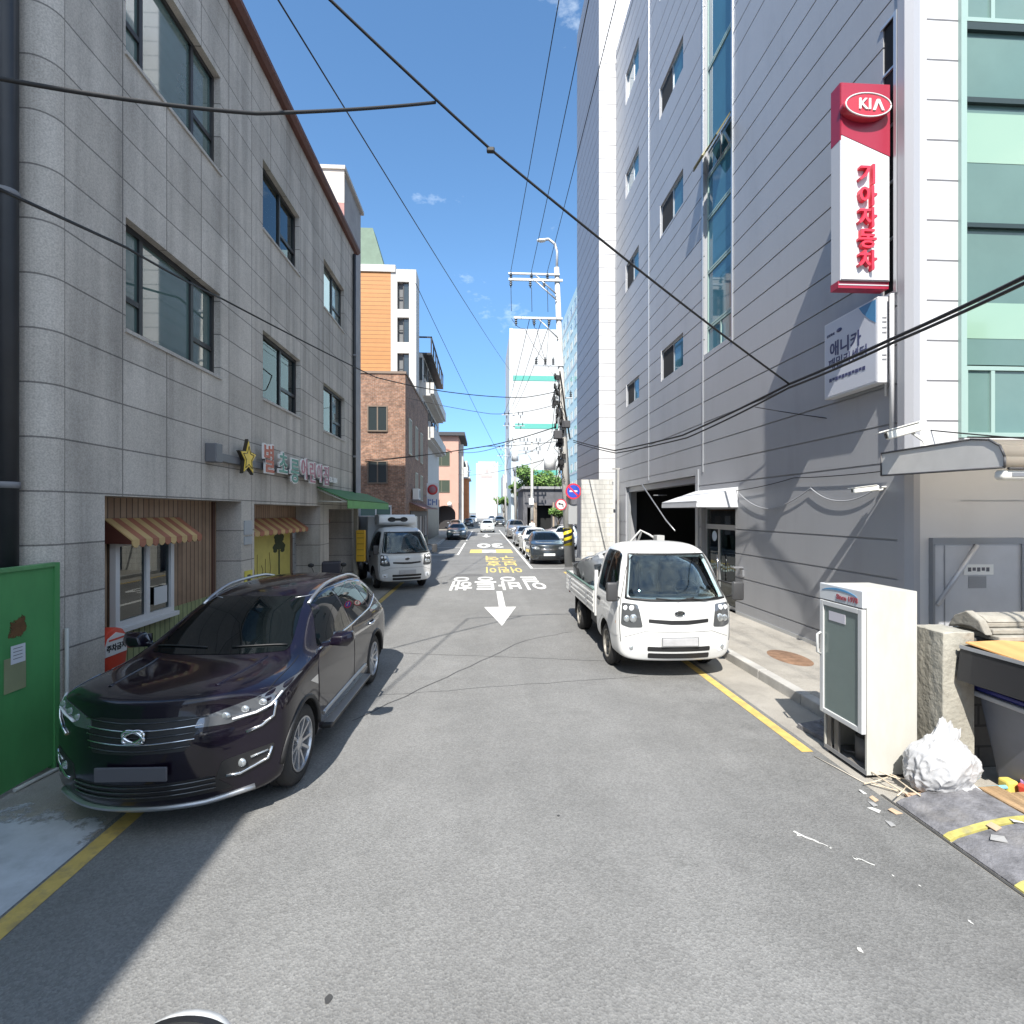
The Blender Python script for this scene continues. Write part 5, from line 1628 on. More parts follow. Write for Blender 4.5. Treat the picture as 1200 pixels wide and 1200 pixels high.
# garage
mb = MB()
mb.face([(RX + .46, 13.6, .14), (RX + 7.4, 13.6, .14), (RX + 7.4, 20.9, .14), (RX + .46, 20.9, .14)])
mb.build("garage_floor", mat("garage_floor", (.10, .10, .10), .5), gb, True)
mb = MB(); mb.box(RX + .1, RX + .4, 13.62, 20.48, 3.25, 3.44); mb.build("shutter_box", m_steelt, gb, True)
mb = MB(); mb.box(RX + .05, RX + .16, 20.30, 20.49, .14, 3.24); mb.build("garage_jamb", m_alu, gb, True)
mb = MB(); mb.box(RX - .03, RX + .12, 13.42, 13.58, .14, 3.6); mb.build("garage_jamb", m_alu, gb, True)
mb = MB()
for k in range(3): mb.box(RX + 7.3, RX + 7.38, 14.3 + k * 2, 15.9 + k * 2, 2.2, 3.1)
mb.build("inner_window", mat("inner_frame", (.05, .055, .06), .4), gb, True)
mb = MB(); mb.box(RX - .05, RX + .4, 16.9, 16.96, 3.0, 3.03); mb.tube([(RX - .1, 18.0, 3.42), (RX - .25, 15.2, 2.2), (RX - .2, 14.6, 1.9)], .02, 6)
tag(mb.build("hanging_rod", m_steelt), "thin slanting pull rod hanging in front of the dark garage opening", "rod")
# glass door with its canopy
dr = thing("entrance_door", "glass entrance door with round sticker under the small white canopy", "door", (RX, 12.3, .13))
m_doorg = glass("door_glass", (.40, .62, .54), .7, 1.6)
mb = MB()
mb.box(RX + .10, RX + .16, 11.44, 11.50, .14, 2.60); mb.box(RX + .10, RX + .16, 13.17, 13.23, .14, 2.60); mb.box(RX + .10, RX + .16, 11.50, 13.17, 2.52, 2.60); mb.box(RX + .09, RX + .17, 11.50, 13.17, 2.02, 2.14); mb.box(RX + .10, RX + .16, 12.42, 12.50, .14, 2.02); mb.box(RX + .10, RX + .16, 11.5, 13.17, .14, .22)
mb.build("door_frame", m_alu, dr, True)
mb = MB(); mb.box(RX + .125, RX + .135, 11.5, 12.42, .22, 2.02); mb.box(RX + .125, RX + .135, 12.50, 13.17, .22, 2.02); mb.box(RX + .125, RX + .135, 11.5, 13.17, 2.14, 2.52); mb.build("pane", m_doorg, dr, True)
mb = MB(); mb.box(RX + .90, RX + .92, 11.44, 13.24, .14, 2.6); mb.build("lobby_back", mat("lobby_green", (.17, .27, .19), .6, var=.3, scale=2), dr, True)
mb = MB(); mb.cyl((RX + .12, 12.75, 1.84), (RX + .124, 12.75, 1.84), .13, n=24); mb.build("round_sticker", mat("sticker_blue", (.48, .60, .75), .5), dr, True)
mb = MB()
for k in range(26):
    yy = 11.6 + (k % 13) * .12; zz = 1.02 + .09 * (k // 13) + .03 * math.sin(k)
    mb.box(RX + .120, RX + .1235, yy, yy + .07, zz, zz + .05)
mb.build("frosted_pattern", mat("frost", (.42, .52, .50), .7), dr, True)
mb = MB(); mb.tube([(RX + .02, 12.36, .7), (RX + .02, 12.36, 1.4)], .018, 8); mb.build("handle", m_chrome, dr, True)
root = thing("entrance_canopy", "small white sheet metal canopy over the glass entrance door", "canopy", (RX, 12.4, 2.65))
m_can = mat("canopy_white", (.58, .59, .61), .45, var=.05)
y0, y1 = 11.30, 13.55
mb = MB(); mb.hexa([(RX, y0, 2.98), (RX, y1, 2.98), (RX - .95, y1, 2.66), (RX - .95, y0, 2.66)], [(RX, y0, 3.02), (RX, y1, 3.02), (RX - .965, y1, 2.70), (RX - .965, y0, 2.70)])
mb.build("roof_sheet", m_can, root, True)
mb = MB(); mb.box(RX - .965, RX - .945, y0, y1, 2.56, 2.659); mb.prism([(RX, 2.56), (RX, 2.979), (RX - .944, 2.659), (RX - .944, 2.56)], 'y', y0 - .001, y0 + .018); mb.prism([(RX, 2.56), (RX, 2.979), (RX - .944, 2.659), (RX - .944, 2.56)], 'y', y1 - .018, y1 + .001)
mb.build("fascia", m_can, root, True)
# a letter box and switch by the door
mb = MB(); mb.box(RX - .22, RX - .002, 11.05, 11.2, 1.20, 1.23); mb.box(RX - .05, RX - .002, 11.0, 11.12, 1.02, 1.16); mb.bevel(.004)
tag(mb.build("door_intercom", m_steelt), "small metal bracket and intercom on the grey wall right of the glass door", "intercom")
# skirting rail
mb = MB(); mb.box(RX - .012, RX - .001, 6.85, 11.38, .131, .20); mb.build("base_trim", m_alu, gb, True)

# ---- tall blade sign
sg_ = thing("blade_sign", "tall white and red blade sign with red Korean letters high on the grey building", "sign", (5.36, 6.98, 5.6))
m_sred = mat("sign_red", (.30, .015, .04), .35); m_swhite = mat("sign_white", (.60, .60, .62), .4); m_sside = mat("sign_side", (.46, .47, .50), .45)
sx0, sx1, sz0, sz1 = 4.98, 5.70, 5.62, 8.46
mb = MB(); mb.box(sx0, sx1, 6.905, 7.09, sz0 + .08, 7.66); mb.build("cabinet", m_sside, sg_, True)
mb = MB(); mb.box(sx0 - .002, sx1 + .002, 6.902, 7.092, 7.661, sz1); mb.build("red_cap", m_sred, sg_, True)
mb = MB(); mb.box(sx0 - .01, sx1 + .01, 6.93, 7.09, sz0 - .02, sz0 + .078); bt = mb.build("red_base", m_sred, sg_, True)
mb = MB(); mb.box(sx0 - .005, sx1 + .005, 6.925, 6.929, sz0 + .02, sz0 + .035); mb.build("base_line", m_sside, bt)
mb = MB(); mb.prism([(sx0 + .012, sz0 + .09), (sx1 - .012, sz0 + .09), (sx1 - .012, 7.44), (sx0 + .012, 7.72)], 'y', 6.893, 6.904); mb.build("white_face", m_swhite, sg_, True)
mb = MB(); mb.prism([(sx0 + .005, 7.725), (sx1 - .005, 7.445), (sx1 - .005, sz1 - .01), (sx0 + .005, sz1 - .01)], 'y', 6.888, 6.9015); mb.build("red_face", m_sred, sg_, True)
cx_, cz_ = 5.30, 8.07
mb = MB(); mb.lathe([(.001, -.10), (.33, -.10), (.345, -.085), (.345, 0)], (0, 0, 0), 'y', 40)
for v in mb.bm.verts: v.co = Vector((cx_ + v.co.x, 6.885 + v.co.y, cz_ + v.co.z * .50))
ov = mb.build("oval_badge", mat("badge_red", (.45, .03, .05), .3), sg_, True, smooth=40)
mb = MB(); mb.tube([(cx_ + .325 * math.cos(t), 6.783, cz_ + .162 * math.sin(t)) for t in [2 * math.pi * k / 40 for k in range(41)]], .010, 6)
mb.text("KI", .205, frame_M((cx_ - .055, 6.780, cz_ + .0), (1, 0, 0), (0, 0, 1)), .02, .02, space=1.05)
mb.prism([(cx_ + .06, cz_ - .075), (cx_ + .095, cz_ - .075), (cx_ + .135, cz_ + .03), (cx_ + .185, cz_ - .075), (cx_ + .222, cz_ - .075), (cx_ + .155, cz_ + .075), (cx_ + .115, cz_ + .075)], 'y', 6.770, 6.79)
mb.build("badge_letters", mat("badge_white", (.70, .68, .66), .4), ov)
m_lred = mat("letter_red", (.62, .03, .06), .35)
for ch, zz in zip("기아자동차", (7.13, 6.83, 6.53, 6.235, 5.935)):
    mb = MB(); mb.text(ch, .29, frame_M((5.33, 6.86, zz), (1, 0, 0), (0, 0, 1)), .07, .022); mb.build("letter", m_lred, sg_, True)
mb = MB()
for z in (6.0, 8.2): mb.box(sx1, RX - .001, 6.96, 7.03, z, z + .08)
mb.build("bracket", m_steelt, sg_, True)

# ---- light box below it, reading towards the street
lb_ = thing("light_box_sign", "flat white light box sign with blue Korean letters below the tall blade sign", "sign", (5.66, 7.5, 4.3))
lx = 5.56
mb = MB(); mb.box(lx, RX - .03, 6.94, 8.08, 4.28, 5.50); mb.bevel(.012); mb.build("cabinet", m_swhite, lb_, True)
fcM = lambda y, z: frame_M((lx - .006, y, z), (0, -1, 0), (0, 0, 1))
mb = MB(); mb.box(lx - .004, lx - .0005, 6.97, 8.05, 4.31, 5.47); fc = mb.build("face", mat("lightbox_face", (.50, .52, .58), .35), lb_, True)
m_blue_t = mat("text_navy", (.05, .055, .13), .5); m_blue_c = mat("corner_blue", (.06, .22, .42), .4)
mb = MB(); mb.prism([(6.97, 5.47), (7.30, 5.47), (7.22, 5.36), (7.08, 5.22), (6.97, 5.14)], 'x', lx - .008, lx - .0045); mb.build("blue_corner", m_blue_c, fc)
mb = MB()
mb.text("애니카", .25, fcM(7.60, 5.02), .006, .02)
mb.text("패밀리센터", .185, fcM(7.55, 4.80), .006, .01)
for k in range(11): mb.box(lx - .009, lx - .0045, 7.95 - .072 * k - .055, 7.95 - .072 * k, 4.53 + .015 * (k % 2), 4.585)

mb.text("삼성화재", .05, fcM(7.92, 5.28), .005, .01)
mb.lathe([(.001, 0), (.06, 0), (.062, .003)], (0, 0, 0), 'x', 20)
for v in list(mb.bm.verts)[-60:]: v.co = Vector((lx - .0095 + v.co.x * .5, 7.72 + v.co.y, 5.30 + v.co.z * .5))
mb.build("lettering", m_blue_t, fc)
mb = MB()
for z in (4.60, 4.66, 4.98, 5.05, 5.13, 5.19): mb.box(5.62, 5.68, 6.934, 6.939, z, z + .02)
mb.build("edge_print", m_steelt, lb_, True)

# ---- awning over the front door, its lamp, cameras
aw = thing("front_awning", "grey barrel awning with dark edge over the lit front of the grey building", "awning", (6.5, 6, 3))
m_awt = bpy.data.materials.new("awning_cloth"); m_awt.use_nodes = True
n_, l_ = nodes_of(m_awt); n_.remove(n_["Principled BSDF"])
d_, t_, x_ = n_.new("ShaderNodeBsdfDiffuse"), n_.new("ShaderNodeBsdfTranslucent"), n_.new("ShaderNodeMixShader")
d_.inputs["Color"].default_value = (.42, .41, .39, 1); t_.inputs["Color"].default_value = (.88, .83, .76, 1); x_.inputs["Fac"].default_value = .75
l_.new(d_.outputs[0], x_.inputs[1]); l_.new(t_.outputs[0], x_.inputs[2]); l_.new(x_.outputs[0], n_["Material Output"].inputs["Surface"])
m_aw = mat("awning_grey", (.58, .57, .55), .6, var=.08, scale=3); m_awd = mat("awning_edge", (.06, .06, .065), .5)
prof = [(6.62, 2.94), (6.62, 3.24), (5.35, 3.25), (5.15, 3.22), (5.03, 3.14), (4.98, 3.02), (4.98, 2.91)]
mb = MB()
for (a, b) in zip(prof[1:], prof[2:]): mb.face([(5.36, *a), (9.5, *a), (9.5, *b), (5.36, *b)])
fb_ = mb.build("fabric", m_awt, aw, True, smooth=35)
sd_ = fb_.modifiers.new("cloth", 'SOLIDIFY'); sd_.thickness = .002
mb = MB(); mb.prism(prof, 'x', 5.352, 5.359); mb.build("end_panel", m_aw, aw, True)
mb = MB()
for a, b in zip(prof, prof[1:] + prof[:1]): mb.tube([(5.350, *a), (5.350, *b)], .012, 6)
mb.build("edge_tube", m_awd, aw, True)
mb = MB(); mb.tube([(5.40, 4.99, 2.90), (9.4, 4.99, 2.90)], .015, 6); mb.build("front_tube", m_awd, aw, True)
root = thing("under_awning_lamp", "white rounded outdoor lamp fixed under the grey awning", "lamp", (5.3, 5.1, 2.85))
mb = MB(); mb.box(5.36, 5.75, 5.0, 5.12, 2.78, 2.90); mb.bevel(.045, 4); mb.build("housing", mat("lamp_house", (.70, .70, .66), .4), root, True, smooth=40)
mb = MB(); mb.box(5.45, 5.70, 4.995, 4.999, 2.82, 2.86); mb.build("diffuser", m_steelt, root, True)
m_camw = mat("camera_white", (.72, .72, .68), .4)
def cctv(base, head, tip, label, sc=1.0):
    root = thing("security_camera", label, "security camera", base)
    b, h, t = Vector(base), Vector(head), Vector(tip)
    d = (t - h).normalized(); u = d.cross(Vector((0, 0, 1))).normalized(); w = u.cross(d)
    mb = MB()
    c = lambda p, a, e: p + u * a * sc + w * e * sc
    for (lo_, hi_, e0, e1, ex) in ((h, t, -.05, .05, .055), ):
        mb.hexa([c(h, -ex, e0), c(h, ex, e0), c(h, ex, e1), c(h, -ex, e1)], [c(t, -ex, e0), c(t, ex, e0), c(t, ex, e1), c(t, -ex, e1)])
    mb.bevel(.012 * sc, 2)
    bd = mb.build("housing", m_camw, root, True)
    mb = MB(); t2 = t + d * .08 * sc; h2 = h + d * .02
    mb.hexa([c(h2, -.07, .052), c(h2, .07, .052), c(h2, .07, .064), c(h2, -.07, .064)], [c(t2, -.07, .052), c(t2, .07, .052), c(t2, .07, .064), c(t2, -.07, .064)]); mb.build("sun_shield", m_camw, root, True)
    mb = MB(); mb.cyl(t - d * .01, t + d * .012, .035 * sc, n=16); mb.build("lens", m_black, root, True)
    mb = MB(); mb.tube([b, b.lerp(h, .4) + Vector((0, 0, -.03)), h.lerp(t, .25) + Vector((0, 0, -.05 * sc))], .018 * sc, 8); mb.cyl(b - Vector((0, 0, .001)), b + Vector((0, 0, .02)), .045 * sc, n=14); mb.build("bracket", m_camw, root, True)
    return root
cctv((5.42, 6.0, 3.25), (5.45, 6.1, 3.52), (5.12, 6.25, 3.42), "white security camera on a bent bracket standing on the awning", 1.05)
cctv((5.74, 7.05, 2.80), (5.66, 7.05, 2.80), (5.38, 7.2, 2.76), "small white security camera on the grey wall below the awning edge", .7)
# metal cabinet door set in the front wall
root = thing("metal_cabinet", "flat steel cabinet door with diagonal bar and a label plate on the front wall", "cabinet", (6.7, FY, 1))
m_cab = mat("cabinet_steel", (.52, .53, .56), .4, metal=.3, var=.06, scale=2, dirt=.2)
mb = MB(); mb.box(6.06, 7.30, FY - .05, FY - .002, .90, 2.02); mb.build("door_leaf", m_cab, root, True)
mb = MB(); mb.box(6.03, 6.06, FY - .07, FY - .002, .86, 2.10); mb.box(7.30, 7.33, FY - .07, FY - .002, .86, 2.10); mb.box(6.06, 7.30, FY - .07, FY - .002, 2.02, 2.10); mb.box(6.20, 6.215, FY - .056, FY - .051, .92, 2.0); mb.build("frame", m_steelt, root, True)
mb = MB(); mb.tube([(6.10, FY - .06, 1.2), (6.65, FY - .075, 2.0)], .03, 6); mb.build("diagonal_bar", m_cab, root, True)
mb = MB(); mb.box(6.48, 6.90, FY - .058, FY - .0505, 1.60, 1.74); pl = mb.build("label_plate", m_plate, root, True)
mb = MB(); 
for k in range(5): mb.box(6.535 + .065 * k, 6.58 + .065 * k, FY - .0605, FY - .0575, 1.645 + .01 * (k % 2), 1.70)
mb; mb.build("lettering", mat("print_grey", (.12, .12, .14), .8), pl)
mb = MB(); mb.box(6.55, 6.80, FY - .056, FY - .0505, 1.42, 1.58); mb.build("key_cover", m_steelt, root, True)
mb = MB(); mb.box(7.36, 7.48, 5.85, 5.97, 0, 2.88); wp = mb.build("white_post", mat("post_white", (.74, .74, .72), .5))
tag(wp, "white square post under the awning at the right edge", "post")
mb = MB(); mb.box(7.345, 7.359, 5.86, 5.96, 1.93, 2.02); mb.build("yellow_tape", mat("tape_yellow", (.70, .60, .04), .5), wp)

# ---- next building on the right: grey side, white end
g2 = thing("tall_grey_block", "very tall block with grey panelled street side and bright white end wall", "building", (9, 25, 0))
mb = MB()
wall(mb, 'x', 5.06, 22.3, 27.6, 3.9, 28.3, -1, grooves=[4.2 + .6 * k for k in range(40)], gw=.03, gd=.025)
mb.face([(5.06, 27.6, 0), (14, 27.6, 0), (14, 27.6, 28.3), (5.06, 27.6, 28.3)]); mb.face([(5.06, 22.3, 28.3), (14, 22.3, 28.3), (14, 27.6, 28.3), (5.06, 27.6, 28.3)])
mb.face([(5.06, 22.3, 0), (5.06, 27.6, 0), (5.06, 27.6, 3.9), (5.06, 22.3, 3.9)])
mb.build("side_wall", mat("blue_grey_panel", (.235, .245, .275), .45, metal=.1, var=.05), g2, True)
mb = MB(); wall(mb, 'y', 22.28, 5.06, 14, 0, 29.5, -1, grooves=[4.2 + .6 * k for k in range(41)], gw=.025, gd=.02); mb.build("end_wall", mat("white_tile", (.56, .56, .57), .5, var=.03, dirt=.1), g2, True)
mb = MB(); mb.box(5.72, 5.80, 21.95, 22.03, .1, 14.0); tag(mb.build("drain_pipe", m_steelt), "thin grey drain pipe where the grey building meets the white end wall", "pipe")
# block wall beside the garage
m_block = brick_mat("painted_block", (.46, .455, .43), (.50, .495, .47), (.34, .335, .32), .40, .20, ms=.010, rough=.85, axis='both', bump=.5, var=.12, scale=1.5, streak=.25)
mb = MB(); mb.box(4.10, 5.45, 21.32, 21.52, 0, 3.82); root = mb.build("block_wall", m_block)
tag(root, "pale painted block wall standing between the garage and the utility poles", "wall")
mb = MB(); mb.box(5.48, 5.56, 20.8, 20.88, .1, 4.2); mb.box(5.3, 5.6, 20.8, 20.88, 4.2, 4.26); tag(mb.build("gate_post", mat("post_grey", (.30, .30, .29), .7, var=.2)), "thin grey gate post beside the dark garage opening", "post")
# ------------------------------------------------------------------ farther buildings
def flat_windows(parent, axis, plane, out, cells, m, depth=.03, name="window", fm=None):
    """each window its own part: frame set proud of the wall, pane in it"""
    for (a0, a1, z0, z1) in cells:
        mb = MB()
        def bx(aa, ab, za, zb, q0, q1):
            if axis == 'x': mb.box(plane + out * q0, plane + out * q1, aa, ab, za, zb)
            else: mb.box(aa, ab, plane + out * q0, plane + out * q1, za, zb)
        mb.mi = 0; bx(a0, a1, z0, z1, .003, depth)
        mb.mi = 1
        t = .06
        bx(a0 - t, a0, z0 - t, z1 + t, .003, depth + .03); bx(a1, a1 + t, z0 - t, z1 + t, .003, depth + .03); bx(a0, a1, z1, z1 + t, .003, depth + .03); bx(a0, a1, z0 - t, z0, .003, depth + .05)
        c = (a0 + a1) / 2; bx(c - t / 2, c + t / 2, z0, z1, depth, depth + .02)
        mb.build(name, [m, fm or m_frame_d], parent, True)
m_fwin = mat("far_window", (.030, .040, .042), .06, spec=.8, coat=.5)
m_fwin2 = mat("far_window_green", (.06, .075, .055), .08, spec=.8, coat=.4)
# brick house with a shop
m_brick = brick_mat("red_brick", (.30, .155, .095), (.20, .095, .060), (.24, .20, .165), .21, .07, ms=.010, rough=.85, axis='both', bump=.4, var=.30, scale=2.2, fleck=.22, fscale=9, streak=.2)
bh = thing("brick_house", "three storey brown brick house with a shop, beyond the granite building", "building", (-7, 30, 0))
BX, BY = -4.0, 26.4
mb = MB(); mb.box(-15, BX, BY, 37.0, 0, 9.5); mb.build("wall", m_brick, bh, True)
mb = MB(); mb.box(-15.05, BX + .05, BY - .05, 37.05, 9.5, 9.62); mb.build("parapet", mat("coping_brown", (.20, .15, .12), .8), bh, True)
flat_windows(bh, 'y', BY, -1, [(-5.85, -4.95, 6.6, 7.8), (-5.85, -4.95, 3.95, 5.0), (-8.5, -7.4, 6.6, 7.8)], m_fwin, fm=mat("frame_brown", (.16, .12, .09), .6))
flat_windows(bh, 'x', BX, 1, [(27.6, 28.4, 5.6, 7.4), (30.2, 31.0, 5.6, 7.4), (32.6, 33.4, 5.6, 7.4), (30.2, 31.0, 3.2, 4.7), (32.6, 33.4, 3.2, 4.7)], m_fwin, fm=mat("frame_pale", (.50, .50, .44), .5))
mb = MB(); mb.box(-6.4, -4.7, BY - .06, BY - .003, .1, 2.75); sf = mb.build("glass_shopfront", mat("shop_green_glass", (.10, .16, .145), .1, coat=.6), bh, True)
mb = MB()
for x in (-6.4, -5.5, -4.74): mb.box(x, x + .06, BY - .09, BY - .061, .1, 2.75)
mb.box(-6.4, -4.68, BY - .09, BY - .061, 2.70, 2.80); mb.build("frame", m_wframe, sf)
# the shop on its street side
mb = MB(); mb.box(BX + .003, BX + .05, 28.0, 36.2, .12, 2.5); sh = mb.build("street_shopfront", mat("shop_dark", (.055, .045, .04), .6, var=.5, scale=3), bh, True)
mb = MB()
for k, (c, y) in enumerate((((.28, .24, .22), 28.3), ((.30, .10, .09), 29.4), ((.20, .18, .16), 30.5), ((.34, .30, .28), 31.8), ((.16, .12, .10), 33.2), ((.26, .22, .2), 34.6))):
    mb.mi = k
    mb.box(BX + .051, BX + .07, y, y + .75, .7 + .1 * (k % 3), 2.2)
mb.build("poster", [mat("poster_%d" % k, c, .7, var=.3, scale=6) for k, c in enumerate(((.28, .24, .22), (.30, .10, .09), (.20, .18, .16), (.34, .30, .28), (.16, .12, .10), (.26, .22, .2)))], sh)
root = thing("shop_awning", "faded red shop awning along the street side of the brick house", "awning", (BX, 32, 2.6))
mb = MB(); mb.hexa([(BX + .002, 27.8, 2.95), (BX + .002, 36.5, 2.95), (BX + .75, 36.5, 2.62), (BX + .75, 27.8, 2.62)], [(BX + .002, 27.8, 2.99), (BX + .002, 36.5, 2.99), (BX + .76, 36.5, 2.66), (BX + .76, 27.8, 2.66)])
mb.build("canvas", mat("shop_canvas", (.20, .10, .085), .8, var=.3, scale=3), root, True)
root = thing("air_conditioner", "white outdoor air conditioner unit on the brick wall above the shop awning", "air conditioner", (BX + .2, 29, 3.2))
mb = MB(); mb.box(BX + .06, BX + .40, 28.6, 29.4, 3.15, 3.75); mb.bevel(.02); mb.build("casing", m_plate, root, True)
mb = MB(); mb.lathe([(.001, 0), (.24, 0), (.25, .01)], (BX + .41, 29.0, 3.45), 'x', 20); mb.build("fan_grille", m_steelt, root, True)
mb = MB(); mb.box(BX + .003, BX + .4, 28.65, 28.7, 3.10, 3.149); mb.box(BX + .003, BX + .4, 29.3, 29.35, 3.10, 3.149); mb.build("bracket", m_steelt, root, True)
root = thing("speed_sign", "white board with a red ringed circle above blue letters, hung off the brick house", "road sign", (-3.3, 34, 3))
mb = MB(); mb.box(-3.75, -3.0, 33.98, 34.02, 2.75, 4.35); mb.build("board", mat("sign_board", (.62, .64, .68), .5), root, True)
mb = MB(); mb.lathe([(.001, 0), (.33, 0), (.34, .01)], (-3.375, 33.965, 3.92), 'y', 28); mb.build("red_disc", mat("disc_red", (.42, .03, .04), .5), root, True)
mb = MB(); mb.lathe([(.001, 0), (.22, 0), (.225, .006)], (-3.375, 33.955, 3.92), 'y', 24); 
mb.mi = 0; mb.build("inner_disc", mat("disc_inner", (.30, .16, .19), .5), root, True)
mb = MB(); 
for (a, b, c, d) in ((-3.68, -3.62, 2.9, 3.3), (-3.60, -3.46, 3.2, 3.27), (-3.60, -3.46, 2.93, 3.0), (-3.40, -3.34, 2.9, 3.3), (-3.33, -3.18, 3.08, 3.15), (-3.14, -3.08, 2.9, 3.3)): mb.box(a, b, 33.968, 33.979, c, d)
mb; mb.build("lettering", mat("sign_blue", (.05, .12, .40), .5), root, True)
mb = MB(); mb.tube([(BX + .05, 34.03, 3.5), (-3.1, 34.03, 3.5)], .025, 6); mb.build("arm", m_steelt, root, True)
# orange clad tower and the balcony block behind the brick house
m_orange = brick_mat("orange_boards", (.38, .17, .05), (.41, .19, .06), (.20, .085, .025), 8.0, .30, ms=.02, offset=0, rough=.6, axis='both', bump=.4, var=.06)
m_offw = mat("offwhite_render", (.50, .485, .46), .8, var=.05, dirt=.2)
ot = thing("orange_tower", "pale stair tower with orange board cladding and open window bays behind the brick house", "building", (-8, 39, 0))
TY = 37.6
TXR = -4.92
mb = MB()
bays = [(-6.28, -5.43, 17.2, 19.2), (-6.28, -5.43, 14.8, 16.6), (-6.28, -5.43, 11.95, 14.0), (-6.28, -5.43, 9.0, 11.2)]
wall(mb, 'y', TY, -6.75, TXR, 0, 20.1, -1, openings=[(*b, .35) for b in bays])
mb.face([(TXR, TY, 0), (TXR, 39.4, 0), (TXR, 39.4, 20.1), (TXR, TY, 20.1)]); mb.face([(-13, TY + .01, 20.1), (TXR, TY, 20.1), (TXR, 39.4, 20.1), (-13, 39.4, 20.1)]); mb.face([(TXR, 39.4, 0), (-13, 39.4, 0), (-13, 39.4, 20.1), (TXR, 39.4, 20.1)])
mb.build("wall", m_offw, ot, True, recalc=False)
mb = MB(); mb.box(-13, -6.751, TY - .02, TY + .3, 0, 19.85); mb.build("board_cladding", m_orange, ot, True)
mb = MB(); mb.box(-13, -6.40, TY - .12, TY + .3, 19.851, 20.35); mb.build("cornice", m_offw, ot, True)
mb = MB(); mb.box(-6.7, -5.0, TY + .36, TY + .40, 8.8, 19.6); mb.build("shaft", mat("shaft_grey", (.16, .165, .17), .9), ot, True)
for b in bays:
    mb = MB(); c = (b[0] + b[1]) / 2
    mb.box(b[0], b[0] + .06, TY + .20, TY + .26, b[2], b[3]); mb.box(b[1] - .06, b[1], TY + .20, TY + .26, b[2], b[3]); mb.box(c - .04, c + .04, TY + .20, TY + .26, b[2], b[3]); mb.box(b[0] + .06, c - .04, TY + .2, TY + .26, b[2] + .9, b[2] + .96)
    wf = mb.build("window", m_frame_d, ot, True)
    mb = MB(); mb.box(c + .04, b[1] - .06, TY + .22, TY + .235, b[2], b[3]); mb.build("pane", m_fwin, wf)
mb = MB(); mb.hexa([(-12, TY + .2, 20.5), (-7.3, TY + .2, 20.5), (-8.1, TY + .3, 23.2), (-12, TY + .3, 23.2)], [(-12, 39.3, 20.5), (-7.3, 39.3, 20.5), (-8.1, 39.2, 23.2), (-12, 39.2, 23.2)]); mb.build("green_roof", mat("roof_green", (.13, .19, .14), .7, var=.12), ot, True)
ab = thing("balcony_block", "pale apartment block with railed balconies and dark glass over the street, left side", "building", (-8, 46, 0))
mb = MB(); mb.box(-13, -4.7, 39.5, 54, 0, 14.6); mb.build("wall", m_offw, ab, True)
for (z0, z1) in ((8.0, 9.0), (11.4, 12.4)):
    mb = MB(); mb.box(-4.699, -4.1, 39.6, 52, z0, z0 + .15); mb.box(-3.83, -4.1, 39.6, 52, z0 + .15, z1); mb.box(-4.7, -4.18, 39.6, 39.68, z0 + .15, z1)
    bc = mb.build("balcony", m_offw, ab, True)
    mb = MB()
    mb.tube([(-4.65, 39.62, z1 + .5), (-4.13, 39.62, z1 + .5), (-4.13, 52, z1 + .5)], .03, 6)
    for k in range(14): mb.tube([(-4.13, 39.62 + k * .95, z1), (-4.13, 39.62 + k * .95, z1 + .5)], .02, 5)
    mb.build("railing", m_frame_d, bc)
flat_windows(ab, 'y', 39.5, -1, [(-4.66 - .8, -4.75, 12.6, 14.2), (-5.4, -4.75, 9.2, 10.8)], m_fwin)
flat_windows(ab, 'x', -4.7, 1, [(40.5 + 3 * k, 42.6 + 3 * k, z, z + 1.6) for k in range(4) for z in (9.4, 12.7)], m_fwin)
mb = MB(); mb.box(-5.6, -4.0, 39.8, 51, 14.6, 14.75)
for k in range(7): mb.box(-4.1, -4.0, 39.8 + k * 1.85, 39.9 + k * 1.85, 14.75, 15.9)
mb.box(-4.1, -4.0, 39.8, 51, 15.9, 16.0); mb.box(-5.6, -4.0, 39.8, 39.9, 15.9, 16.0); mb.build("roof_railing", m_frame_d, ab, True)
mb = MB(); mb.box(-4.699, -4.64, 40.2, 53, .12, 2.9); sh2 = mb.build("street_shopfront", mat("shop_dark2", (.05, .05, .05), .4, var=.5, scale=2), ab, True)
mb = MB(); mb.box(-4.639, -4.55, 40.2, 53, 2.95, 3.7); mb.build("shop_board", mat("shop_board", (.28, .12, .09), .6, var=.4, scale=.8), sh2)
# peach house with arched openings
ph = thing("peach_house", "peach coloured house with dark flat eaves and an arched ground floor", "building", (-6, 72, 0))
PY = 68.0
m_peach = mat("peach_render", (.47, .285, .225), .85, var=.06, scale=.8, dirt=.15)
arch = []
mb = MB(); mb.box(-13, -3.35, PY, 78, 3.7, 12.5); mb.build("wall", m_peach, ph, True)
mb = MB()
poly = [(-7.6, 0), (-7.6, 3.699), (-3.35, 3.699), (-3.35, 0), (-3.75, 0), (-3.75, 2.2)] + [(-5.15 + 1.4 * math.cos(t), 2.2 + 1.1 * math.sin(t)) for t in [math.pi * k / 12 for k in range(1, 12)]] + [(-6.55, 2.2), (-6.55, 0)]
mb.prism(poly, 'y', PY, PY + .4); mb.build("arcade", m_peach, ph, True)
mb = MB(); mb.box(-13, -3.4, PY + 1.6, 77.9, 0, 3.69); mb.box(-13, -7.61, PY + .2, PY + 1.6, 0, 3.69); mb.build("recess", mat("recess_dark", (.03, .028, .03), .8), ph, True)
mb = MB(); mb.box(-13.2, -2.5, PY - .6, 78.5, 12.5, 12.95); mb.build("eaves", mat("eaves_dark", (.05, .05, .055), .7), ph, True)
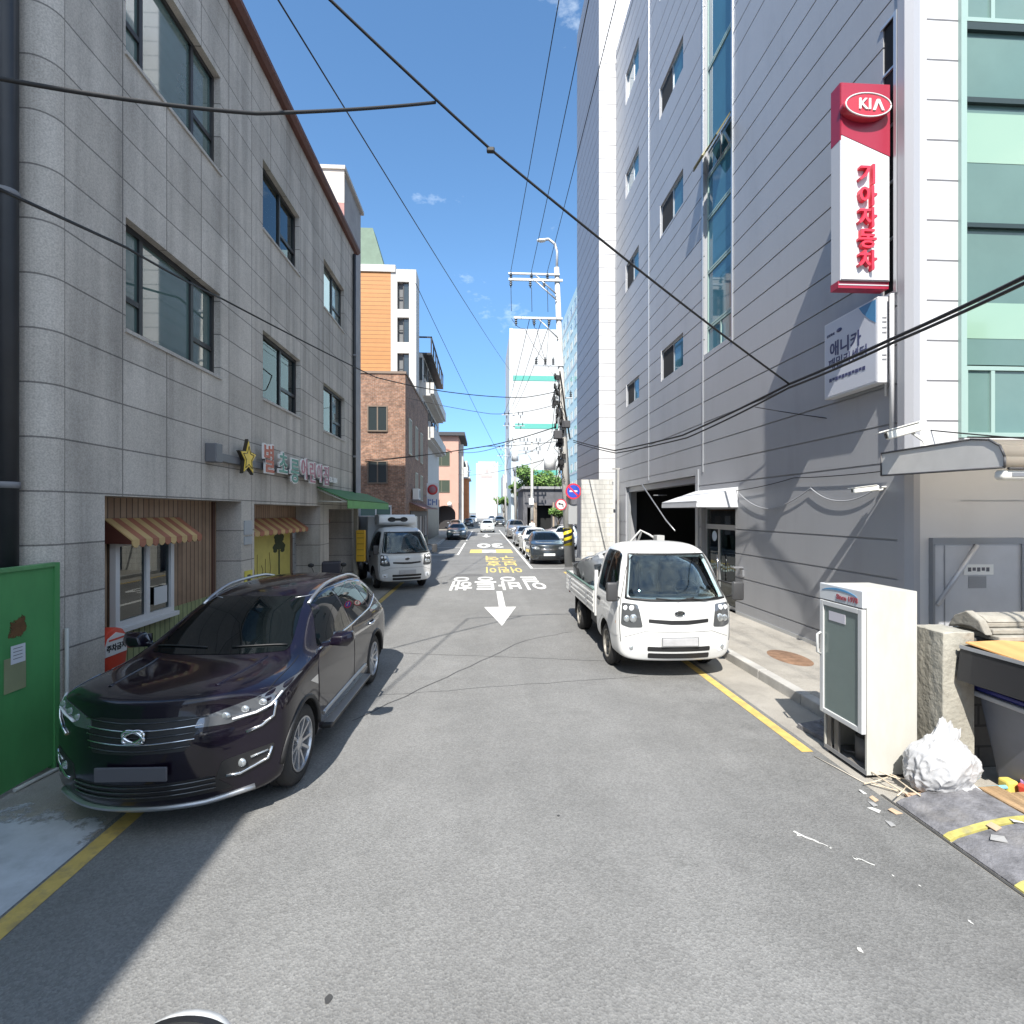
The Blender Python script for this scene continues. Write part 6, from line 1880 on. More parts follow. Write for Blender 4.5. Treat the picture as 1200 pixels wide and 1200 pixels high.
flat_windows(ph, 'y', PY, -1, [(-6.6, -4.55, 8.6, 10.3), (-6.6, -4.55, 5.1, 6.6)], m_fwin2, fm=mat("frame_olive", (.14, .13, .09), .6))
mb = MB()
mb.prism([(-6.95 + 0, 10.35), (-6.6, 10.75), (-5.6, 11.0), (-4.6, 10.75), (-4.2, 10.35), (-4.35, 10.3), (-4.65, 10.6), (-5.6, 10.82), (-6.55, 10.6), (-6.8, 10.3)], 'y', PY - .08, PY - .002); mb.build("window_hood", mat("hood_red", (.36, .16, .12), .8), ph, True)
mb = MB(); mb.box(-3.32, -2.75, 69.5, 70.5, 0, 11.6); mb.build("chimney_shaft", m_offw, ph, True)
mb = MB(); mb.ball((-4.5, PY - .3, 3.5), .30, sub=2)
tag(mb.build("globe_lamp", mat("globe_white", (.8, .8, .76), .3)), "white globe lamp under the arch of the peach house", "lamp")
# more of the left row
def block(name, label, x0, x1, y0, y1, h, m, wins=(), wm=None, roof=None):
    root = thing(name, label, "building", ((x0 + x1) / 2, (y0 + y1) / 2, 0))
    mb = MB(); mb.box(x0, x1, y0, y1, 0, h); mb.build("wall", m, root, True)
    if roof:
        mb = MB(); mb.box(x0 - .3, x1 + .4, y0 - .4, y1 + .3, h, h + roof[0]); mb.build("roof", roof[1], root, True)
    if wins: flat_windows(root, 'y', y0, -1, wins, wm or m_fwin, fm=m_steelt)
    return root
m_dkroof = mat("eaves_dark", (.05, .05, .055), .7)
block("pale_house", "small pale grey house with dark roof edge past the peach house", -13, -3.6, 80, 92, 10.5, mat("pale_grey", (.52, .54, .55), .8, var=.05), [(-5.6, -4.4, 7.6, 9.0), (-5.6, -4.4, 4.2, 5.6)], roof=(.4, m_dkroof))
block("orange_house", "narrow orange brick house far down the left side", -10, -2.9, 94, 104, 8.6, mat("orange_brick", (.46, .18, .08), .85, var=.12, scale=1.5), [(-4.6, -3.8, 5.6, 7.2), (-4.6, -3.8, 2.6, 4.0)], roof=(.25, m_offw))
block("ivory_house", "ivory narrow block in front of the white tower at the far left", -12, -3.4, 106, 122, 13.0, m_offw, [(-5.2, -4.2, 8.0, 9.6), (-5.2, -4.2, 4.6, 6.0)])
block("blue_grey_house", "blue grey block beside the white tower at the end of the street", -14, -4.4, 124, 150, 11.0, mat("blue_grey", (.38, .44, .50), .8, var=.06), [(-6.2, -5, 7, 8.6)])
# slim white tower that closes the street
wt = thing("white_tower", "slim white tower that closes the far end of the street", "building", (-.1, 205, 0))
m_wt = mat("tower_white", (.52, .505, .49), .6, var=.02)
mb = MB(); mb.box(-3.0, 5.4, 200, 212, 0, 21.5); mb.build("wall", m_wt, wt, True)
mb = MB()
for z in (5.5, 8.4, 11.3, 14.2): mb.box(-2.98, 5.38, 199.93, 199.999, z, z + .16)
mb.build("floor_band", mat("band_pale", (.55, .52, .50), .7), wt, True)
mb = MB(); mb.box(-1.2, 3.4, 199.9, 199.999, 16.0, 16.9); mb.cyl((1.2, 199.9, 18.6), (1.2, 199.98, 18.6), .7, n=20); mb.build("wall_sign", mat("wall_sign_pink", (.50, .36, .34), .6), wt, True)
mb = MB(); mb.box(-2.2, 4.6, 201, 206, 21.5, 22.3); mb.build("roof_plant", mat("plant_blue", (.40, .46, .52), .7), wt, True)
block("far_grey_house", "low pale house right of the slim white tower with scribbled dark bands", 5.6, 9.4, 150, 170, 13.5, mat("pale_warm", (.50, .50, .48), .8, var=.15, scale=.5), [(6.2, 7.1, 9.5, 11), (7.8, 8.6, 9.5, 11), (6.2, 7.1, 5.5, 7), (7.8, 8.6, 5.5, 7)])
block("arch_house", "grey blue narrow house with a tall dark green arched niche, right side", 6.6, 12, 124, 142, 17.5, mat("grey_blue", (.42, .48, .52), .8, var=.05), [(7.4, 8.3, 12.0, 13.6), (7.4, 8.3, 15, 16)])
# apartment tower with green bands
at = thing("white_apartment", "white apartment tower end wall with three teal bands", "building", (13.5, 140, 0))
AY = 132
m_aw_ = mat("apartment_white", (.47, .47, .47), .7, var=.015)
mb = MB(); mb.box(6.75, 19.9, AY, 160, 0, 49.8); mb.build("wall", m_aw_, at, True)
mb = MB()
for z in (12.0, 24.0, 36.4): mb.box(7.6, 19.2, AY - .08, AY - .002, z, z + 1.3)
mb.build("teal_band", mat("band_teal", (.09, .34, .29), .7), at, True)
mb = MB(); mb.box(6.6, 7.5, AY - .3, AY - .003, 0, 49.8); mb.build("edge_fin", mat("fin_white", (.52, .55, .58), .7), at, True)
ap = thing("blue_apartment", "long pale blue apartment block with rows of windows behind the utility poles", "building", (26, 118, 0))
m_pb = mat("apartment_blue", (.42, .58, .63), .7, var=.03)
AXP = 20.2
mb = MB(); mb.box(AXP, 38, 98, 131.5, 0, 51.5); mb.build("wall", m_pb, ap, True)
flat_windows(ap, 'x', AXP, -1, [(100 + 5.2 * k, 102.8 + 5.2 * k, z, z + 1.9) for k in range(6) for z in [3.5 + 4.0 * j for j in range(12)]], mat("far_window_blue", (.10, .16, .19), .1, coat=.4), fm=mat("frame_far", (.50, .58, .60), .6))
mb = MB()
for k in range(4): mb.box(AXP - .06, AXP - .001, 98, 131.5, 12 * k + 11.0, 12 * k + 11.5)
mb.build("pale_band", mat("fin_white", (.52, .55, .58), .7), ap, True)
# dark gatehouse on the right
gh = thing("dark_gatehouse", "low dark grey building with rough pillars and a deep doorway beyond the parked cars", "building", (7, 55, 0))
m_dkc = mat("dark_concrete", (.105, .105, .115), .85, var=.25, scale=1.5, dirt=.4)
GY = 50.0
mb = MB()
wall(mb, 'y', GY, 3.85, 12.5, 0, 4.7, -1, openings=[(4.25, 4.8, 0, 2.9, .9), (5.2, 6.7, 0, 3.1, 1.0), (9.2, 10.4, 1.6, 2.7, .2)])
mb.face([(3.85, GY, 0), (3.85, 58, 0), (3.85, 58, 4.7), (3.85, GY, 4.7)]); mb.face([(3.85, GY, 4.7), (12.5, GY, 4.7), (12.5, 58, 4.7), (3.85, 58, 4.7)])
mb.build("wall", m_dkc, gh, True, recalc=False)
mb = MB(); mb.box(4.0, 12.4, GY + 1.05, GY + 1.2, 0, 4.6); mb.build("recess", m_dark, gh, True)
mb = MB()
for x in (4.85, 5.05, 6.75): mb.box(x, x + .15, GY - .12, GY - .003, 0, 3.4)
mb.build("pillar", mat("pillar_tan", (.32, .26, .20), .85, var=.3, scale=4), gh, True)
mb = MB(); mb.box(3.7, 12.6, GY - .25, 58.1, 4.7, 4.95); mb.build("coping", mat("coping_grey", (.26, .26, .27), .8, var=.1), gh, True)
# buildings behind the camera that shade the road
m_bk = mat("render_back", (.40, .38, .35), .85, var=.1)
b0 = thing("corner_house", "plain rendered house on the left, just before the green fence", "building", (-9.3, -9.3, 0))
mb = MB(); mb.box(-5.5, 5.5, -7, 7, 0, 8.6)
wb = mb.build("wall", m_bk, b0); b0.location = (-9.3, -9.3, 0)
mb = MB(); mb.box(-5.6, 5.6, -7.1, 7.1, 8.6, 8.75); mb.build("coping", m_granp, b0)
mb = MB(); mb.box(-16, -6.05, -13, -2.4, 8.5, 19.5); mb.build("upper_tower", m_bk, b0, True)
flat_windows(b0, 'x', -3.8, 1, [(-14.3 + 3.4 * k, -12.7 + 3.4 * k, z, z + 1.4) for k in range(3) for z in (1.6, 5.0)], m_fwin)
block("behind_house", "tall rendered house on the right behind the viewer", 8.5, 20, -26, -6, 10, m_bk, [(9.5 + 3 * k, 11 + 3 * k, 5, 6.6) for k in range(3)])
block("street_end_house", "brown house on the left behind the viewer", -18, -5.2, -44, -24, 10.5, m_brick)
# ------------------------------------------------------------------ vehicles in place
make_suv((-2.58, 3.86, 0), R(-1.5), "dark purple black suv with silver roof rails parked by the granite building")
make_flatbed((2.82, 7.18, 0), R(0), "white flatbed truck loaded with grey car bumpers by the glass entrance")
make_reefer((-2.36, 16.1, 0), R(24), "white box truck with a cooling unit nosing out under the green canopy")
p_dgrey = PAINT("paint_dark_grey", (.035, .042, .048)); p_white = PAINT("paint_white", (.72, .72, .71), 0, .35); p_silver = PAINT("paint_silver", (.42, .43, .44), .7, .3); p_van = PAINT("paint_warm_silver", (.38, .37, .36), .7, .3)
p_navy = PAINT("paint_navy", (.015, .028, .040)); p_pink = PAINT("paint_pearl", (.62, .54, .56), .2, .3); p_black = PAINT("paint_black", (.015, .016, .018)); p_green = PAINT("paint_white_green", (.66, .68, .66), 0, .35)
GRP = "cars parked along the street"
c_h = make_car('hatch', p_dgrey, (3.02, 23.4, 0), 0, "dark grey hatchback, first of the parked row, beside the striped pole", GRP, "hatchback")
dup(c_h, (3.06, 28.7, 0), 0, "white hatchback directly behind the dark grey hatchback", GRP, {"paint_dark_grey": p_white})
c_s = make_car('sedan', p_silver, (3.08, 35.6, 0), 0, "silver sedan between the white hatchback and the tall silver van", GRP, "sedan")
c_v = make_car('minivan', p_van, (3.00, 46.0, 0), 0, "tall silver passenger van behind the silver sedan", GRP, "passenger_van")
dup(c_h, (.43, 60.5, 0), 0, "small white hatchback driving towards us in the middle of the road", "cars out on the road", {"paint_dark_grey": p_green})
dup(c_s, (-2.38, 44.5, 0), 0, "dark navy sedan parked on the left in front of the arched house", GRP, {"paint_silver": p_navy})
dup(c_v, (2.75, 86, 0), 0, "dark passenger van farthest along the right row", GRP, {"paint_warm_silver": p_dgrey})
dup(c_s, (-2.55, 84, 0), 0, "black sedan far off on the left beyond the navy sedan", GRP, {"paint_silver": p_black})
dup(c_h, (-3.6, 64.0, 0), 0, "grey hatchback half hidden behind the navy sedan", GRP, {"paint_dark_grey": p_silver})
dup(c_s, (4.7, 42.4, 0), R(-66), "pearl pink sedan parked sideways before the dark gatehouse", "cars in the right lot", {"paint_silver": p_pink})
dup(c_h, (5.1, 32.6, 0), R(-14), "white hatchback in the lot behind the leaning pole", "cars in the right lot", {"paint_dark_grey": p_white})
dup(c_v, (-2.4, 112, 0), 0, "pale passenger van at the far end of the left side", GRP, {"paint_warm_silver": p_white})
dup(c_h, (1.9, 122, 0), 0, "pale hatchback at the far end of the right side", GRP, {"paint_dark_grey": p_silver})
# the survey car below the viewer: only its wing mirror reaches into view
sv = make_car('sedan', p_white, (-.02, 1.25, 0), R(180), "white sedan under the viewer, only its fender mirror in sight", None, "survey_car")
mb = MB()
mb.ball((.76, -.13, 1.055), 1, (.125, .07, .075), 3)
fm_ = mb.build("fender_mirror", p_white, sv)
mb = MB(); mb.lathe([(.001, 0), (.93, 0), (1.0, .03), (1.06, .3), (.9, .34)], (0, 0, 0), 'y', 36)
for v in mb.bm.verts: v.co = Vector((.76 + v.co.x * .125, -.14 + v.co.y * .08, 1.055 + v.co.z * .075))
mb.build("mirror_rim", m_black, fm_, smooth=40)
mb = MB(); mb.tube([(.66, .42, .80), (.68, .40, .92), (.72, .20, .99), (.76, -.06, 1.03)], .022, 8); mb.build("mirror_stalk", m_black, fm_)

# load of scrap bumpers and sheets on the flatbed
m_bmp = mat("bumper_silver", (.40, .42, .44), .35, metal=.5, coat=.6, var=.1); m_bmpd = mat("bumper_grey", (.12, .125, .13), .5, var=.2); m_bmpw = mat("bumper_white", (.62, .63, .64), .4, coat=.5)
def bumper(c, rz, tilt, w, h, m, label, n=22):
    root = thing("car_bumper", label, "bumper", c, rz, "scrap bumpers on the flatbed truck")
    prof = [(.10, 0), (.02, .06), (0, .18), (.03, .30), (.10, h - .06), (.22, h)]
    mb = MB()
    rings = []
    Mx = Matrix.Rotation(tilt, 4, 'X')
    for k in range(n + 1):
        t = -1 + 2 * k / n
        x = w * .5 * math.sin(t * 1.45) / math.sin(1.45)
        back = .62 * (abs(t) ** 3.2)
        rings.append([mb.v(Mx @ Vector((x * (1 - .12 * abs(t) ** 4), back + d * (1 - .3 * abs(t)), z))) for d, z in prof])
    for A, B in zip(rings, rings[1:]):
        for i in range(len(prof) - 1): mb.face  # outline only
    for A, B in zip(rings, rings[1:]):
        t_ = abs(-1 + 2 * (rings.index(A) + .5) / n)
        for i in range(len(prof) - 1):
            if (i in (1, 2) and .52 < t_ < .74) or (i == 1 and t_ < .36): continue
            f = mb.bm.faces.new((A[i], A[i + 1], B[i + 1], B[i])); f.smooth = True
    bmesh.ops.solidify(mb.bm, geom=mb.bm.faces[:], thickness=.012)
    sk = mb.build("skin", m, root, smooth=50)
    mb = MB()
    for z in (.10, .16):
        mb.tube([Mx @ Vector((x, -.012 + .62 * abs(x / (w * .5)) ** 4 * .5, z)) for x in [-.45 + .09 * i for i in range(11)]], .016, 6)
    mb.build("grille_bar", m_black, root)
    return root
bumper((2.86, 11.3, .92), R(6), R(-6), 1.60, .42, m_bmp, "silver car bumper lying across the back of the truck bed")
bumper((2.82, 11.4, 1.20), R(-5), R(-40), 1.40, .38, m_bmpd, "dark grey car bumper piled on the silver one in the truck bed")
bumper((2.85, 10.85, 1.12), R(14), R(-20), 1.45, .40, m_bmpd, "black car bumper slanting across the middle of the truck bed")
bumper((2.84, 10.35, 1.34), R(8), R(-34), 1.60, .40, m_bmp, "silver car bumper tilted up in the middle of the truck bed")
bumper((2.82, 9.95, 1.56), R(12), R(-58), 1.45, .40, m_bmpw, "pale car bumper standing highest behind the truck cab")
bumper((2.75, 9.7, 1.20), R(20), R(-15), 1.3, .42, m_bmp, "silver car bumper wedged behind the left side of the cab")
bumper((3.3, 10.6, .84), R(-75), R(-10), 1.6, .5, m_bmpw, "pale car bumper along the right side of the truck bed")
root = thing("plastic_sheet", "crumpled pale blue plastic sheet draped inside the left side of the truck bed", "plastic sheet", (2.25, 10.1, .8))
mb = MB()
nx, ny = 9, 14
gv = [[mb.v((2.02 + .55 * i / nx, 9.35 + 1.6 * j / ny, .84 + .30 * math.exp(-((i / nx - .35) ** 2) * 8 - ((j / ny - .55) ** 2) * 7) + random.uniform(-.035, .035))) for i in range(nx + 1)] for j in range(ny + 1)]
for j in range(ny):
    for i in range(nx):
        mb.bm.faces.new((gv[j][i], gv[j][i + 1], gv[j + 1][i + 1], gv[j + 1][i]))
bmesh.ops.solidify(mb.bm, geom=mb.bm.faces[:], thickness=.006)
mb.build("sheet", mat("sheet_blue", (.42, .54, .56), .35, coat=.4), root, True)
root = thing("white_pole_bundle", "white tube frame sticking up from the truck bed behind the cab roof", "frame", (3.2, 9.2, 1.0))
mb = MB(); mb.tube([(2.35, 9.5, 1.10), (2.75, 9.6, 1.85), (2.98, 9.6, 2.10), (3.12, 9.5, 2.02), (3.3, 9.3, 1.86)], .022, 8); mb.tube([(3.0, 9.6, 2.08), (3.1, 10.8, 1.3)], .02, 8); mb.box(3.16, 3.30, 9.2, 9.4, 1.80, 2.02)
mb.build("tubes", mat("tube_white", (.42, .42, .41), .5), root, True)

# motorcycle by the nursery door
mo = thing("motorcycle", "dark delivery motorcycle parked by the nursery door, mostly hidden by the suv", "motorcycle", (-3.62, 12.2, 0), R(12))
m_mo = mat("moto_dark", (.02, .018, .035), .35, coat=.5)
for (y, r) in ((-.62, .29), (.62, .29)):
    mb = MB(); mb.lathe([(r - .06, -.04), (r - .02, -.05), (r, 0), (r - .02, .05), (r - .06, .04), (r - .06, -.04)], (0, y, r), 'x', 28); wh = mb.build("wheel", m_tyre, mo)
    mb = MB(); mb.lathe([(r - .06, -.03), (r - .075, 0), (r - .06, .03)], (0, y, r), 'x', 28); mb.cyl((-.05, y, r), (.05, y, r), .045)
    for k in range(5):
        a = 2 * math.pi * k / 5; mb.tube([(0, y, r), (0, y + math.cos(a) * (r - .07), r + math.sin(a) * (r - .07))], .012, 5)
    mb.build("rim", m_alloy, wh)
mb = MB(); mb.prism([(-.35, .45), (-.50, .86), (-.40, .92), (-.18, .62), (.10, .56), (.30, .70), (.82, .78), (.86, .66), (.55, .50), (.40, .34), (-.12, .32)], 'x', -.13, .13); mb.bevel(.05, 3); mb.build("body", m_mo, mo, smooth=40)
mb = MB(); mb.prism([(.02, .70), (.10, .80), (.60, .84), (.66, .76), (.30, .70)], 'x', -.14, .14); mb.bevel(.03, 3); mb.build("seat", m_black, mo, smooth=40)
mb = MB(); mb.box(-.22, .22, .60, .98, .86, 1.22); mb.bevel(.03, 2); mb.build("delivery_box", mat("box_dark", (.03, .028, .04), .5), mo)
mb = MB(); mb.tube([(0, -.62, .29), (0, -.46, .80), (0, -.40, 1.0)], .035, 8); mb.build("fork", m_black, mo)
mb = MB(); mb.tube([(-.36, -.30, 1.04), (-.15, -.40, 1.02), (.15, -.40, 1.02), (.36, -.30, 1.04)], .018, 8); hb = mb.build("handlebar", m_black, mo)
for s in (-1, 1):
    mb = MB(); mb.tube([(s * .28, -.34, 1.04), (s * .34, -.40, 1.22)], .008, 5); mb.ball((s * .35, -.40, 1.25), .07, (1, .25, .7)); mb.build("mirror", m_black, hb)
mb = MB(); mb.ball((0, -.50, .92), .09, (1, .6, 1)); mb.build("headlamp", m_lamp, mo)
mb = MB(); mb.tube([(.12, .1, .1), (.16, .25, .0)], .014, 6); mb.build("side_stand", m_black, mo)

# ------------------------------------------------------------------ drinks fridge at the right kerb
fr = thing("drinks_fridge", "old white upright drinks fridge with grey glass door standing on the right kerb", "fridge", (3.70, 4.78, 0))
m_fr = mat("fridge_white", (.50, .495, .46), .45, var=.06, scale=2, dirt=.55, dcol=(.36, .34, .28), dscale=2.2, stretch=(1, 1, .35)); m_fd = mat("fridge_frame", (.52, .53, .53), .35, var=.04)
ZF = .04
x0, x1, y0, y1 = 3.46, 3.98, 4.50, 5.09
mb = MB()
mb.box(x0 + .04, x1, y0, y0 + .022, ZF, 1.72); mb.box(x0 + .04, x1, y1 - .022, y1, ZF, 1.72); mb.box(x1 - .022, x1, y0 + .0221, y1 - .0221, ZF, 1.72); mb.box(x0 + .04, x1 - .0221, y0 + .0221, y1 - .0221, 1.69, 1.72); mb.box(x0 + .10, x1 - .0221, y0 + .0221, y1 - .0221, .40, .43)
mb.build("cabinet", m_fr, fr, True)
mb = MB(); mb.box(x0 - .005, x0 + .039, y0 - .004, y1 + .004, 1.565, 1.725); mb.bevel(.006); hd = mb.build("header", mat("header_white", (.56, .58, .60), .35), fr, True)
mb = MB(); mb.prism([(y1 - .03 - .50 * t, 1.655 + .05 * math.sin(math.pi * t) ** .7) for t in [k / 16 for k in range(17)]] + [(y1 - .53 + .50 * t, 1.655 + .028 * math.sin(math.pi * t) ** .7) for t in [k / 16 for k in range(1, 16)]], 'x', x0 - .009, x0 - .0052); mb.build("swoosh", mat("swoosh_blue", (.08, .26, .48), .4), hd)
fM = lambda y, z: frame_M((x0 - .009, y, z), (0, -1, 0), (0, 0, 1))
mb = MB(); mb.text("Since 1978", .066, fM((y0 + y1) / 2 - .10, 1.622), .004, .03); mb.build("lettering", mat("letter_dkred", (.30, .07, .09), .5), hd)
mb = MB()
for (a0, a1, b0_, b1_) in ((y0 + .0, y0 + .055, .41, 1.555), (y1 - .055, y1, .41, 1.555), (y0 + .0551, y1 - .0551, .41, .46), (y0 + .0551, y1 - .0551, 1.505, 1.555)): mb.box(x0 - .008, x0 + .036, a0, a1, b0_, b1_)
mb.bevel(.006); dr_ = mb.build("door", m_fd, fr, True)
mb = MB(); mb.box(x0 + .006, x0 + .018, y0 + .05, y1 - .05, .455, 1.51); mb.build("glass", mat("fridge_glass", (.13, .175, .165), .16, coat=.7, var=.08, scale=2), dr_)
mb = MB(); mb.box(x0 + .0, x0 + .005, y1 - .36, y1 - .13, 1.37, 1.46); mb.build("price_label", mat("label_lilac", (.50, .49, .54), .6), dr_)
mb = MB(); mb.tube([(x0 - .01, y1 - .02, 1.0), (x0 - .045, y1 - .02, 1.02), (x0 - .045, y1 - .02, 1.20), (x0 - .01, y1 - .02, 1.22)], .013, 8); mb.build("handle", m_fd, dr_)
mb = MB(); mb.box(x0 + .035, x0 + .0395, y0 + .01, y0 + .03, .41, 1.56); mb.build("door_gasket", m_black, dr_)
mb = MB(); mb.box(x0 + .05, x1 - .03, y0 + .03, y1 - .03, ZF, ZF + .02); mb.box(x0 + .05, x0 + .07, y1 - .20, y1 - .14, ZF + .02, .40); mb.box(x0 + .05, x0 + .07, y1 - .09, y1 - .03, ZF + .02, .40); mb.cyl((x0 + .25, y0 + .25, ZF + .02), (x0 + .25, y0 + .25, .28), .11, n=20); mb.tube([(x0 + .1, y0 + .05, .1), (x0 + .2, y0 + .2, .13), (x0 + .12, y0 + .4, .08)], .01, 6); mb.build("compressor_bay", mat("bay_grey", (.16, .15, .14), .6, var=.3), fr, True)
mb = MB()
for (x, y) in ((x0 + .08, y0 + .05), (x1 - .05, y0 + .05), (x0 + .08, y1 - .05), (x1 - .05, y1 - .05)): mb.cyl((x, y, 0), (x, y, ZF), .022, n=10)
mb.build("foot", m_black, fr, True)
mb = MB(); mb.box(x0 + .038, x0 + .046, y0 + .002, y1 - .002, ZF - .005, ZF + .035); mb.build("plinth_rail", m_steelt, fr, True)

# concrete pillar, block wall with tile coping
m_cpil = mat("pillar_concrete", (.33, .315, .27), .95, var=.22, scale=3, bump=.5, bscale=25, dirt=.6, dcol=(.15, .14, .12), dscale=2.6)
mb = MB(); mb.box(4.14, 4.44, 4.40, 4.74, 0, 1.36)
bmesh.ops.subdivide_edges(mb.bm, edges=mb.bm.edges[:], cuts=6, use_grid_fill=True); mb.jitter(.0025); mb.bevel(.006, 1, 60)
tag(mb.build("concrete_pillar", m_cpil), "rough weathered concrete gate pillar behind the white fridge", "pillar")
gw_ = thing("tiled_wall", "dark block wall with grey roof tile coping beside the concrete pillar", "wall", (6, 4.9, 0))
m_dblk = brick_mat("dark_block", (.115, .105, .095), (.15, .135, .12), (.06, .055, .05), .40, .20, ms=.012, axis='both', var=.3, scale=2.5, bump=.6)
mb = MB(); mb.box(4.441, 9.5, 4.66, 4.84, 0, 1.24); mb.build("wall", m_dblk, gw_, True)
m_tile = mat("roof_tile", (.27, .255, .22), .9, var=.25, scale=5, bump=.4, bscale=20, dirt=.5)
mb = MB()
for k in range(3): mb.box(4.78, 9.5, 4.50 + .055 * k, 4.98 - .055 * k, 1.2405 + .055 * k, 1.29 + .055 * k)
x = 4.80
mb.prism([(4.60, 1.40), (4.66, 1.45), (4.75, 1.47), (4.84, 1.45), (4.90, 1.40)], 'x', 4.78, 9.5)
mb.prism([(4.55, 1.29), (4.62, 1.42), (4.75, 1.49), (4.88, 1.42), (4.95, 1.29), (4.8, 1.34), (4.7, 1.34)], 'x', 4.70, 4.7795); mb.bevel(.012, 2); mb.build("tile_coping", m_tile, gw_, True)

# wheeled bin with blue lid, black crate with tan board
bn = thing("rubbish_bin", "grey plastic rubbish bin with a blue rimmed lid at the right edge", "bin", (4.75, 4.12, 0))
m_bin = mat("bin_grey", (.16, .17, .20), .5, var=.1); m_lid = mat("lid_blue", (.03, .035, .20), .45)
def taper(mb, x0, x1, y0, y1, z0, X0, X1, Y0, Y1, z1): return mb.hexa([(x0, y0, z0), (x1, y0, z0), (x1, y1, z0), (x0, y1, z0)], [(X0, Y0, z1), (X1, Y0, z1), (X1, Y1, z1), (X0, Y1, z1)])
mb = MB(); taper(mb, 4.60, 5.0, 3.94, 4.34, .03, 4.51, 5.09, 3.84, 4.44, .78); mb.bevel(.025, 2); mb.build("body", m_bin, bn, True)
mb = MB(); mb.box(4.44, 5.14, 3.79, 4.49, .781, .825); mb.bevel(.012); mb.build("rim", mat("rim_grey", (.34, .35, .38), .5), bn, True)
mb = MB(); mb.box(4.47, 5.12, 3.82, 4.47, .826, .87); mb.bevel(.018, 2); mb.build("lid", m_lid, bn, True)
mb = MB(); mb.box(4.545, 4.575, 3.86, 3.875, .55, .77); mb.build("clip", m_black, bn, True)
cr = thing("black_crate", "black open crate with metal edging, tilted on top of the grey bin", "crate", (4.74, 4.14, .90))
cr.rotation_euler = (R(3), R(4), R(14))
m_cr = mat("crate_black", (.018, .018, .02), .4, coat=.2)
mb = MB()
mb.box(-.42, .52, -.34, .34, 0, .02); mb.box(-.44, -.42, -.34, .34, 0, .30); mb.box(.52, .54, -.34, .34, 0, .30); mb.box(-.42, .52, -.34, -.32, 0, .12); mb.box(-.42, .52, .32, .34, 0, .30)
mb.build("shell", m_cr, cr)
mb = MB(); mb.box(-.455, .55, -.365, -.341, .0, .03); mb.box(-.455, -.441, -.34, .34, .285, .315); mb.build("metal_edge", m_steelt, cr)
tb = thing("tan_board", "tan cardboard sheet lying over the open black crate", "cardboard", (4.62, 4.14, 1.215))
tb.rotation_euler = (R(9), R(3), R(16))
mb = MB(); mb.box(-.24, .66, -.36, .30, 0, .012); mb.build("sheet", mat("tan_card", (.56, .30, .11), .8, var=.06, scale=3), tb)

# rubbish bag, dustpan, twigs, boards, kerb ramps
bag = thing("plastic_bag", "full white plastic rubbish bag slumped against the fridge side", "rubbish bag", (3.95, 4.28, 0))
m_bag = mat("bag_white", (.43, .435, .45), .35, coat=.2, var=.05, bump=.25, bscale=14)
mb = MB(); bmesh.ops.create_icosphere(mb.bm, subdivisions=6, radius=1)
from mathutils import noise as mnoise
for v in mb.bm.verts:
    p = v.co.copy()
    n1 = mnoise.noise(p * 1.3 + Vector((2, 5, 1))); n2 = mnoise.noise(Vector((p.x * 3.2, p.y * 3.2, p.z * 1.2))) + 1.5 * (1 - abs(mnoise.noise(Vector((p.x * 2.4, p.y * 2.4, p.z * 1.1)) + Vector((9, 2, 4))))) ** 5; n3 = mnoise.noise(p * 7) + 2.2 * (1 - abs(mnoise.noise(p * 3.6 + Vector((1, 8, 3))))) ** 6
    k = .92 + .17 * n1 + .06 * n2 + .02 * n3
    zz = p.z * k
    neck = 1.0 if p.z < .45 else 1.0 - .55 * (p.z - .45) ** 1.2
    v.co = Vector((3.94 + p.x * k * .275 * neck + .05 * p.z, 4.22 + p.y * k * .22 * neck, max(.006, .265 + zz * .275)))
    if p.z > .90: v.co += Vector((.04, 0, .03 + .03 * n3))
mb.build("bag", m_bag, bag, True, smooth=60)
root = thing("torn_plastic", "torn white plastic film trailing from the rubbish bag over the ramp", "plastic film", (4.1, 4.0, 0))
mb = MB()
def film(pts_a, pts_b):
    n = len(pts_a)
    A = [mb.v(p) for p in pts_a]; B = [mb.v(p) for p in pts_b]
    for i in range(n - 1): mb.bm.faces.new((A[i], A[i + 1], B[i + 1], B[i]))
film([(3.95, 4.10, .16), (4.02, 3.98, .12), (4.10, 3.86, .10), (4.13, 3.76, .085)], [(4.12, 4.16, .20), (4.16, 4.02, .10), (4.16, 3.90, .12), (4.14, 3.75, .09)])
film([(4.15, 4.15, .10), (4.25, 4.03, .08), (4.34, 3.92, .10), (4.38, 3.84, .06)], [(4.25, 4.22, .06), (4.36, 4.06, .12), (4.46, 3.96, .05), (4.42, 3.82, .05)])
bmesh.ops.subdivide_edges(mb.bm, edges=mb.bm.edges[:], cuts=3, use_grid_fill=True); mb.jitter(.008); bmesh.ops.solidify(mb.bm, geom=mb.bm.faces[:], thickness=.003)
mb.build("film", m_bag, root, True)
dp = thing("toy_dustpan", "red yellow and violet plastic dustpan lying by the bin", "dustpan", (4.55, 4.0, .1))
mb = MB(); mb.hexa([(4.52, 4.08, .02), (4.66, 3.82, .02), (4.74, 3.86, .02), (4.58, 4.12, .02)], [(4.50, 4.09, .15), (4.64, 3.83, .10), (4.72, 3.87, .10), (4.56, 4.12, .15)]); mb.bevel(.01); mb.build("pan", mat("plastic_red", (.60, .07, .04), .4), dp, True)
mb = MB(); mb.hexa([(4.58, 4.13, .02), (4.74, 3.87, .02), (4.84, 3.92, .02), (4.66, 4.18, .02)], [(4.57, 4.13, .17), (4.73, 3.88, .08), (4.83, 3.93, .08), (4.65, 4.18, .16)]); mb.bevel(.01); mb.build("brush_head", mat("plastic_violet", (.36, .22, .42), .5), dp, True)
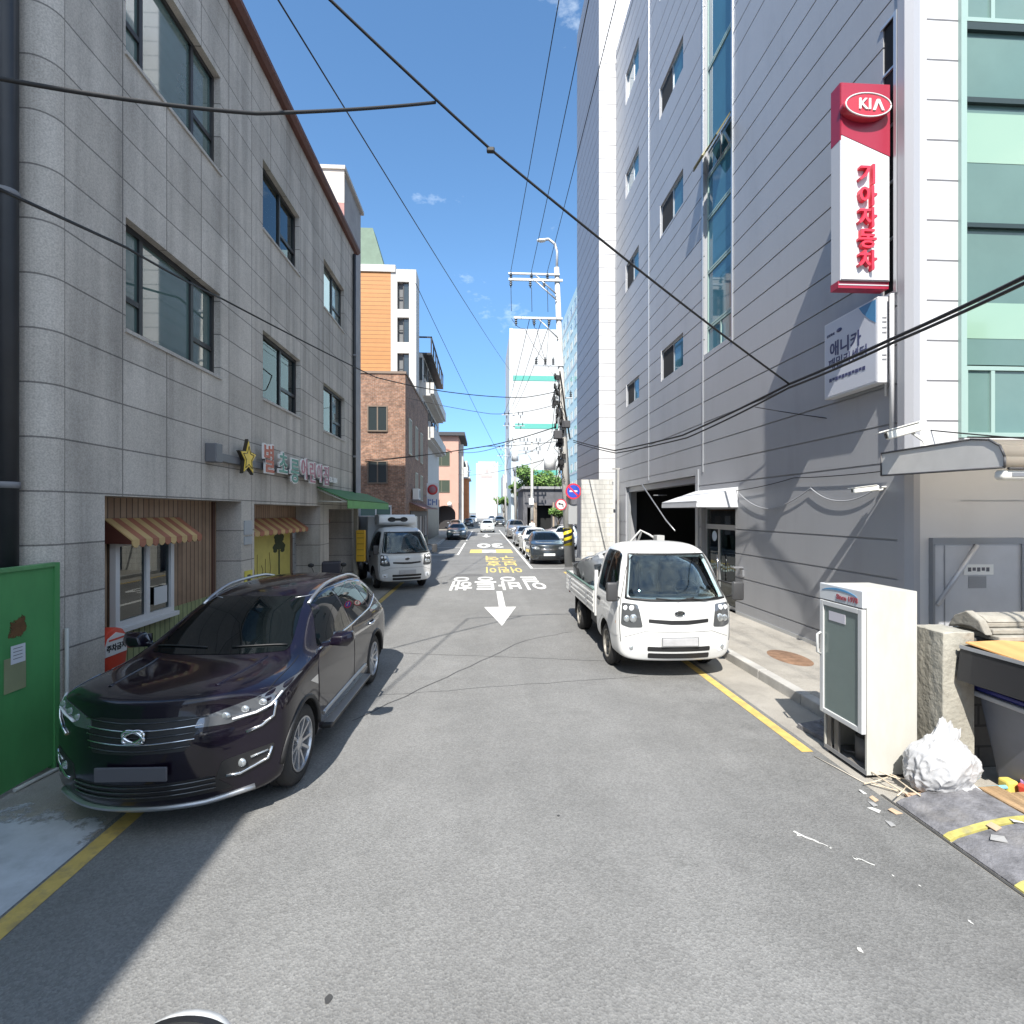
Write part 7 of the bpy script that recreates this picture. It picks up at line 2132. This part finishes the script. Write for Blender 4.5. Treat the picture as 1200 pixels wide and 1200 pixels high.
mb = MB(); mb.box(4.46, 4.56, 4.12, 4.22, .02, .15); mb.bevel(.02); mb.build("yellow_end", mat("plastic_yellow", (.62, .50, .12), .5), dp, True)
bt_ = thing("blue_rod", "light blue plastic rods lying between the bag and the dustpan", "rod", (4.3, 4.2, .05))
mb = MB(); mb.tube([(4.12, 4.20, .05), (4.5, 4.14, .10)], .018, 8); mb.tube([(4.13, 4.14, .03), (4.5, 4.08, .05)], .014, 8); mb.build("rods", mat("plastic_blue", (.22, .52, .66), .4), bt_, True)
m_ramp = mat("ramp_rubber", (.14, .14, .152), .9, var=.45, scale=9, bump=.5, bscale=40, dirt=.6, dcol=(.22, .21, .20), dscale=3); m_rampy = mat("ramp_yellow", (.40, .36, .11), .8, var=.25, scale=12, dirt=.75, dcol=(.24, .23, .17), dscale=9)
def ramp(y0, y1, label):
    root = thing("kerb_ramp", label, "kerb ramp", (3.75, (y0 + y1) / 2, 0), group="rubber kerb ramps at the right edge")
    n = 12
    prof = [(3.46, .012), (3.50, .035)] + [(3.50 + .62 * k / 8, .035 + .105 * math.sin(math.pi / 2 * k / 8)) for k in range(1, 9)] + [(4.14, .0), (3.46, 0.0)]
    mb = MB(); mb.prism(prof, 'y', y0 + .06, y1); mb.build("rubber", m_ramp, root, True)
    mb = MB(); mb.prism(prof, 'y', y0, y0 + .0595); mb.build("yellow_stripe", m_rampy, root, True)
ramp(3.62, 4.12, "rubber kerb ramp with a yellow stripe nearest the rubbish bag")
ramp(3.10, 3.60, "rubber kerb ramp with a broad yellow stripe in front of the first ramp")
ramp(2.58, 3.08, "rubber kerb ramp nearest the viewer at the right edge")
mark("tar_kerb_seam", m_seam, [rect(3.425, 3.450, -5, 4.25)], .006)
root = thing("timber_boards", "worn brown boards laid on the ground behind the kerb ramps", "boards", (4.7, 3.6, 0))
m_wd = mat("board_brown", (.30, .20, .11), .9, var=.35, scale=3, stretch=(8, 1, 1), dirt=.4, bump=.3)
mb = MB()
for k in range(5): mb.hexa([(4.16 + .19 * k, 2.6, .01), (4.34 + .19 * k, 2.6, .01), (4.34 + .19 * k, 4.1 - .1 * k, .01), (4.16 + .19 * k, 4.1 - .1 * k, .01)], [(4.16 + .19 * k, 2.6, .13), (4.34 + .19 * k, 2.6, .13), (4.34 + .19 * k, 4.1 - .1 * k, .135), (4.16 + .19 * k, 4.1 - .1 * k, .13)])
mb.build("boards", m_wd, root, True)
mb = MB(); mb.face  # scraps under the fridge
for k in range(7):
    a = random.uniform(0, 3.1); c = Vector((3.50 + random.uniform(0, .28), 4.22 + random.uniform(-.08, .18), .03 + .012 * k)); d = Vector((math.cos(a), math.sin(a), random.uniform(-.08, .2))) * random.uniform(.07, .18)
    mb.tube([c - d, c, c + d + Vector((0, 0, .01))], .006, 5)
tag(mb.build("twigs", mat("twig_pale", (.55, .47, .36), .9, var=.2)), "loose pale twigs scattered at the foot of the fridge", "twigs")
root = thing("cardboard_scrap", "torn beige cardboard pieces on the road edge under the bag", "cardboard", (3.7, 4.1, 0))
mb = MB()
mb.hexa([(3.56, 4.02, .01), (3.80, 3.94, .012), (3.86, 4.16, .02), (3.62, 4.22, .01)], [(3.56, 4.02, .03), (3.80, 3.94, .035), (3.86, 4.16, .06), (3.62, 4.22, .03)]); mb.hexa([(3.50, 4.05, .01), (3.60, 3.90, .01), (3.66, 3.94, .01), (3.56, 4.1, .01)], [(3.50, 4.05, .02), (3.60, 3.90, .03), (3.66, 3.94, .04), (3.56, 4.1, .025)])
mb.build("pieces", mat("card_beige", (.52, .36, .25), .9, var=.15), root, True)
mb = MB(); mb.tube([(3.30, 4.95, .008), (3.36, 4.7, .012), (3.42, 4.45, .008), (3.60, 4.28, .02)], .004, 5)
tag(mb.build("straw_string", mat("string_pale", (.55, .50, .42), .9)), "thin pale string lying along the yellow line by the fridge", "string")
mb = MB(); mb.prism([(3.62, 5.15), (4.02, 5.2), (4.0, 5.75), (3.55, 5.62)], 'z', .002, .05); mb.prism([(3.75, 5.3), (4.0, 5.3), (4.0, 5.7), (3.8, 5.6)], 'z', .0505, .10)
tag(mb.build("rubber_mat", m_ramp), "dark flat rubber mats lying in the gutter behind the fridge", "mat")

# ------------------------------------------------------------------ trees and shrubs
m_leaf = mat("leaf_green", (.075, .15, .03), .6, var=.5, scale=1.2); m_leaf2 = mat("leaf_light", (.14, .23, .05), .6, var=.4, scale=1.6); m_trunk = mat("trunk_brown", (.10, .075, .055), .9, var=.3)
def tree(loc, h, r, label, trunk_h, n=900, leaf=.16, squash=.75, name="tree", cat="tree"):
    root = thing(name, label, cat, loc)
    L = Vector(loc)
    mb = MB(); top = Vector((0, 0, h - r * squash))
    mb.tube([(0, 0, -.05), (.05, .03, trunk_h * .5), (0, .06, trunk_h), (.05, 0, h - r * squash * .6)], .16 if h > 3 else .05, 8, .04)
    cl = []
    for k in range(9):
        a = random.uniform(0, 6.28); rr = r * random.uniform(.35, .8)
        c = Vector((math.cos(a) * rr, math.sin(a) * rr, h - r * squash + random.uniform(-.45, .6) * r * squash)); cl.append((c, r * random.uniform(.32, .5)))
        mb.tube([(0, 0, trunk_h * .8), (c * .5) + Vector((0, 0, trunk_h * .4)), c], .05 if h > 3 else .02, 6, .012)
    mb.build("trunk", m_trunk, root)
    cl.append((Vector((0, 0, h - r * squash * .8)), r * .55))
    mb = MB()
    for k in range(n):
        c, cr_ = random.choice(cl)
        d = Vector((random.gauss(0, 1), random.gauss(0, 1), random.gauss(0, 1))).normalized() * cr_ * random.random() ** .4
        p = c + Vector((d.x, d.y, d.z * .85))
        u = Vector((random.gauss(0, 1), random.gauss(0, 1), random.gauss(0, .6))).normalized(); w = u.orthogonal().normalized()
        s = leaf * random.uniform(.6, 1.3)
        mb.mi = 0 if random.random() < .6 else 1
        q = [p - u * s, p + w * s * .5, p + u * s, p - w * s * .5]
        mb.face(q)
    mb.build("crown", [m_leaf, m_leaf2], root, recalc=False)
    return root
tree((6.0, 60.5, 0), 7.9, 2.3, "round green tree rising behind the dark gatehouse", 3.6, 2600, .22)
tree((8.2, 62.5, 0), 7.4, 1.9, "second smaller tree behind the dark gatehouse, right of the first", 3.6, 1600, .22)
for k, (x, y, h, r) in enumerate(((6.9, 47.2, 2.9, 1.0), (8.4, 47.0, 2.8, .95))):
    tree((x, y, 0), h, r, ["rounded clipped shrub beside the doorway of the dark gatehouse", "second clipped shrub farther right along the dark gatehouse"][k], 1.4, 900, .15, .6, "shrub", "shrub")
tree((7.6, 121.5, 0), 11.5, 1.5, "tall narrow green tree in front of the grey blue niche house", 2, 1500, .35, 3.0)
tree((5.4, 138, 0), 7.0, 2.4, "pale distant street tree at the end of the right row", 2.5, 900, .35)
tree((10.5, 36, 0), 4.6, 1.3, "small tree in the lot behind the utility pole", 2, 900, .2)

# person in white at the gate
pr = thing("person", "person in white top walking by the doorway of the dark gatehouse", "person", (4.3, 45.5, 0))
me = bpy.data.meshes.new("person_body")
P_ = [((0, 0, .95), .14), ((0, 0, 1.15), .15), ((0, 0, 1.38), .16), ((0, 0, 1.50), .06), ((0, -.02, 1.60), .095), ((0, -.02, 1.70), .085),
      ((-.10, 0, .88), .10), ((-.11, -.08, .48), .065), ((-.11, .04, .08), .05), ((-.11, -.10, .03), .04), ((.10, 0, .88), .10), ((.11, .10, .48), .065), ((.11, .22, .10), .05), ((.11, .10, .03), .04),
      ((-.20, 0, 1.40), .06), ((-.25, .04, 1.12), .045), ((-.24, -.10, .90), .035), ((.20, 0, 1.40), .06), ((.25, -.02, 1.12), .045), ((.24, -.18, .92), .035)]
E_ = [(0, 1), (1, 2), (2, 3), (3, 4), (4, 5), (0, 6), (6, 7), (7, 8), (8, 9), (0, 10), (10, 11), (11, 12), (12, 13), (2, 14), (14, 15), (15, 16), (2, 17), (17, 18), (18, 19)]
me.from_pydata([p for p, r in P_], E_, [])
po = bpy.data.objects.new("body_tmp", me); COL.objects.link(po)
sk = po.modifiers.new("skin", 'SKIN'); ss = po.modifiers.new("sub", 'SUBSURF'); ss.levels = 2
for i, (p, r) in enumerate(P_): me.skin_vertices[0].data[i].radius = (r, r)
me.skin_vertices[0].data[0].use_root = True
dg = bpy.context.evaluated_depsgraph_get()
bm_ = bpy.data.meshes.new_from_object(po.evaluated_get(dg)); bpy.data.objects.remove(po)
m_skin = mat("skin", (.50, .32, .24), .6); m_shirt = mat("shirt_white", (.72, .72, .70), .8); m_trs = mat("trousers_dark", (.05, .05, .06), .8); m_hair = mat("hair_black", (.012, .011, .01), .6)
bm_.materials.clear()
for m in (m_skin, m_shirt, m_trs): bm_.materials.append(m)
for p in bm_.polygons:
    p.use_smooth = True
    z = p.center.z
    p.material_index = 2 if z < .98 and abs(p.center.x) < .22 else (1 if z < 1.50 and not (abs(p.center.x) > .2 and z < 1.1) else 0)
link("body", bm_, None, pr)
mb = MB(); mb.ball((0, .005, 1.70), .105, (1, 1.05, .85)); mb.build("hair", m_hair, pr)

# bins and clutter before the brick house's shop
for k, (x, y, lab) in enumerate(((-3.72, 30.6, "dark green bin before the brick house shop, nearer of the pair"), (-3.74, 31.6, "dark green bin before the brick house shop, farther of the pair"))):
    root = thing("street_bin", lab, "bin", (x, y, .1), group="bins by the brick house")
    mb = MB(); taper(mb, -.22, .22, -.22, .22, 0, -.28, .28, -.28, .28, .85); mb.bevel(.03, 2); mb.build("body", mat("bin_green", (.02, .05, .035), .5), root)
    mb = MB(); mb.box(-.30, .30, -.30, .30, .851, .92); mb.bevel(.03, 2); mb.build("lid", mat("bin_lid", (.03, .035, .035), .5), root)

# paper scraps and stalks blown along the right edge
for k in range(9):
    px_, py_ = (3.22 + random.uniform(-.10, .16) if k < 6 else 3.78 + random.uniform(-.12, .2)), 4.35 - .11 * k + random.uniform(-.1, .1)
    pz_ = .002 if k < 6 else .037 + .105 * math.sin(math.pi / 2 * (px_ - 3.50) / .62)
    root = thing("paper_scrap", "small pale scrap of litter lying by the kerb ramps and the bag", "litter", (px_, py_, pz_), random.uniform(0, 6), "paper scraps at the right road edge")
    mb = MB(); a_, b_ = random.uniform(.02, .06), random.uniform(.015, .04)
    mb.hexa([(-a_, -b_, 0), (a_, -b_ * .7, .004), (a_ * .8, b_, .012), (-a_ * .7, b_ * .9, .002)], [(-a_, -b_, .004), (a_, -b_ * .7, .010), (a_ * .8, b_, .017), (-a_ * .7, b_ * .9, .006)])
    mb.build("paper", mat(("scrap_white", "scrap_tan", "scrap_grey")[k % 3], ((.55, .55, .54), (.42, .31, .21), (.30, .30, .30))[k % 3], .9), root)
# ------------------------------------------------------------------ utility poles, signs, cables
m_pole = mat("pole_concrete", (.52, .51, .48), .85, var=.12, scale=2, stretch=(1, 1, .3), dirt=.25)
m_galv = mat("galvanised", (.50, .52, .54), .45, metal=.5)
m_ins = mat("insulator", (.05, .06, .07), .3, coat=.5)
m_cable = mat("cable_black", (.012, .012, .013), .6)
def pole(base, top, r0, r1, label, arms=(), extras=None, name="utility_pole"):
    root = thing(name, label, "utility pole", base)
    b, t = Vector(base), Vector(top)
    mb = MB(); mb.cyl(b - Vector((0, 0, .2)), t, r0, r1, n=18); mb.build("shaft", m_pole, root, True)
    at_ = lambda z: b + (t - b) * ((z - b.z) / (t.z - b.z))
    for (z, xa, xb, ins, th) in arms:
        c = at_(z)
        mb = MB(); mb.box(c.x + xa, c.x + xb, c.y - .16, c.y - .08, z - th / 2, z + th / 2); mb.build("crossarm", m_galv, root, True).name
        arm = [o for o in root.children if o.name.startswith("crossarm")][-1]
        mb = MB()
        if abs(xa) > 1.2: mb.tube([(c.x + xa * .45, c.y - .12, z - th / 2), (c.x - .05, c.y - .12, z - .85)], .03, 6); mb.build("brace", m_galv, root, True)
        else: mb.bm.free()
        mb = MB()
        for (ix, up) in ins:
            s = 1 if up else -1
            for k in range(3): mb.cyl((c.x + ix, c.y - .12, z + s * (.06 + .09 * k)), (c.x + ix, c.y - .12, z + s * (.11 + .09 * k)), .075, .035, n=12)
            mb.cyl((c.x + ix, c.y - .12, z), (c.x + ix, c.y - .12, z + s * .36), .025, n=8)
        if ins: mb.build("insulator", m_ins, arm)
        else: mb.bm.free()
    return root, at_
PB, PT = (3.82, 22.85, 0), (3.20, 22.4, 13.2)
up, at1 = pole(PB, PT, .18, .11, "tall leaning utility pole with street lamp, crossarms and striped base", [
    (12.6, -2.15, .22, [(-2.05, 1), (-1.15, 1), (-.45, 1), (-2.05, 0), (-1.2, 0), (-.6, 0)], .10), (12.85, -2.15, .10, [], .07), (10.95, -2.0, .15, [(-1.9, 0), (-1.1, 0), (-.45, 0)], .09), (8.9, -1.25, .12, [(-1.1, 1), (-.7, 1), (-.35, 1)], .05)])
# street lamp arm on the pole's head
mb = MB(); mb.tube([(3.21, 22.4, 13.0), (3.22, 22.4, 13.9), (3.12, 22.4, 14.25), (2.85, 22.4, 14.45), (2.60, 22.4, 14.42)], .06, 10); la = mb.build("lamp_arm", m_galv, up, True)
mb = MB(); mb.ball((2.52, 22.4, 14.38), .15, (1.4, .8, .5)); mb.build("lamp_head", m_camw, la)
# clutter of boxes and coils on the shaft
mb = MB()
for k in range(70):
    z = random.uniform(4.2, 8.4); c = at1(z); a = random.uniform(2.4, 4.6); rr = random.uniform(.16, .42)
    p = Vector((c.x + math.cos(a) * rr, c.y - abs(math.sin(a)) * rr * .5 - .1, z))
    if k % 3 == 0: mb.box(p.x - .07, p.x + .07, p.y - .05, p.y + .05, p.z - .10, p.z + .10)
    elif k % 3 == 1: mb.tube([p, p + Vector((random.uniform(-.3, .1), random.uniform(-.1, .1), random.uniform(-.8, -.3))), p + Vector((random.uniform(-.2, .2), 0, random.uniform(-1.2, -.8)))], .014, 5)
    else: mb.cyl(p, p + Vector((0, 0, .22)), .05, n=8)
mb.build("cable_fittings", m_cable, up, True)
mb = MB(); mb.box(3.42, 3.78, 22.20, 22.45, 6.15, 6.45); mb.box(3.05, 3.4, 22.1, 22.4, 5.65, 6.0); mb.bevel(.02); mb.build("junction_box", mat("box_dark2", (.05, .05, .055), .6), up, True)
mb = MB(); mb.cyl((2.90, 22.4, 4.3), (2.90, 22.4, 5.0), .26, n=20); mb.cyl((2.90, 22.4, 5.0), (2.90, 22.4, 5.12), .26, .12, n=20); mb.build("transformer_drum", mat("drum_white", (.60, .61, .61), .5), up, True)
mb = MB()
hz0, hz1 = .95, 1.72
c0, c1 = at1(hz0), at1(hz1)
mb.cyl((c0.x, c0.y, hz0), (c1.x, c1.y, hz1), .195, .192, n=24); w_ = mb.build("hazard_wrap", mat("hazard_yellow", (.66, .54, .02), .5), up, True)
mb = MB()
for k in range(3):
    zc = hz0 + .10 + .28 * k
    n = 12
    pts = []
    for i in range(n + 1):
        a = math.pi + math.pi * i / n
        pts.append((a, zc + .20 * i / n))
    for (a, z), (a2, z2) in zip(pts, pts[1:]):
        def Q(aa, zz, r=.198): c = at1(zz); return (c.x + math.cos(aa) * r, c.y + math.sin(aa) * r, min(zz, hz1))
        mb.face([Q(a, z - .08), Q(a2, z2 - .08), Q(a2, z2 + .06), Q(a, z + .06)])
mb.build("black_stripe", m_black, w_)
# second pole just behind, upright
pole((4.35, 25.0, 0), (3.75, 24.8, 9.0), .16, .11, "shorter weathered utility pole right behind the striped pole", [(8.0, -.5, .5, [(-.4, 1), (.4, 1)], .06)])
def simple_pole(x, y, h, label, lean=0, arms=()):
    return pole((x, y, 0), (x + lean, y, h), .16, .10, label, arms)
A3 = lambda s: [(-.9 * s, 1), (-.5 * s, 1), (.5 * s, 1), (.9 * s, 1), (-.7 * s, 0), (.7 * s, 0)]
simple_pole(3.3, 52, 13.0, "utility pole with white transformer drum beyond the silver van", -.3, [(12.3, -1.2, 1.2, A3(1), .09), (11.2, -1.1, 1.1, A3(1), .09), (9.6, -.7, .7, [(-.6, 1), (.6, 1)], .06)])
mb = MB(); mb.cyl((3.15, 51.75, 7.6), (3.15, 51.75, 8.6), .36, n=18); mb.cyl((3.1, 51.6, 6.6), (3.1, 51.6, 7.5), .20, n=14)
tag(mb.build("pole_transformer", mat("drum_white", (.60, .61, .61), .5)), "white drum transformer on the pole beyond the silver van", "transformer")
simple_pole(4.35, 46.2, 9.6, "concrete pole with pale meter box before the dark gatehouse", 0, [(8.8, -1.0, .8, A3(.8), .07), (8.0, -1.3, .6, A3(.8), .07)])
mb = MB(); mb.box(4.05, 4.5, 45.85, 46.05, 3.1, 3.7); mb.bevel(.03); tag(mb.build("meter_box", m_plate), "pale meter box strapped to the pole before the dark gatehouse", "box")
simple_pole(3.3, 78, 13, "distant utility pole with crossarms past the dark van", 0, [(12.2, -1.4, .6, A3(1), .1), (11.0, -1.4, .6, A3(1), .1)])
simple_pole(2.9, 108, 13, "farthest utility pole on the right near the niche house", 0, [(12.2, -1.4, 1.0, A3(1), .1)])
simple_pole(-3.2, 98, 11, "thin pole far down the left side by the orange house", 0, [(10.2, -.8, .8, A3(.8), .08)])
# road signs on the striped pole
def disc_sign(x, y, z, r, label, face_cols, kind):
    root = thing("road_sign", label, "road sign", (x, y, z))
    mb = MB(); mb.cyl((x, y, z), (x, y + .02, z), r, n=36); mb.build("red_rim", mat("sign_rim_red", (.55, .03, .06), .4), root, True)
    mb = MB(); mb.cyl((x, y - .004, z), (x, y + .001, z), r * .80, n=36); mb.build("disc", mat(face_cols[0], face_cols[1], .4), root, True)
    mb = MB()
    if kind == 'nopark':
        a = R(45); d = Vector((math.cos(a), 0, -math.sin(a))); n_ = Vector((d.z, 0, -d.x))
        c = Vector((x, y - .009, z)); w = r * .10
        for (q0, q1) in (((-r * .8), (r * .8)),):
            P = [c + d * q0 + n_ * w, c + d * q1 + n_ * w, c + d * q1 - n_ * w, c + d * q0 - n_ * w]
            mb.hexa(P, [p + Vector((0, .004, 0)) for p in P])
        mb.build("bar", mat("sign_rim_red", (.55, .03, .06), .4), root, True)
        mb = MB(); mb.box(x - r * .5, x + r * .5, y - .0075, y - .0045, z - r * .08, z + r * .10); mb.build("white_text_bar", m_plate, root, True)
    else:
        mb.tube([(x + r * .35, y - .008, z - r * .45), (x + r * .30, y - .008, z + r * .05), (x - r * .25, y - .008, z + r * .15)], r * .10, 6)
        mb.prism([(x - r * .2, z + r * .42), (x - r * .60, z + r * .12), (x - r * .2, z - r * .12)], 'y', y - .012, y - .005)
        mb.build("arrow", m_black, root, True)
    mb = MB(); mb.box(x - .03, x + .03, y + .021, y + .20, z - .03, z + .03); mb.build("clamp", m_galv, root, True)
disc_sign(3.93, 22.3, 3.36, .35, "blue round no parking sign with red ring on the striped pole", ("sign_blue_face", (.03, .07, .42)), 'nopark')
disc_sign(3.42, 22.55, 2.78, .25, "small white no left turn sign with red ring beside the blue sign", ("sign_white_face", (.70, .68, .66)), 'arrow')
mb = MB(); mb.box(3.75, 4.15, 22.55, 22.75, 1.9, 2.8); mb.bevel(.02); root = mb.build("control_cabinet", mat("cab_grey", (.30, .31, .32), .5)); tag(root, "small grey control cabinet fixed behind the round signs on the pole", "cabinet")

def cable(name, pts, r, label, sag=0.0, n=26, group=None):
    """a cable through the points given, hanging between each pair"""
    P = []
    pts = [Vector(p) for p in pts]
    sags = sag if isinstance(sag, (list, tuple)) else [sag] * (len(pts) - 1)
    for (a, b), s in zip(zip(pts, pts[1:]), sags):
        for k in range(n):
            t = k / n
            P.append(a.lerp(b, t) - Vector((0, 0, 4 * s * t * (1 - t))))
    P.append(pts[-1])
    mb = MB(); mb.tube(P, r, 6)
    return tag(mb.build(name, m_cable), label, "cable", group)
def ray_pt(px, py, dist):
    """the point DIST metres along the street seen at that place of the photograph"""
    s, c = math.sin(R(3.15)), math.cos(R(3.15)); a, b = (px - 600) / 600, (600 - py) / 600
    dx, dy, dz = a * c + s, -a * s + c, b
    return Vector((dx * dist / dy, dist, CAM_H + dz * dist / dy))
RP = ray_pt
cable("overhead_cable", [RP(672, 516, 22.55), RP(720, 528, 17), RP(800, 510, 12.5), RP(925, 450, 8.5), RP(1050, 395, 6.0), RP(1200, 325, 4.3), RP(1400, 220, 3.0), (4.45, -11.9, 8.3)], .022, "thick black cable bundle sweeping from the striped pole across the grey building's signs", [.02, .02, .02, .01, .01, 0, .2])
cable("overhead_cable", [RP(672, 518, 22.6), RP(722, 531, 17), RP(805, 513, 12.45), RP(925, 454, 8.45), RP(1050, 400, 5.95), RP(1200, 332, 4.25), RP(1400, 230, 2.95), (4.45, -11.9, 8.1)], .018, "second cable of the bundle, slung just below the thickest one at right", [.03, .02, .03, .02, .01, 0, .2])
cable("overhead_cable", [RP(925, 450, 8.5), RP(575, 175, 6.4), RP(330, -55, 5.2), (-3.75, -3.2, 8.5)], .017, "black cable climbing from the bundle on the right to the top left over the street", [.06, .02, .02])
mb = MB(); q = RP(575, 175, 6.4); mb.box(q.x - .05, q.x + .05, q.y - .03, q.y + .03, q.z - .04, q.z + .02); mb.bevel(.015); tag(mb.build("cable_clamp", m_cable), "small black clamp on the cable climbing to the top left", "clamp")
cable("overhead_cable", [RP(510, 120, 6.05), RP(300, 133, 5.0), RP(0, 92, 3.9), RP(-200, 60, 3.2), (-3.75, -4, 7.2)], .018, "grey black cable crossing the upper windows of the granite building", [.02, .03, 0, .05])
cable("overhead_cable", [RP(655, 458, 22.4), RP(612, 466, 21), RP(530, 460, 18), RP(440, 442, 14), RP(260, 350, 8), RP(148, 290, 5.5), RP(0, 222, 3.9), RP(-200, 130, 3), (-3.75, -5, 6.4)], .015, "black cable slung along the granite front past the middle windows to the pole", [.03, .04, .04, .02, .02, 0, 0, .05])
cable("overhead_cable", [RP(885, 477, 10), RP(1200, 514, 5.6), RP(1400, 525, 4.2)], .009, "thin cable running low across the white front window at right", [.05, 0])
cable("overhead_cable", [RP(600, 437, 74), RP(323, -5, 9)], .016, "long thin wire slanting through the open sky from top left", .3)
cable("overhead_cable", [RP(600, 560, 100), RP(487, 332, 37)], .022, "thin wire falling from the orange tower towards the far end of the street", .5)
for k, (ins, px) in enumerate(((-2.05, 655), (-1.15, 690), (-.45, 722))):
    a = Vector((3.23 + ins, 22.28, 12.98)); b = RP(px, 0, 10.5)
    d = (b - a); cable("power_line", [a, b, a + d * 2.8], .011, ["leftmost power line above the street, from the outer end of the crossarm", "middle power line above the street, from the crossarm", "power line nearest the pole, beside the tall white end wall"][k], [.06, .10], group="power lines above the street")
    cable("power_line", [Vector((3.23 + ins, 22.28, 12.25)), Vector((3.25 + ins, 22.28, 11.2))], .012, "jumper wire hanging between the two upper crossarms", 0, 6, "jumper wires on the tall pole")
    cable("power_line", [Vector((3.25 + ins, 22.28, 10.9)), RP(615 + 14 * k, 385, 22.3), RP(640, 425, 22.2)], .010, "drooping lead from the lower crossarm back to the pole shaft", [.15, .12], 14, "drooping leads on the tall pole")
    cable("power_line", [Vector((3.25 + ins * .6, 22.5, 11.0)), Vector((3.0 + ins * .45, 51.9, 12.5))], .014, "power line running up the street between the tall pole and the next pole", .5, 26, "power lines to the next pole")
cable("overhead_cable", [RP(428, 541, 26.3), RP(575, 522, 23.6), RP(652, 500, 22.5)], .022, "black cable bundle from the brick house wall to the tall pole", [.05, .05])
cable("overhead_cable", [RP(428, 539, 26.3), RP(570, 523, 24), RP(655, 517, 22.6)], .014, "cable beside the bundle from the brick house wall to the tall pole", [.08, .05])
cable("overhead_cable", [RP(476, 466, 26.4), RP(575, 485, 24.5), RP(648, 475, 22.5)], .012, "cable from the brick house roof edge to the tall pole", [.05, .12])
cable("overhead_cable", [RP(537, 556, 68), RP(648, 536, 22.6)], .016, "cable from the peach house to the boxes on the tall pole", .35)
cable("overhead_cable", [RP(537, 530, 68), RP(605, 515, 51.8)], .03, "cable from the peach house eaves to the pole with the drum", .5)
cable("overhead_cable", [RP(605, 532, 51.8), RP(648, 513, 22.6)], .014, "low cable linking the drum pole and the tall pole", .25)
cable("overhead_cable", [RP(605, 560, 51.8), RP(630, 545, 46), RP(650, 505, 22.6)], .014, "slack cable over the dark gatehouse up to the tall pole", [.2, .4])
cable("overhead_cable", [RP(603, 500, 52), RP(597, 530, 78), RP(590, 560, 108)], .03, "power line along the far right row of poles", [.3, .3])
m_pcable = mat("cable_pale", (.30, .31, .33), .6)
W = lambda px, py: (lambda d: Vector((5.71, CAM_X(px, py)[0], CAM_X(px, py)[1])))(0)
def CAM_X(px, py, x=5.71):
    q = RP(px, py, 1.0); t = x / q.x
    return (t, CAM_H + (q.z - CAM_H) * t)
o = cable("wall_cable", [W(866, 578), W(905, 596), W(950, 572), W(985, 587), W(1030, 570)], .010, "pale slack cable looping along the grey wall to the small camera", [.10, .05, .06, .06], 12)
o.data.materials.clear(); o.data.materials.append(m_pcable)
cable("wall_cable", [W(862, 575), W(930, 560), W(1045, 551)], .008, "thin dark cable running along the grey wall above the pale loop", [.03, .02], 12)
cable("downlead_cable", [RP(656, 435, 22.35), RP(662, 480, 22.4), RP(668, 515, 22.5)], .035, "thick dark lead running down the tall pole", [-.06, -.03], 10)

simple_pole(4.5, -12, 10.5, "utility pole behind the viewer carrying the thick cable bundle", 0, [(9.6, -1.0, 1.0, A3(.8), .08)])
